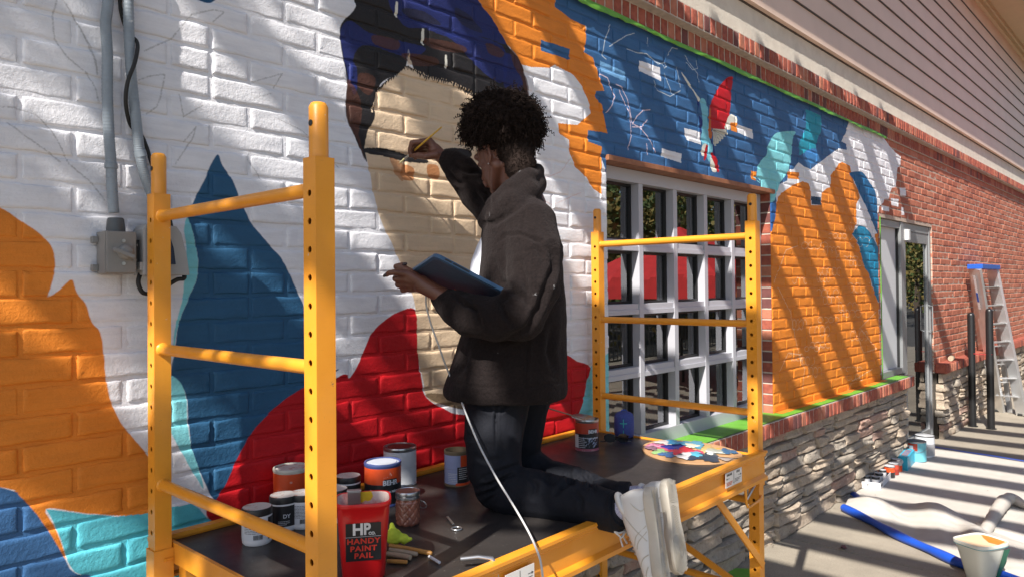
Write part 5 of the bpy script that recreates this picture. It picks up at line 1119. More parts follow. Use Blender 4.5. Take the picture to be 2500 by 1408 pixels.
# ------------------------------------------------------------------ paint jars and cans
PA = {}
def pm(name, col, rough=.4, metal=0, **k):
    if name not in PA: PA[name] = mat(name, col, rough, metal, **k)
    return PA[name]
ORL = lambda: pm('red_orange_label', (.72, .085, .02), .35, dirt=(.7, .66, .6), dscale=22, dthr=.63)
BLL = lambda: pm('black_label', (.018, .018, .020), .35, var=.05)
WHL = lambda: pm('white_label', (.66, .68, .72), .4, var=.04)
TIN = lambda: pm('tin', (.55, .56, .57), .28, .9)
PLW = lambda: pm('white_plastic_jar', (.74, .74, .76), .35, var=.03)
BLP = lambda: pm('black_plastic_lid', (.018, .018, .020), .35)
def band(parent, name, mt, c, r, z0, z1, a0=None, a1=None, n=32, t=.0005):
    """printed wrap on a can: full ring or an arc between two angles"""
    th = np.linspace(0, 2*np.pi, n+1) if a0 is None else np.linspace(a0, a1, max(6, int(n*(a1-a0)/6.28)))
    P = np.stack([np.stack([c[0]+(r+t)*np.cos(th), c[1]+(r+t)*np.sin(th), np.full(len(th), z)], -1) for z in (c[2]+z0, c[2]+z1)])
    return MB().grid(P).build(name, mt, parent, sm=60)
def wrap_text(parent, body, size, c, r, z, ang, mt, bold=.0, name='lettering', sx=1.0):
    v, f = text_mesh(body, size, bold); a = ang+v[:, 0]*sx/r; rr_ = r+.0009+v[:, 2]
    return MB().add(np.stack([c[0]+rr_*np.cos(a), c[1]+rr_*np.sin(a), c[2]+z+v[:, 1]], -1), f).build(name, mt, parent)
def cam_ang(c): return math.atan2(-c[1], -c[0])
def lines(parent, c, r, z0, z1, a0, a1, mt, n=10, seed=0):
    """rows of tiny print on a label"""
    q = np.random.default_rng(seed); mb = MB()
    for k in range(n):
        z = c[2]+z1+(z0-z1)*(k+.5)/n; a = a0
        end = a1-(a1-a0)*q.uniform(0, .35)
        while a < end:
            l = q.uniform(.06, .2)*(a1-a0); b = min(a+l, end); rr_ = r+.0011
            th = np.linspace(a, b, 4); h = (z1-z0)/n*.30
            mb.grid(np.stack([np.stack([c[0]+rr_*np.cos(th), c[1]+rr_*np.sin(th), np.full(4, zz)], -1) for zz in (z-h/2, z+h/2)])); a = b+.02*(a1-a0)
    mb.build('small_print', mt, parent)
def barcode(parent, c, r, z0, z1, a0, a1, mt, seed=1):
    q = np.random.default_rng(seed); mb = MB(); a = a0
    while a < a1:
        w = q.uniform(.15, .5)*(a1-a0)/14; th = np.array([a, a+w]); rr_ = r+.0012
        mb.grid(np.stack([np.stack([c[0]+rr_*np.cos(th), c[1]+rr_*np.sin(th), np.full(2, zz)], -1) for zz in (c[2]+z0, c[2]+z1)])); a += w+q.uniform(.15, .45)*(a1-a0)/14
    mb.build('barcode', mt, parent)
LP = lambda: pm('lid_paint', (.74, .70, .66), .45, dirt=(.50, .24, .17), dscale=45, dthr=.54)
def jar(c, label, black=False, r=.036, h=.088, lid=None, txt=None, group='small paint jars on the deck', seed=0):
    c = np.array(c, float); t = thing('paint_jar', label, 'jar', c, 0, group); bd = PLW() if not black else BLL()
    MB().lathe(c, [(r*.90, 0), (r*.98, .004), (r, .010), (r, h*.80), (r*.97, h*.86), (r*.90, h*.90)], 32).build('body', PLW(), t, sm=40)
    a = cam_ang(c)
    band(t, 'label', BLL() if black else WHL(), c, r, h*.16, h*.76)
    l = MB().lathe(c, [(r*.93, h*.80), (r*1.02, h*.81), (r*1.02, h*.97), (r*.99, h*1.0), (r*.95, h*1.003)], 32).build('lid', BLP(), t, sm=40)
    MB().lathe(c, [(r*.95, h*1.0032), (r*.95, h*1.0045), (r*.2, h*1.0052)], 28).build('lid_top', LP(), l, sm=40)
    ink = BLL() if not black else WHL()
    if not black:
        lines(t, c, r, h*.34, h*.72, a-.9, a+.5, ink, 9, seed); barcode(t, c, r, h*.19, h*.32, a-.25, a+.35, ink, seed+1)
        band(t, 'label_side', BLL(), c, r+.0004, h*.16, h*.76, a+.75, a+1.6)
    else: lines(t, c, r, h*.2, h*.34, a-.4, a+.5, ink, 3, seed)
    if txt: wrap_text(t, txt, r*.38, c, r, h*.46, a+.2, ink, .0003)
    return t
def at_deck(x, y): return onZ(x, y, DZ+.0004)
jar(at_deck(628, 1322), 'white paint jar with small print and a barcode, nearest the deck edge', seed=1)
jar(at_deck(693, 1288), 'black labelled paint jar with a reddish lid, between two white jars', True, txt='DY', seed=2)
jar(at_deck(741, 1282), 'white paint jar half hidden behind the front scaffold post', seed=3)
jar(at_deck(818, 1268), 'small black lidded jar directly behind the red paint pail', r=.034, h=.085, seed=4)
jar(at_deck(850, 1232), 'black paint jar with pale lid standing against the wall', True, r=.036, h=.086, txt='STY', seed=5)
def can(c, label, r=.052, h=.122, lidm=None, top=None, bot=None, split=.5, group=None, open_=False, txt='BEHR', tang=0, rimm=None, wrap=None, tz=.42, seed=0, handle=False, sub='PAINT & PRIMER'):
    c = np.array(c, float); t = thing('paint_can', label, 'paint can', c, 0, group); a = cam_ang(c)
    MB().lathe(c, [(r, 0), (r*1.012, .002), (r*1.012, .005), (r*.99, .0065), (r*.99, h-.010), (r*1.015, h-.008), (r*1.02, h-.003), (r*1.0, h), (r*.93, h), (r*.92, h-.006)]+([(r*.91, h*.3), (0.0005, h*.3)] if open_ else [(r*.90, h-.0045), (r*.80, h-.0045), (r*.78, h-.002), (.0005, h-.002)]), 40, cap1=False).build('body', rimm or TIN(), t, sm=35)
    if top: band(t, 'label_top', top, c, r*.99, h*split, h-.012)
    if bot: band(t, 'label_bottom', bot, c, r*.99, .008, h*split-.0004)
    if not open_: MB().lathe(c, [(r*.90, h-.0040), (r*.84, h-.0038), (r*.80, h-.0035), (r*.76, h-.0012), (.0005, h-.0012)], 36, cap1=False).build('lid', lidm or LP(), t, sm=35)
    else: MB().lathe(c, [(r*.905, h*.72), (.0005, h*.72)], 30, cap0=False, cap1=False).build('paint', lidm or LP(), t)
    if txt:
        b_ = band(t, 'logo_plate', BLL() if top is not BLL() else WHL(), c, r*.99+.0004, h*(tz), h*(tz+.20), a+tang-.35, a+tang+.40)
        wrap_text(t, txt, r*.36, c, r*.99+.0006, h*(tz+.11), a+tang, WHL(), .0006)
        if sub: wrap_text(t, sub, r*.15, c, r*.99+.0004, h*(tz-.10), a+tang+.0, WHL(), .0002)
    if bot: lines(t, c, r*.99, h*.10, h*(split-.1), a-.75, a+.1, WHL(), 6, seed)
    if handle: MB().tube(dens([c+np.array([math.cos(a+1.5)*r*1.03, math.sin(a+1.5)*r*1.03, h*.8]), c+np.array([math.cos(a+.6)*r*1.2, math.sin(a+.6)*r*1.2, h*.55]), c+np.array([math.cos(a-.3)*r*1.2, math.sin(a-.3)*r*1.2, h*.5]), c+np.array([math.cos(a-1.5)*r*1.03, math.sin(a-1.5)*r*1.03, h*.8])], 6), .0018, 6).build('handle', TIN(), t)
    return t
t = can(at_deck(712, 1238), 'orange labelled paint can with dried white paint, standing behind the jars', r=.050, h=.118, top=ORL(), bot=BLL(), split=.36, rimm=pm('painted_rim', (.62, .60, .52), .5), tang=-1.05, tz=.22, seed=8)
t = can(at_deck(935, 1226), 'orange and black paint can with a blue rimmed lid, beside the glass jar', r=.053, h=.122, top=ORL(), bot=BLL(), split=.53, rimm=pm('blue_rim', (.06, .09, .25), .4), lidm=pm('dried_blue_white', (.46, .50, .58), .5, dirt=(.45, .18, .15), dscale=22, dthr=.62), tang=.42, tz=.46, seed=9)
can(at_deck(977, 1180), 'grey labelled paint can with a dark lid, closest to the red wall', r=.052, h=.122, top=WHL(), bot=WHL(), split=.5, lidm=pm('dark_red_lid', (.10, .025, .02), .4), txt=None, rimm=TIN(), seed=10)
c = at_deck(977, 1180); a = cam_ang(c)
t = can(at_deck(1116, 1180), 'open paint can splashed with lavender paint beside the knee', r=.040, h=.110, top=pm('lavender_paint', (.33, .38, .62), .5, bmp=.5, bscale=60), bot=pm('lavender_paint', (.33, .38, .62), .5), split=.5, open_=True, txt=None, lidm=pm('dried_brown', (.10, .06, .03), .8), rimm=pm('dirty_rim', (.20, .15, .09), .7), seed=11)
c = np.array(at_deck(1116, 1180)); a = cam_ang(c); band(t, 'label_side', BLL(), c, .0405, .012, .062, a+.02, a+1.5); band(t, 'label_side', ORL(), c, .0405, .0625, .098, a+.28, a+1.5); lines(t, c, .0408, .022, .06, a+.15, a+1.0, WHL(), 6, 3); band(t, 'label_foot', ORL(), c, .0407, .004, .0118, a-.1, a+1.5)
t = can(at_deck(1433, 1095), 'open red labelled paint can with a stirring stick across its rim', r=.046, h=.118, top=pm('red_label', (.50, .06, .03), .35), bot=BLL(), split=.56, open_=True, lidm=pm('dark_paint', (.08, .05, .06), .3), tang=.55, tz=.52, seed=12)
c = np.array(at_deck(1433, 1095)); a = cam_ang(c)
band(t, 'drip', pm('rose_paint', (.42, .12, .16), .5), c, .0462, .001, .010); band(t, 'label_side', WHL(), c, .0458, .012, .062, a-1.3, a-.75)
mb = MB(); q = np.random.default_rng(5)
for k in range(26):
    a_ = a+q.uniform(-.35, .9); z = q.uniform(.014, .045); th = np.linspace(a_, a_+q.uniform(.08, .25), 4); rr_ = .0466
    mb.grid(np.stack([np.stack([c[0]+rr_*np.cos(th), c[1]+rr_*np.sin(th), c[2]+z+zz+np.linspace(0, q.uniform(.002, .012), 4)], -1) for zz in (0, q.uniform(.0008, .0022))]))
mb.build('splash_print', pm('pale_blue_print', (.42, .50, .70), .4), t)
o = MB().lathe(c+np.array([-.006, .012, 0]), [(.044, .119), (.046, .1205), (.044, .122), (.0005, .122)], 32, cap0=True, cap1=False); 
for i in range(len(o.v)): o.v[i] = o.v[i]+np.stack([np.zeros(len(o.v[i])), np.zeros(len(o.v[i])), .12*(o.v[i][:, 1]-c[1])], -1)
o.build('loose_lid', TIN(), t, sm=40)
p0, p1 = D(1330, 993, 2.60), onZ(1425, 1022, DZ+.128)
o = MB().bar(p0, p1, .016, .004).build('stir_stick', mat('paint_stained_wood', (.34, .24, .17), .8, nscale=30), None, bevel=.001); tag(o, 'paint stained wooden stick lying across the open red can', 'stick')

# ------------------------------------------------------------------ red pail
red = mat('red_plastic', (.60, .010, .012), .28, var=.04, nscale=6, dirt=(.62, .30, .30), dscale=34, dthr=.74)
pc_ = onZ(888, 1400, DZ+.0004); tub = thing('paint_pail', 'red handled paint pail with yellow paint dried on its inner rim', 'pail', pc_)
ang = cam_ang(pc_); fx = np.array([math.cos(ang), math.sin(ang), 0]); fy = np.array([-fx[1], fx[0], 0])   # fx towards the viewer, fy to the picture's right
def tubring(z, sc_, inset=0):
    pts = []
    for k in range(40):
        t = 2*math.pi*k/40; ca, sa = math.cos(t), math.sin(t); e = .55
        pts.append(pc_+fy*(np.sign(sa)*abs(sa)**e*(.056*sc_-inset))+fx*(np.sign(ca)*abs(ca)**e*(.052*sc_-inset)*(1-.10*(ca < 0)))+UP*z)
    return np.array(pts)
hT = .168
mb = MB(); rs = [tubring(0, .78), tubring(.004, .82), tubring(.05, .88), tubring(.13, .99), tubring(hT-.012, 1.03), tubring(hT-.010, 1.07), tubring(hT-.002, 1.09), tubring(hT, 1.07), tubring(hT, 1.02), tubring(hT-.01, 1.0), tubring(.05, .85), tubring(.012, .78)]
n_ = 40; mb.add(np.concatenate(rs), [(i*n_+j, i*n_+(j+1) % n_, (i+1)*n_+(j+1) % n_, (i+1)*n_+j) for i in range(len(rs)-1) for j in range(n_)]+[tuple(range(n_-1, -1, -1)), tuple((len(rs)-1)*n_+j for j in range(n_))]); mb.build('body', red, tub, sm=45)
mb = MB(); rs = [tubring(hT-.001, 1.015, .0006), tubring(.075, .90, .0008), tubring(.05, .86, .001)]
mb.add(np.concatenate(rs), [(i*n_+j, i*n_+(j+1) % n_, (i+1)*n_+(j+1) % n_, (i+1)*n_+j) for i in range(2) for j in range(n_)]+[tuple(2*n_+j for j in range(n_))])
m_, n, p = newmat('pail_liner'); v = objc(n); a = ramp(n, noise(n, v, 16, 5, .6).outputs[0], [(.42, (.52, .02, .03)), (.50, (.62, .30, .28)), (.60, (.66, .55, .50))]); n.links.new(a, p.inputs['Base Color']); p.inputs['Roughness'].default_value = .35
mb.build('liner', m_, tub, sm=60)
mb = MB(); P = []
for u in np.linspace(-.35, .35, 9): P.append([pc_+fy*(.010+.045*u+.0)-fx*(.050-.0*u)+UP*(hT-.002-w) for w in (.0, .008, .018, .026)])
mb = MB(); mb.prism([pc_-fx*.0475+fy*x+UP*z for x, z in ((-.010, hT-.001), (-.012, hT-.012), (-.004, hT-.026), (.006, hT-.020), (.012, hT-.028), (.022, hT-.012), (.018, hT-.001))], None, fx*.002); mb.build('yellow_paint', mat('yellow_paint', (.80, .55, .03), .4), tub)
mb = MB(); mb.obox(pc_-fx*.040-fy*.020+UP*(hT-.012), fy*.014, fx*.002, UP*.014); mb.obox(pc_-fx*.046-fy*.020+UP*(hT+.003), fy*.016, fx*.008, UP*.0015); mb.build('magnet_clip', TIN(), tub, bevel=.001)
# black label with the maker's lettering
def front(x, z, off=.0): 
    k = .82+.21*(z/hT)**.8; return pc_+fy*x+fx*((.052*np.interp(z, [0, .004, .05, .13, hT-.012], [.78, .82, .88, .99, 1.03]))*.985+.0018+off)+UP*z
def plate(x0, x1, z0, z1, off): return MB().grid([[front(x, z, off) for x in np.linspace(x0, x1, 8)] for z in np.linspace(z0, z1, 8)])
plate(-.037, .037, .046, .128, 0).build('label', BLL(), tub)
plate(-.037, .037, .098, .0987, .0003).build('label_rule', WHL(), tub)
def ftext(body, size, x, z, mt, bold, sx=1, sz=1, space=1.0):
    v, f = text_mesh(body, size, bold, space=space); MB().add(np.array([front(x+q[0]*sx, z+q[1]*sz, .0005+q[2]) for q in v]), f).build('lettering', mt, tub)
WL = pm('bright_white', (.8, .8, .8), .4); RL_ = pm('bright_red', (.72, .05, .03), .4)
ftext('H', .034, -.0115, .1135, WL, .0012, .95); ftext('P', .034, .0075, .1135, WL, .0012, .85); ftext('CO.', .0085, .018, .1045, WL, .0004)
ftext('HANDY', .0175, 0, .0885, RL_, .0006, 1.05, .9, 1.12); ftext('PAINT', .0175, 0, .0725, RL_, .0006, 1.05, .9, 1.12); ftext('PAIL', .0175, 0, .0570, RL_, .0006, 1.05, .9, 1.15)

# mason jar, glove, brushes, opener, ring
mj = at_deck(996, 1276); t = thing('glass_jar', 'quilted glass jar of copper coloured paint with a silver screw lid', 'jar', mj)
m_, n, p = newmat('copper_paint_in_glass'); v = objc(n); p.inputs['Base Color'].default_value = (.24, .085, .055, 1); p.inputs['Roughness'].default_value = .18; p.inputs['Coat Weight'].default_value = .6
b0 = MB(); r_ = .033; hh = .088; pr = []
th = np.linspace(0, 2*np.pi, 120, endpoint=False); zz = np.linspace(0, hh*.80, 50); P = []
for z in zz:
    env = np.clip(min(z/.006, 1), 0, 1)*(1 if z < hh*.68 else 1-.25*((z-hh*.68)/(hh*.12)))
    rr_ = r_*(.90+.10*env)*(1 if z < hh*.7 else .97); q = th*9/2; d = .0016*(1-np.abs(np.sin(q+z*130)))**3+.0016*(1-np.abs(np.sin(q-z*130)))**3+0*(1)*1.0
    P.append(np.stack([mj[0]+(rr_-d)*np.cos(th), mj[1]+(rr_-d)*np.sin(th), np.full(120, mj[2]+z)], -1))
P = np.array(P); P = np.concatenate([P, P[:, :1]], 1); b0.grid(P); b0.build('glass', m_, t, sm=80)
MB().lathe(mj, [(r_*.95, hh*.78), (r_*.99, hh*.79), (r_*.99, hh*.84), (r_*.965, hh*.85), (r_*.99, hh*.87), (r_*.99, hh*.98), (r_*.96, hh), (r_*.90, hh), (r_*.88, hh-.002), (.001, hh-.002)], 40, cap1=False).build('screw_lid', TIN(), t, sm=40)
MB().lathe(mj, [(r_*.87, hh-.0015), (.001, hh-.0012)], 30, cap1=False).build('lid_paint', pm('copper_lid', (.30, .13, .09), .45), t)
rg = at_deck(1030, 1240); q = MB().tube([rg+np.array([.013*math.cos(a), .013*math.sin(a), .012+.008*math.sin(a)]) for a in np.linspace(0, 6.283, 25)], .0018, 6).build('metal_ring', TIN(), None, sm=60); tag(q, 'small wire ring leaning behind the glass jar of copper paint', 'ring')
gl_ = at_deck(962, 1330); mb = MB(); ellips(mb, gl_+UP*.022, CR*.022, CF*.02, UP*.022); ellips(mb, gl_+CR*.020+UP*.018, CR*.016, CF*.014, UP*.012); capsule(mb, gl_+UP*.02, gl_-CR*.004+UP*.05, .016, .008); capsule(mb, gl_+CR*.025+UP*.012, gl_+CR*.040+UP*.016, .010, .004)
rt = thing('rag', 'crumpled bright yellow green cloth beside the red pail', 'rag', gl_); blob(mb, 'cloth', mat('lime_cloth', (.62, .72, .05), .8, var=.1, nscale=40, bmp=.5, bscale=120), rt, .0028, 1, (), .0035)
M['bam'] = mat('bamboo_handle', (.55, .26, .06), .45, dirt=(.25, .10, .05), dscale=60, dthr=.6); M['paleh'] = mat('pale_wood_handle', (.45, .33, .22), .6, nscale=30, dirt=(.2, .13, .1), dscale=50, dthr=.62)
for (x0, y0, x1, y1, rad, mt, lb) in ((952, 1330, 1055, 1350, .0058, 'bam', 'long orange wooden brush handle ending in a white tip'), (945, 1368, 995, 1371, .0048, 'bam', 'short orange brush handle nearest the viewer on the deck'), (945, 1350, 1004, 1360, .0065, 'paleh', 'pale wooden brush handle lying between the two orange ones'), (950, 1340, 1020, 1352, .0055, 'paleh', 'second pale wooden brush handle, partly under the long orange one')):
    p0, p1 = onZ(x0, y0, DZ+rad+.0005+(.008 if 'second' in lb else 0)), onZ(x1, y1, DZ+rad+.0005); o = MB().tube([p0, p0*.6+p1*.4, p1*.97+p0*.03, p1], [rad*.8, rad, rad*.95, rad*.5], 10).build('brush_handle', M[mt], None, sm=50); tag(o, lb, 'brush', 'brush handles lying beside the pail')
    if 'white tip' in lb:
        p2 = onZ(1073, 1372, DZ+.005); MB().tube([onZ(1048, 1357, DZ+.006), p2], .0035, 10).build('white_tip', PLW(), o, sm=50)
kp = onZ(1115, 1289, DZ+.003); t = thing('can_opener', 'small steel can opener key with a ring end lying on the deck', 'opener', kp)
MB().tube([kp+np.array([.013*math.cos(a)*1, .013*math.sin(a), 0]) for a in np.linspace(0, 6.283, 25)], .0022, 8).build('ring', TIN(), t, sm=60)
k2 = onZ(1092, 1260, DZ+.006); MB().bar(kp+(k2-kp)*.35, k2, .006, .003).build('shaft', TIN(), t, bevel=.001)

# speaker, sunglasses, palette
spc = onZ(1524, 1066, DZ+.0005); t = thing('speaker', 'rounded blue portable speaker with turquoise plus and minus marks', 'speaker', spc)
rs_, hs = .0405, .104; mb = MB(); mb.lathe(spc, [(rs_*.72, 0), (rs_*.93, .004), (rs_*1.0, .018), (rs_*1.02, hs*.5), (rs_*1.0, hs*.80), (rs_*.88, hs*.93), (rs_*.62, hs*1.0), (rs_*.2, hs*1.015), (.001, hs*1.018)], 40, cap1=False)
mb.build('body', mat('blue_mesh_fabric', (.045, .075, .30), .75, nscale=200, bmp=.8, bscale=260), t, sm=60)
mb = MB(); mb.tube([spc+UP*(hs+.002)+CR*x+UP*z for x, z in ((-.012, 0), (-.008, .006), (.008, .006), (.012, 0))], .0028, 8); mb.build('carry_loop', mat('blue_loop', (.05, .10, .42), .5), t, sm=60)
tq = pm('turquoise', (.05, .55, .50), .5); a = cam_ang(spc)-.06
def arcbar(a0, a1, z0, z1):
    th = np.linspace(a0, a1, 4); rr_ = rs_*1.02+.0016; return np.stack([np.stack([spc[0]+rr_*np.cos(th), spc[1]+rr_*np.sin(th), np.full(4, spc[2]+z)], -1) for z in (z0, z1)])
mb = MB(); mb.grid(arcbar(a-.34, a+.34, hs*.59, hs*.625)); mb.grid(arcbar(a-.035, a+.035, hs*.44, hs*.589)); mb.grid(arcbar(a-.035, a+.035, hs*.6255, hs*.77)); mb.grid(arcbar(a-.030, a+.030, hs*.20, hs*.34)); mb.build('volume_marks', tq, t)
sg = onZ(1505, 1083, DZ+.002); t = thing('sunglasses', 'folded black sunglasses lying in front of the blue speaker', 'sunglasses', sg); M['gblack'] = mat('glossy_black', (.008, .008, .010), .12)
for s_ in (-1, 1):
    mb = MB(); c_ = sg+CR*.026*s_+UP*.024; th = np.linspace(0, 2*np.pi, 20, endpoint=False)
    mb.prism([c_+CR*.023*math.cos(a_)*(1)+UP*(.018*math.sin(a_))+CF*(.004*math.cos(a_)*s_) for a_ in th], None, CF*.003); mb.build('lens', M['gblack'], t, bevel=.001)
    mb = MB(); e = sg+CR*.048*s_; mb.tube(dens([e+UP*.032, e+UP*.02+CF*.02-CR*.02*s_, e+CF*.028-CR*.07*s_+UP*.008, e+CF*.022-CR*.11*s_+UP*.004], 4), .0026, 6); mb.build('temple', M['gblack'], t, sm=60)
mb = MB(); mb.tube([sg-CR*.004+UP*.03, sg+UP*.032, sg+CR*.004+UP*.03], .002, 6); mb.build('bridge', M['gblack'], t)
# palette: oval board with a thumb notch and paint puddles
pl0 = onZ(1690, 1108, DZ+.0006); t = thing('palette', 'oval wooden palette covered with many colours of wet paint', 'palette', pl0)
pa, pb_, pf, pk = onZ(1567, 1096, DZ), onZ(1812, 1112, DZ), onZ(1712, 1138, DZ), onZ(1650, 1079, DZ)
ua = (pb_-pa)/2; ub = (pk-pf)/2; ub -= ua*((ub@ua)/(ua@ua))*.5; ctr = (pa+pb_)/2
def pal(u, v, z=0.0): return ctr+ua*u+ub*v+UP*z
outl = []
for k in range(64):
    th = 2*math.pi*k/64; u, v = math.cos(th), math.sin(th); v *= (1-.12*u); outl.append((u, v))
outl = [(u, v) for u, v in outl if not (u > .80 and -.62 < v < -.05)]
k = next(i for i, (u, v) in enumerate(outl) if v > -.05 and u > .8) if any(v > -.05 and u > .8 for u, v in outl) else 0
notch = [(.93, -.42), (.70, -.40), (.48, -.34), (.44, -.26), (.52, -.20), (.75, -.22), (.97, -.20)]
o2 = [q for q in outl if q[1] >= -.05]; o3 = [q for q in outl if q[1] < -.05]; ordr = o2+o3+notch
MB().prism([pal(u, v, .0008) for u, v in ordr], None, UP*.0045).build('board', mat('palette_wood', (.52, .30, .15), .5, nscale=12), t)
pcol = [((-.55, .15), .42, (.50, .08, .16)), ((-.72, .30), .22, (.62, .25, .40)), ((-.25, .30), .36, (.015, .02, .22)), ((-.28, .20), .30, (.02, .03, .30)), ((.22, .18), .30, (.62, .45, .22)), ((.38, .35), .22, (.60, .42, .16)), ((-.05, -.12), .36, (.60, .02, .04)), ((-.35, -.22), .22, (.62, .03, .06)), ((.12, -.10), .16, (.65, .05, .15)), ((-.62, -.28), .22, (.30, .50, .20)), ((-.50, -.48), .20, (.06, .14, .32)), ((-.05, -.50), .26, (.03, .05, .09)), ((.30, -.45), .34, (.03, .045, .07)), ((.05, -.32), .20, (.10, .45, .62)), ((.55, .02), .26, (.40, .42, .34)), ((.75, .12), .20, (.05, .13, .25)), ((.62, -.55), .16, (.35, .30, .28)), ((-.20, -.62), .16, (.62, .60, .62)), ((.10, .60), .30, (.10, .32, .45)), ((-.50, .62), .24, (.55, .50, .48)), ((-.10, -.36), .12, (.68, .66, .68)), ((.05, .42), .18, (.66, .64, .50)), ((-.8, -.05), .16, (.22, .12, .16)), ((.42, -.15), .18, (.60, .62, .60)), ((-.30, .62), .2, (.05, .25, .45))]
q = np.random.default_rng(9)
for i, ((u, v), s_, col) in enumerate(pcol):
    n_ = 26; ph = q.uniform(0, 6, 4); th = np.linspace(0, 2*np.pi, n_, endpoint=False); rr_ = 1+.22*np.sin(3*th+ph[0])+.14*np.sin(5*th+ph[1])+.10*np.sin(9*th+ph[2])+.08*np.sin(14*th+ph[3])
    pts = []
    for a_, r1 in zip(th, rr_):
        uu, vv = u+s_*.80*r1*math.cos(a_), v+s_*1.10*r1*math.sin(a_); k_ = math.hypot(uu, vv); 
        if k_ > .95: uu, vv = uu*.95/k_, vv*.95/k_
        if uu > .42 and -.46 < vv < -.14: vv = -.12 if v > -.3 else -.48
        pts.append((uu, vv))
    z = .0056+.00025*(i+1); mb = MB(); c0 = (np.mean([p_[0] for p_ in pts]), np.mean([p_[1] for p_ in pts]))
    V = [pal(a_, b_, z-.0004) for a_, b_ in pts]+[pal(c0[0]+(a_-c0[0])*.9, c0[1]+(b_-c0[1])*.9, z+.0006+q.uniform(0, .0006)) for a_, b_ in pts]+[pal(*c0, z+.0009)]
    mb.add(V, [(j, (j+1) % n_, n_+(j+1) % n_, n_+j) for j in range(n_)]+[(n_+j, n_+(j+1) % n_, 2*n_) for j in range(n_)])
    mb.build('paint_puddle', pm('puddle%d' % i, col, .3, var=.1, nscale=60), t, sm=60)

# ------------------------------------------------------------------ things on the ground by the wall
G = -1.57+.0045
cz = G
canvas_m = mat('canvas', (.48, .445, .40), .85, var=.05, nscale=10, bmp=.6, bscale=150, dirt=(.30, .26, .2), dscale=16, dthr=.68, loc=False)
M['bluetape'] = mat('blue_tape', (.012, .075, .46), .38, var=.08, nscale=12, bmp=.2, bscale=30)
dc = thing('drop_cloth', 'large cream canvas drop cloth with blue taped ends spread on the pavement', 'cloth', (6.2, 1.3, -1.57))
cA, cB, cC, cD = np.array([5.55, 1.915]), np.array([7.80, 1.925]), np.array([7.58, .55]), np.array([5.30, .60])
nu, nv = 110, 60; P = np.zeros((nu, nv, 3)); q = np.random.default_rng(3)
for i in range(nu):
    for j in range(nv):
        u, v = i/(nu-1), j/(nv-1); xy = (cA*(1-u)+cB*u)*(1-v)+(cD*(1-u)+cC*u)*v
        z = .0022+.0035*(1+math.sin(u*9+v*4)*math.sin(v*7-u*3))*.5+.0022*(1+math.sin(u*31+v*9))*math.exp(-((v-.5)/.3)**2)*.5
        z += .0022*abs(math.sin(u*23+v*6))*abs(math.sin(v*5+u*8))+.03*math.exp(-((u-.02)/.05)**2)*(.5+.5*math.sin(v*8+2.2))*(v > .05)*min(1, v*4)
        if i in (0, nu-1) or j in (0, nv-1): z = .001
        P[i, j] = (xy[0]-.05*math.sin(v*9)*(1-u), xy[1], G-.004+.001+z)
MB().grid(P).build('canvas', canvas_m, dc, sm=80)
# folded-back flap towards the viewer with its peaks
bl = [(5.216, 1.818), (5.05, 1.60), (4.859, 1.373), (4.72, 1.16), (4.605, .985), (4.568, .836), (4.53, .70)]
bi = [(5.56, 1.86), (5.62, 1.62), (5.66, 1.42), (5.56, 1.20), (5.40, 1.02), (5.30, .86), (5.2, .66)]
bl_, bi_ = dens([np.array([*a, 0]) for a in bl], 12), dens([np.array([*a, 0]) for a in bi], 12); n_ = len(bl_); P = np.zeros((n_, 40, 3))
for i in range(n_):
    s_ = i/(n_-1)
    for j in range(40):
        t_ = j/39; xy = bl_[i]*(1-t_)+bi_[i]*t_
        ridge = .072*math.exp(-((s_-.13)/.10)**2)*math.sin(min(1, t_*1.15)*math.pi)**1.0+.080*math.exp(-((s_-.42)/.13)**2)*math.exp(-((t_-.78)/.25)**2)+.085*math.exp(-((s_-.68)/.10)**2)*math.exp(-((t_-.55)/.28)**2)
        ridge += .010*(1+math.sin(s_*26+t_*5))*t_*(1-t_)*2+.009*abs(math.sin(s_*33+t_*11))*t_*(1-t_)*2+.0035*abs(math.sin(s_*17-t_*29+1))
        ridge += .02*math.exp(-((t_-.35)/.2)**2)*(.5+.5*math.sin(s_*15))
        P[i, j] = (xy[0], xy[1], G+.008+ridge*(1-.0*t_)-.004*(t_ > .97))
MB().grid(P).build('folded_flap', canvas_m, dc, sm=80)
ed = [np.array([x, y, G+.014]) for x, y in bl]; t_ = dens(ed, 8); mb = MB(); mb.tube(t_+np.array([-.004, -.002, .008]), .026+.003*np.sin(np.arange(len(t_))*.5), 12); mb.build('taped_hem', M['bluetape'], dc, sm=60)
t2 = dens([np.array([x, y, z]) for x, y, z in [(5.687, 1.94, G+.008), (5.60, 1.875, G+.022), (5.50, 1.80, G+.018), (5.43, 1.735, G+.010), (5.36, 1.68, G+.008)]], 6)
P = np.array([[p_+np.array([-.020, .012, -.006])*k+np.array([0, 0, .004*(1-abs(k))]) for k in (-1, -.5, 0, .5, 1)] for p_ in t2]); MB().grid(P).build('taped_hem', M['bluetape'], dc, sm=60)
xs = np.linspace(0, 1, 30); P = np.array([[[7.78-.20*u+dx, 1.92-1.37*u, G+.012+.001*math.sin(u*20)] for dx in (-.022, 0, .022)] for u in xs]); MB().grid(P).build('taped_hem', M['bluetape'], dc, sm=60)
mb = MB(); rp = dens([onZ(x, y, G+.045-G+G) for x, y in [(2128, 0), ]], 1) if False else None
rl = [np.array(onZ(x, y, G+z)) for x, y, z in [(2395, 1312, .03), (2412, 1285, .04), (2435, 1245, .05), (2452, 1222, .05)]]
mb.tube(dens(rl, 6), np.linspace(.030, .045, 19), 14); rl2 = [np.array(onZ(x, y, G+z)) for x, y, z in [(2448, 1222, .055), (2470, 1216, .05), (2495, 1228, .035), (2530, 1238, .03), (2600, 1250, .02)]]
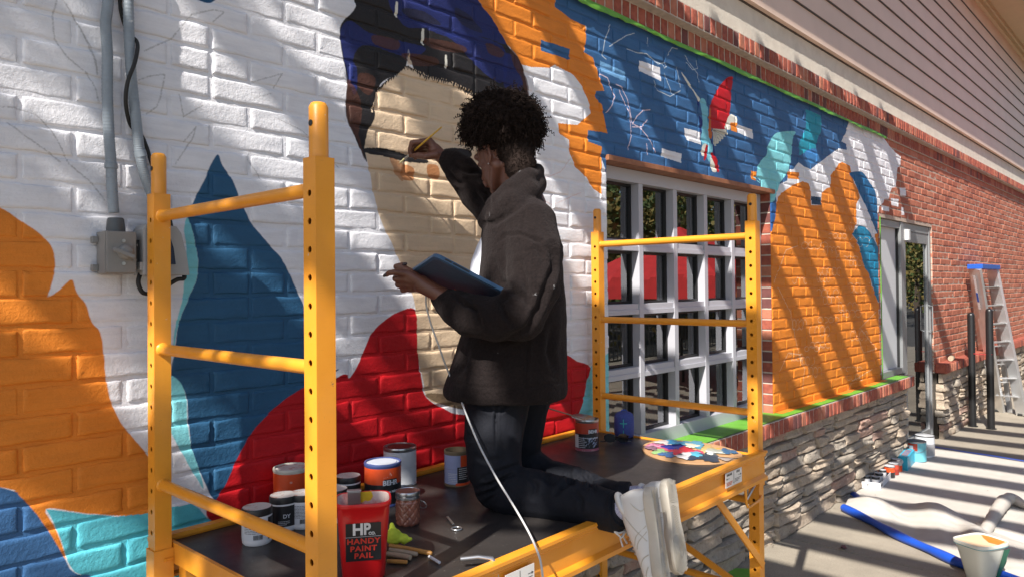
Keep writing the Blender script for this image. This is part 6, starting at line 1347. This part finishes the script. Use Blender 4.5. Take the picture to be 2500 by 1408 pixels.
mb.tube(dens(rl2, 6), np.interp(np.linspace(0, 1, 25), [0, .2, .5, 1], [.030, .042, .030, .02]), 12)
o_ = mb.build('rolled_edge', canvas_m, dc, sm=60)
q = np.random.default_rng(8); v = np.empty(len(o_.data.vertices)*3); o_.data.vertices.foreach_get('co', v); v = v.reshape(-1, 3); v += .0015*np.stack([np.sin(v[:, 1]*60+v[:, 2]*50), np.sin(v[:, 0]*55), np.sin(v[:, 0]*45+v[:, 1]*70)], -1); o_.data.vertices.foreach_set('co', v.reshape(-1))

GR_ = 'small paint jars and cans lined up by the stone wall'
bx = thing('jar_tray', 'white card tray with a barcode holding six small jars, by the stone wall', 'tray', (6.02, 1.88, G))
e0, e1, e2 = onZ(2094, 1190, G), onZ(2149, 1196, G), onZ(2167, 1176, G); wv, dv_ = e1-e0, e2-e1
wv[2] = dv_[2] = 0; e0[2] = G+.004; th_ = .003; hb = .050
WB = pm('white_card', (.72, .72, .74), .6, var=.03)
def wallp(a, b): return MB().bar(a+UP*hb/2, b+UP*hb/2, th_, hb)
P0, P1, P2, P3 = e0, e0+wv, e0+wv+dv_*1.5, e0+dv_*1.5
mb = MB()
for a, b in ((P0, P1), (P1, P2), (P2, P3), (P3, P0)): mb.bar(a+UP*hb/2, b+UP*hb/2, th_, hb)
mb.prism([P0, P1, P2, P3], None, UP*.003); mb.build('card_tray', WB, bx)
nn = np.cross(wv, UP); nn /= np.linalg.norm(nn); nn = nn if nn@CF < 0 else -nn; wn = wv/np.linalg.norm(wv); mb = MB(); q = np.random.default_rng(2)
for k in range(14): c_ = P0+wn*(.036+.0032*k)+UP*.030+nn*.0019; mb.obox(c_, wn*q.choice([.0005, .001]), nn*.0003, UP*.010)
dn = dv_/np.linalg.norm(dv_); n2 = np.cross(dn, UP); n2 = n2 if n2@CF < 0 else -n2
for k in range(10): c_ = P1+dn*(.03+.005*k)+UP*.026+n2*.0019; mb.obox(c_, dn*.0013, n2*.0003, UP*(.006+.004*(k % 3)))
mb.build('barcode', BLL(), bx)
for i in range(2):
    for j in range(3):
        c_ = P0+wv*(.29+.42*i)+dv_*1.5*(.18+.31*j)+UP*.004
        t = thing('paint_jar', '%s small black lidded jar of the %s pair inside the white card tray' % (('left', 'right')[i], ('nearest', 'middle', 'farthest')[j]), 'jar', c_, 0, 'small jars in the white card tray')
        MB().lathe(c_, [(.026, 0), (.028, .004), (.028, .062)], 20).build('body', PLW(), t, sm=40)
        MB().lathe(c_, [(.028, .058), (.0295, .059), (.0295, .073), (.028, .075)], 20).build('lid', BLP(), t, sm=40)
        MB().lathe(c_, [(.0265, .0752), (.0265, .0758), (.001, .0758)], 20, cap1=False).build('lid_top', pm('grey_lid_top', (.5, .5, .52), .5), t)
def gcan(x, y, r, h, label, top, bot, split, lid, cat='paint can', grp=GR_):
    c_ = np.array(onZ(x, y, G)); t = thing('paint_can', label, cat, c_, 0, grp)
    MB().lathe(c_, [(r, 0), (r, .003), (r*.985, .005), (r*.985, h-.008), (r*1.02, h-.006), (r*1.02, h-.001), (r*.98, h), (r*.9, h-.003)], 28).build('body', TIN(), t, sm=35)
    if top: band(t, 'label_top', top, c_, r*.985, h*split, h-.010)
    if bot: band(t, 'label_bottom', bot, c_, r*.985, .008, h*split-.0003)
    MB().lathe(c_, [(r*.95, h-.0018), (r*.9, h+.0006), (.001, h+.0008)], 28, cap1=False).build('lid', lid, t, sm=35); return t, c_
GL = pm('pale_lid', (.62, .63, .66), .4, dirt=(.4, .42, .45), dscale=40)
gcan(2128, 1144, .045, .088, 'black paint can with black lid nearest the stones', BLL(), BLL(), .5, BLP())
gcan(2153, 1155, .042, .092, 'clear sided can of dark red paint with a pale lid', pm('label_grey', (.42, .42, .44), .4), pm('dark_red_label', (.30, .03, .02), .35), .62, GL)
gcan(2172, 1165, .040, .098, 'orange and black can nearest the canvas in the row', ORL(), BLL(), .52, GL)
gcan(2182, 1158, .040, .098, 'red labelled can behind the orange and black one', pm('red_label', (.50, .06, .03), .35), pm('dark_red_label', (.30, .03, .02), .35), .55, GL)
gcan(2190, 1150, .040, .105, 'can with an orange band beside the turquoise box', pm('label_grey', (.42, .42, .44), .4), ORL(), .55, GL)
bb = thing('cardboard_box', 'turquoise blue cardboard box with printed top beside the paint cans', 'box', onZ(2214, 1148, G))
q0, q1, q2 = onZ(2193, 1146, G), onZ(2216, 1150, G), onZ(2232, 1130, G); w1, w2 = (q1-q0), (q2-q1)*1.1; base = [q0, q0+w1, q0+w1+w2, q0+w2]
MB().prism(base, None, UP*.115).build('carton', mat('turquoise_card', (.03, .42, .62), .4, var=.05, nscale=8), bb, bevel=.002)
MB().prism([q0+w1*a+w2*b+UP*.1155 for a, b in ((.15, .15), (.85, .15), (.85, .85), (.15, .85))], None, UP*.0006).build('printed_panel', mat('box_print', (.10, .16, .35), .4, nscale=18, col2=(.35, .22, .12)), bb)
mb = MB(); nb_ = np.cross(w1, UP); nb_ /= np.linalg.norm(nb_); nb_ = nb_ if nb_@CF < 0 else -nb_; ellips(mb, q0+w1*.35+UP*.075+nb_*.0008, w1/np.linalg.norm(w1)*.016, UP*.018, nb_*.0006, 14); mb.build('white_spot', WB, bb)
t, c_ = gcan(2238, 1124, .078, .180, 'gallon paint can with turquoise label and red emblem', pm('turq_label', (.16, .52, .62), .35), pm('turq_label', (.16, .52, .62), .35), .5, pm('dark_lid', (.10, .13, .15), .4)); a = cam_ang(c_)
band(t, 'label_side', pm('red_label', (.50, .06, .03), .35), c_, .0775, .10, .165, a-1.2, a+.1); band(t, 'label_side', WHL(), c_, .0778, .075, .145, a-.8, a-.35)
MB().tube([c_+np.array([math.cos(a+x)*.083, math.sin(a+x)*.083, .14-.05*math.cos(x)]) for x in np.linspace(-1.5, 1.5, 14)], .0018, 5).build('handle', TIN(), t)
t, c_ = gcan(2258, 1112, .080, .190, 'white gallon paint can, farthest in the row', WHL(), WHL(), .5, pm('white_lid2', (.55, .56, .58), .4)); band(t, 'label_side', pm('label_grey', (.42, .42, .44), .4), c_, .0795, .02, .12)
MB().tube([c_+np.array([.081*math.cos(x), .081*math.sin(x), .189]) for x in np.linspace(0, 6.283, 30)], .003, 6).build('black_rim', BLP(), t, sm=60)

# white pail with green handle
wp0 = np.array(onZ(2396, 1418, G)); t = thing('paint_pail', 'white handled paint pail full of cream paint with a green handle strap', 'pail', wp0)
rx = CR*.76+CF*.3; rx /= np.linalg.norm(rx); rx[2] = 0; ry = np.cross(UP, rx)
def rrect(c, hx, hy, z, r_=.35): 
    out = []
    for k in range(36):
        a_ = 2*math.pi*k/36; ca, sa = math.cos(a_), math.sin(a_); e = .45; out.append(c+rx*hx*np.sign(ca)*abs(ca)**e+ry*hy*np.sign(sa)*abs(sa)**e+UP*z)
    return np.array(out)
zz = [(0, .50), (.004, .54), (.10, .84), (.135, .97), (.136, 1.04), (.148, 1.06), (.150, 1.05), (.150, 1.0), (.146, .98)]; rs = [rrect(wp0, .112*s_, .088*s_, z*1.45) for z, s_ in zz]; mb = MB()
mb.add(np.concatenate(rs), [(i*36+j, i*36+(j+1) % 36, (i+1)*36+(j+1) % 36, (i+1)*36+j) for i in range(len(rs)-1) for j in range(36)]+[tuple(range(35, -1, -1))]); mb.build('body', mat('cream_white_plastic', (.66, .66, .60), .35, var=.03, dirt=(.5, .45, .35), dscale=12, dthr=.68), t, sm=40)
MB().add(rrect(wp0, .112*.98, .088*.98, .1465*1.45), [tuple(range(36))]).build('paint', mat('cream_paint', (.78, .58, .38), .35, var=.05, col2=(.70, .50, .30)), t)
mb = MB(); mb.add(np.concatenate([rrect(wp0, .112*1.045, .088*1.045, .1365*1.45), rrect(wp0, .112*1.045, .088*1.045, .1395*1.45)]), [(j, (j+1) % 36, 36+(j+1) % 36, 36+j) for j in range(36)]); mb.build('blue_drip_line', pm('teal_line', (.08, .30, .36), .4), t)
mb = MB(); mb.add([wp0+rx*.112*a_+ry*.088*b_+UP*.2136 for a_, b_ in ((.2, -.9), (.9, -.7), (.95, .2), (.8, .7), (.5, .3), (.1, -.4))], [tuple(range(6))]); mb.build('orange_paint', mat('orange_wet', (.62, .24, .03), .3), t)
gm = mat('green_strap', (.02, .14, .09), .4); mb = MB(); s0 = wp0+rx*.058-ry*.050
mb.grid([[wp0+rx*(.05+.045*u)*(.55+.62*z/.15)-ry*(.046+.045*z/.15+.002)+UP*z*1.45 for u in np.linspace(0, 1, 5)] for z in np.linspace(.015, .128, 9)]); mb.build('side_patch', gm, t)
mb = MB(); mb.tube(dens([wp0+rx*.118+UP*.17, wp0+rx*.155+UP*.150-ry*.01, wp0+rx*.160+UP*.09-ry*.015, wp0+rx*.115+UP*.03-ry*.01], 6), .009, 8); mb.build('handle', gm, t, sm=60)

# leaves on the ground
def leafs(pts, label, col, nm='fallen_leaf', grp='fallen leaves on the pavement'):
    for k, (x, y, s_) in enumerate(pts):
        c_ = np.array(onZ(x, y, -1.57+.006)); q = np.random.default_rng(int(x)); a0 = q.uniform(0, 6); out = []
        for i in range(14):
            a_ = 2*math.pi*i/14; r1 = s_*(1+.35*(i % 2))*(.7+.3*math.cos(a_)); out.append(c_+np.array([math.cos(a_+a0)*r1, math.sin(a_+a0)*r1*.7, .003+.006*math.sin(a_*2)+.002]))
        o_ = MB().add(out+[c_+UP*.002], [(i, (i+1) % 14, 14) for i in range(14)]).build(nm, col, None, sm=60); tag(o_, label[k], 'leaf', grp)
leafs([(2057, 1337, .028), (2015, 1238, .022)], ['dull purple dry leaf lying alone on the pavement in front of the stones', 'purplish leaf at the foot of the stone wall'], mat('purple_leaf', (.16, .07, .075), .8))
leafs([(2345, 1037, .05)], ['yellow leaf by the stones near the black posts'], mat('yellow_leaf', (.55, .30, .05), .8))
q = np.random.default_rng(6); mb = MB()
for k in range(420):
    if k < 160: x, y = q.uniform(4.2, 7.0), 1.93-abs(q.normal(0, .04))
    else: x, y = q.uniform(3.0, 10), q.uniform(.2, 1.9)
    s_ = q.uniform(.002, .008); a_ = q.uniform(0, 6); c_ = np.array([x, y, -1.57+.0062+(.009 if (5.3 < x < 7.8) else 0)]); d = np.array([math.cos(a_), math.sin(a_), .1])*s_; e = np.array([-math.sin(a_), math.cos(a_), .2])*s_*.35
    mb.add([c_-d, c_+e, c_+d, c_-e], [(0, 1, 2, 3)])
o_ = mb.build('leaf_litter', mat('dry_litter', (.12, .08, .05), .9), None, fix=False); tag(o_, kind='stuff')
gt = np.array(onZ(1800, 1400, -1.563)); o_ = MB().add([gt+np.array(v_) for v_ in ((-.09, -.05, 0), (.02, -.07, .003), (.10, -.02, .006), (.06, .05, .002), (-.03, .06, .008), (-.10, .02, .002))], [(0, 1, 2, 3, 4, 5)]).build('tape_scrap', M['tape'], None); tag(o_, 'crumpled scrap of green tape on the ground under the scaffold', 'tape')

# ------------------------------------------------------------------ ladder, bollards
M['al2'] = mat('ladder_aluminium', (.70, .71, .72), .35, metal=.75, var=.05, nscale=5); M['blueplastic'] = mat('blue_plastic', (.015, .10, .48), .4)
Lt = np.array([10.05, 1.90, .235]); Lb = np.array([10.42, 1.60, -1.57]); 
ld = thing('ladder', 'closed aluminium stepladder with a blue top leaning against the brick wall', 'ladder', (10.35, 1.7, -1.57))
tl = onY(2382, 650, 1.90); trr = onY(2424, 652, 1.90); bl0, br0 = onZ(2447, 1002, -1.565), onZ(2490, 1012, -1.565)
tl, trr = np.array([9.96, 1.90, .21]), np.array([10.34, 1.90, .21]); bl0, br0 = np.array([10.10, 1.56, -1.565]), np.array([10.62, 1.56, -1.565])
tl = np.array(onY(2381, 655, 1.84)); trr = np.array(onY(2424, 657, 1.84))
bl0 = np.array(onZ(2440, 1004, -1.565)); br0 = np.array(onZ(2496, 1014, -1.565))
for a_, b_ in ((tl, bl0), (trr, br0)): MB().bar(a_, b_, .035, .13, (br0-bl0)).build('rail', M['al2'], ld, bevel=.003)
sd = np.array([0, .0, 0])
bk = np.array([.10, .09, 0])
for a_, b_ in ((tl+bk*.5, bl0+bk*1.6), (trr+bk*.5, br0+bk*1.6)): MB().bar(a_, b_, .022, .06, (br0-bl0)).build('rear_rail', M['al2'], ld, bevel=.003)
for k in range(1, 8):
    t_ = k/8; MB().bar(tl*(1-t_)+bl0*t_, trr*(1-t_)+br0*t_, .085, .012, UP).build('step', M['al2'], ld, bevel=.002)
for k in range(1, 7):
    t_ = (k+.3)/8; MB().bar(tl*(1-t_)+bl0*t_+bk, trr*(1-t_)+br0*t_+bk, .03, .012, UP).build('rear_brace', M['al2'], ld, bevel=.002)
e = (trr-tl)/np.linalg.norm(trr-tl); MB().obox((tl+trr)/2+UP*.02, e*(np.linalg.norm(trr-tl)/2+.02), np.cross(e, UP)*.075, UP*.026).build('top_cap', M['blueplastic'], ld, bevel=.006)
for a_ in (bl0, br0): MB().obox(a_+UP*.012, e*.025, np.cross(e, UP)*.045, UP*.012).build('foot', M['black'], ld, bevel=.003)
def onrail(t_, w0, w1): 
    c_ = tl*(1-t_)+bl0*t_; return c_
nrm = np.cross(br0-bl0, tl-bl0); nrm /= np.linalg.norm(nrm); nrm = nrm if nrm@CF < 0 else -nrm; dn = (bl0-tl)/np.linalg.norm(bl0-tl)
for (t0, t1, mt, off) in ((.04, .26, WHL(), .0), (.15, .21, M['blueplastic'], .001), (.54, .66, WHL(), 0)):
    a_, b_ = tl*(1-t0)+bl0*t0, tl*(1-t1)+bl0*t1; side = np.cross(dn, nrm); s_ = MB().obox((a_+b_)/2+nrm*(.0365+off)+side*.0, dn*np.linalg.norm(b_-a_)/2, side*.012, nrm*.0006)
    s_.build('sticker', mt, ld)
v, f = text_mesh('WERNER', .05, .001); ctr_ = (tl*.40+bl0*.60)+nrm*.039; MB().add(np.array([ctr_+dn*(-q_[0])*.9+np.cross(dn, nrm)*q_[1]*.35+nrm*q_[2] for q_ in v]), f).build('lettering', M['blueplastic'], ld)
M['blackpaint'] = mat('black_paint', (.014, .014, .015), .35, var=.05)
for k, (x, y0, y1, lb) in enumerate(((2375, 762, 1040, 'black round-topped metal post, the left of the pair before the ladder'), (2420, 752, 1046, 'black round-topped metal post, the right of the pair before the ladder'))):
    b_ = np.array(onZ(x, y1, -1.57)); hgt_ = (y1-y0)/FPX*(b_@CF); t = thing('bollard', lb, 'post', b_, 0, 'black posts in front of the ladder')
    mb = MB(); r_ = .036; mb.lathe(b_, [(r_, .0), (r_, hgt_-r_), (r_*.92, hgt_-r_*.55), (r_*.65, hgt_-r_*.2), (.001, hgt_)], 24, cap1=False); mb.build('post', M['blackpaint'], t, sm=50); MB().lathe(b_, [(r_*1.4, 0), (r_*1.4, .008), (r_*1.02, .010)], 20).build('base_plate', M['blackpaint'], t)
b0_, b1_ = np.array(onZ(2375, 1040, -1.57)), np.array(onZ(2420, 1046, -1.57)); z_ = .80
o_ = MB().tube(dens([b0_+UP*z_-CF*.037, (b0_+b1_)/2+UP*(z_-.004)-CF*.03, b1_+UP*(z_+.004)-CF*.037], 5), .004, 6).build('red_cord', mat('red_cord', (.45, .02, .03), .6), None); tag(o_, 'thin red cord tied between the two black posts', 'cord')
sb_ = np.array(onY(2325, 868, 1.90)); o_ = MB(); o_.tube([np.array([sb_[0]-.05, 1.905, -.812+.028]), np.array([sb_[0]+.05, 1.915, -.812+.028])], [.026, .028], 14); 
o_ = o_.build('paint_roller', mat('beige_roller', (.42, .34, .24), .8, nscale=90, bmp=.5), None, sm=50); tag(o_, 'small beige roller lying on the brick sill right of the glass door', 'roller')

# ------------------------------------------------------------------ overhead rafters and an added, unseen tree shaped to dapple the left of the wall
M['lumber'] = mat('grey_lumber', (.32, .26, .20), .8, nscale=10, bmp=.3)
pg = thing('pergola', 'timber pergola over the pavement whose rafters stripe the wall with shade', 'pergola', (2, -1, -1.57))
ZR = 3.02
dark = [8.075, 7.450, 6.865, 6.310, 5.725, 5.150, 4.575, 4.000, 3.44, 2.90, 2.33]
for u in dark:
    xc = u-SA*(ZR+.105); MB().box(xc-.035, xc+.035, -3.4, 1.455, ZR, ZR+.21).build('rafter', M['lumber'], pg, bevel=.003)
MB().box(-3.0, 5.6, -3.30, -3.22, ZR-.22, ZR-.002).build('beam', M['lumber'], pg)
for x in (-2.8, 1.4, 5.4): MB().box(x-.06, x+.06, -3.32, -3.20, -1.57, ZR-.222).build('post', M['lumber'], pg)

def uv(P): return P[..., 0]+SA*P[..., 2], P[..., 1]+SB*P[..., 2]
litw = [  # sunlit patches of the wall
 [(560, 0), (700, 0), (800, 45), (840, 90), (853, 165), (850, 215), (800, 195), (750, 140), (650, 60)], [(440, 50), (500, 75), (502, 122), (468, 112)],
 [(442, 150), (480, 130), (560, 150), (640, 210), (700, 285), (748, 340), (745, 405), (700, 425), (640, 385), (560, 335), (500, 290), (445, 245)],
 [(345, 0), (372, 0), (374, 110), (345, 95)], [(350, 130), (372, 150), (370, 192), (350, 182)],
 [(-60, 110), (0, 140), (60, 150), (130, 190), (200, 240), (255, 280), (255, 395), (200, 372), (190, 330), (120, 275), (50, 235), (-60, 215)], [(80, 378), (150, 400), (152, 442), (85, 432)], [(172, 455), (205, 450), (262, 470), (262, 515), (215, 522), (185, 508)],
 [(815, 430), (860, 465), (905, 500), (935, 540), (960, 590), (985, 640), (975, 668), (920, 645), (880, 595), (815, 545)],
 [(915, 222), (960, 235), (1010, 285), (1035, 325), (1015, 365), (970, 368), (893, 345), (893, 280)], [(1035, 172), (1100, 185), (1150, 215), (1150, 245), (1090, 220), (1035, 200)],
 [(985, 398), (1060, 405), (1100, 430), (1190, 480), (1190, 550), (1110, 525), (1040, 475)],
 [(800, 915), (850, 928), (950, 1025), (1010, 1080), (1075, 1128), (1110, 1135), (1110, 1155), (1050, 1140), (960, 1068), (880, 998), (800, 965)], [(880, 880), (905, 862), (960, 915), (1000, 965), (1060, 985), (1130, 1005), (1140, 1060), (1050, 1018), (980, 965), (900, 940)],
 [(1012, 715), (1060, 742), (1120, 775), (1135, 850), (1110, 905), (1030, 875), (1018, 790)],
 [(-80, 690), (0, 718), (60, 748), (150, 795), (225, 845), (255, 900), (268, 965), (180, 925), (80, 855), (-80, 800)], [(-40, 560), (30, 590), (88, 655), (50, 675), (-40, 645)], [(278, 895), (370, 930), (370, 1065), (320, 1045), (288, 960)],
 [(470, 540), (520, 548), (560, 590), (600, 636), (650, 640), (695, 660), (725, 705), (700, 745), (650, 705), (590, 665), (520, 615), (475, 590)],
 [(412, 955), (470, 975), (560, 1015), (650, 1005), (705, 1085), (710, 1190), (660, 1235), (560, 1215), (480, 1155), (425, 1065)],
 [(-80, 1150), (0, 1185), (60, 1195), (150, 1285), (235, 1420), (-80, 1420)], [(235, 1262), (420, 1300), (410, 1420), (245, 1420)],
 [(1278, 115), (1305, 130), (1402, 282), (1388, 335), (1300, 305), (1278, 245)], [(1380, 480), (1475, 560), (1478, 640), (1400, 640)], [(1385, 760), (1450, 800), (1475, 880), (1400, 870)], [(1300, 975), (1400, 960), (1395, 1100), (1310, 1090)]]
LIT = []
for p_ in litw:
    w = np.array([onY(x, y, YW) for x, y in p_]); LIT.append(np.stack(uv(w), -1))
for p_ in ([(1020, 1300), (1080, 1262), (1172, 1290), (1095, 1338)], [(1040, 1430), (1180, 1340), (1260, 1290), (1410, 1325), (1200, 1420)], [(1400, 1100), (1560, 1060), (1840, 1090), (1700, 1200), (1500, 1180)], [(640, 1350), (700, 1380), (700, 1408), (600, 1400)]):
    w = np.array([onZ(x, y, DZ) for x, y in p_]); LIT.append(np.stack(uv(w), -1))
for p_, d_ in (([(1235, 545), (1290, 500), (1350, 560), (1378, 700), (1380, 800), (1300, 640), (1250, 640)], 2.02), ([(1325, 1125), (1400, 1140), (1510, 1178), (1510, 1225), (1330, 1190)], 2.15), ([(1590, 1150), (1690, 1140), (1690, 1300), (1620, 1300)], 1.95), ([(1140, 215), (1200, 200), (1300, 240), (1335, 330), (1290, 300), (1200, 250)], 2.2), ([(665, 1160), (745, 1150), (745, 1240), (665, 1240)], 1.9), ([(1180, 985), (1250, 985), (1250, 1015), (1180, 1010)], 2.05)):
    w = np.array([D(x, y, d_) for x, y in p_]); LIT.append(np.stack(uv(w), -1))
for (xx, yy, z0, z1) in ((SO[0], SO[1], -.42, .0), (SO[0]+LX, SO[1]+.04, -.50, .10), (SO[0]+LX-.02, SO[1]+LY+.04, -.22, .10), (SO[0]+.02, SO[1]+LY*.5, -.18, -.10)):
    LIT.append(np.array([uv(np.array([xx+dx, yy+dy, z])) for dx, dy, z in ((-.03, -.03, z0), (.07, .03, z0), (.07, .03, z1), (-.03, -.03, z1))]))
def inside(p, poly):
    x, y = p; c = False; n = len(poly)
    for i in range(n):
        (x1, y1), (x2, y2) = poly[i], poly[i-1]
        if (y1 > y) != (y2 > y) and x < (x2-x1)*(y-y1)/(y2-y1)+x1: c = not c
    return c
def lit(p): return any(inside(p, q) for q in LIT)
q = np.random.default_rng(12); mb = MB(); tr = thing('tree', 'unseen leafy tree added behind the viewer to shape the shade on the wall', 'tree', (-4.6, -1.6, -1.57))
for u in np.arange(-1.4, 2.75, .043):
    for v in np.arange(.82, 2.48, .043):
        uu, vv = u+q.normal(0, .014), v+q.normal(0, .014)
        if uu > 2.30 and (vv < 1.74 or uu > 2.5): continue
        if lit((uu, vv)) or any(lit((uu+.026*a_, vv+.026*b_)) for a_, b_ in ((1, 0), (-1, 0), (0, 1), (0, -1))): continue  # added canopy works as a shadow mask: no leaves over the LIT patches
        if vv < 1.72 and math.sin(uu*9+1)*math.sin(vv*13)+.35*math.sin(uu*23+vv*17) > .62: continue
        z = 3.55+q.uniform(-.18, .25); c_ = np.array([uu-SA*z, vv-SB*z, z]); s_ = q.uniform(.034, .047); n_ = np.array([-SA, -SB, 1])+q.normal(0, .35, 3); n_ /= np.linalg.norm(n_)
        a_ = np.cross(n_, q.normal(0, 1, 3)); a_ /= np.linalg.norm(a_); b_ = np.cross(n_, a_); mb.add([c_-a_*s_*1.25, c_-a_*s_*.3+b_*s_*.75, c_+a_*s_*.7+b_*s_*.55, c_+a_*s_*1.3, c_+a_*s_*.7-b_*s_*.55, c_-a_*s_*.3-b_*s_*.75], [(0, 1, 2, 3, 4, 5)])
m_, n, p = newmat('leaf'); p.inputs['Base Color'].default_value = (.07, .10, .025, 1); p.inputs['Roughness'].default_value = .6
M['leaf'] = m_; o_ = mb.build('added_leaves', m_, tr, fix=False); tag(o_, kind='stuff')
M['bark'] = mat('bark', (.12, .09, .065), .9, bmp=.8, bscale=20)
MB().tube([(-4.6, -1.6, -1.57), (-4.55, -1.55, .5), (-4.3, -1.3, 2.4), (-3.6, -.8, 3.4)], [.2, .17, .13, .08], 12).build('trunk', M['bark'], tr, sm=60)
for e in ((-2.0, -.3, 3.72), (-3.2, .6, 3.75), (-1.2, .5, 3.7)): MB().tube(dens([(-4.2, -1.2, 2.9), (-3.6, -.8, 3.5), e], 5), np.linspace(.07, .012, 11), 8).build('added_branch', M['bark'], tr, sm=60)

# ------------------------------------------------------------------ what the glass reflects: street trees, red parasol, railing, opposite wall
def crown_mesh(seed, n=1500, r_=1.6):
    q = np.random.default_rng(seed); mb = MB(); cl = q.normal(0, .5, (26, 3))*np.array([r_, r_, r_*.9])
    for k in range(n):
        c_ = cl[q.integers(26)]+q.normal(0, .28, 3); s_ = q.uniform(.05, .11); a_ = q.normal(0, 1, 3); a_ /= np.linalg.norm(a_); b_ = np.cross(a_, q.normal(0, 1, 3)); b_ /= np.linalg.norm(b_)
        mb.add([c_-a_*s_, c_+b_*s_*.6, c_+a_*s_, c_-b_*s_*.6], [(0, 1, 2, 3)])
    return mb
tm = [mat('street_leaf_green', (.10, .15, .04), .7, nscale=2, loc=False), mat('street_leaf_yellow', (.34, .23, .06), .7, nscale=2, col2=(.10, .13, .04), loc=False)]
base = None
for k, (x, y, sc_) in enumerate(((12, -7.0, 1.1), (15.5, -8.5, 1.3), (19, -7.0, 1.2), (23, -9, 1.4), (27.5, -8, 1.3), (17, -12, 1.8), (25, -13, 1.9), (33, -12, 1.9), (8, -9, 1.3), (36, -9, 1.5), (43, -7, 1.4), (51, -9, 1.6), (60, -8, 1.6))):
    t = thing('tree', 'leafy street tree standing opposite the building', 'tree', (x, y, -1.57), k*.7, 'street trees opposite')
    for j in range(3):
        o_ = crown_mesh(60+k*3+j).build('crown', tm[(k+j) % 2], t, local=True, fix=False); o_.location = (.5*math.cos(j*2.1), .5*math.sin(j*2.1), 1.9+j*1.25*sc_*.7); o_.scale = (sc_,)*3; tag(o_, kind='stuff')
    MB().tube([(0, 0, 0), (.05, 0, 1.5), (0, .1, 3.6)], [.14*sc_, .11*sc_, .05], 10).build('trunk', M['bark'], t, local=True, sm=60)
hg = MB(); q = np.random.default_rng(31)
for k in range(26000):
    c_ = np.array([q.uniform(4, 110), -16+q.normal(0, .8), -1.5+abs(q.normal(0, 2.4))]); s_ = q.uniform(.09, .22); a_ = q.normal(0, 1, 3); a_ /= np.linalg.norm(a_); b_ = np.cross(a_, q.normal(0, 1, 3)); b_ /= np.linalg.norm(b_); hg.add([c_-a_*s_, c_+b_*s_*.6, c_+a_*s_, c_-b_*s_*.6], [(0, 1, 2, 3)])
o_ = hg.build('shrubbery', tm[0], None, fix=False); tag(o_, kind='stuff')
um = thing('parasol', 'red patio parasol reflected in the large window', 'parasol', (10.3, -1.9, -1.57)); redc = mat('red_canvas', (.70, .04, .04), .8)
MB().tube([(10.3, -1.9, -1.57), (10.3, -1.9, 1.0)], .024, 12).build('pole', M['blackpaint'], um, sm=60); cz_ = np.array([10.3, -1.9, 0]); n_ = 8
V = [cz_+np.array([1.9*math.cos(a_), 1.9*math.sin(a_), .12]) for a_ in np.linspace(0, 2*np.pi, n_, endpoint=False)]+[cz_+np.array([0, 0, .95])]
W2 = [v_-UP*.30 for v_ in V[:8]]
MB().add(V+W2, [(i, (i+1) % 8, 8) for i in range(8)]+[(i, 9+i, 9+(i+1) % 8, (i+1) % 8) for i in range(8)]).build('canopy', redc, um, fix=False)
rl_ = thing('railing', 'black metal railing along the far side of the pavement', 'railing', (12, -4.2, -1.57)); mb = MB()
MB().box(5, 24, -4.22, -4.18, -.60, -.56).build('top_rail', M['blackpaint'], rl_); MB().box(5, 24, -4.22, -4.18, -1.45, -1.42).build('bottom_rail', M['blackpaint'], rl_)
for x in np.arange(5, 24, .13): mb.box(x-.008, x+.008, -4.208, -4.192, -1.42, -.60)
tag(mb.build('baluster', M['blackpaint'], rl_), kind='stuff')

# ------------------------------------------------------------------ lift everything so that the pavement is at zero
for o in list(bpy.data.objects):
    if o.parent is None and o.type in ('MESH', 'EMPTY'): o.location.z += H
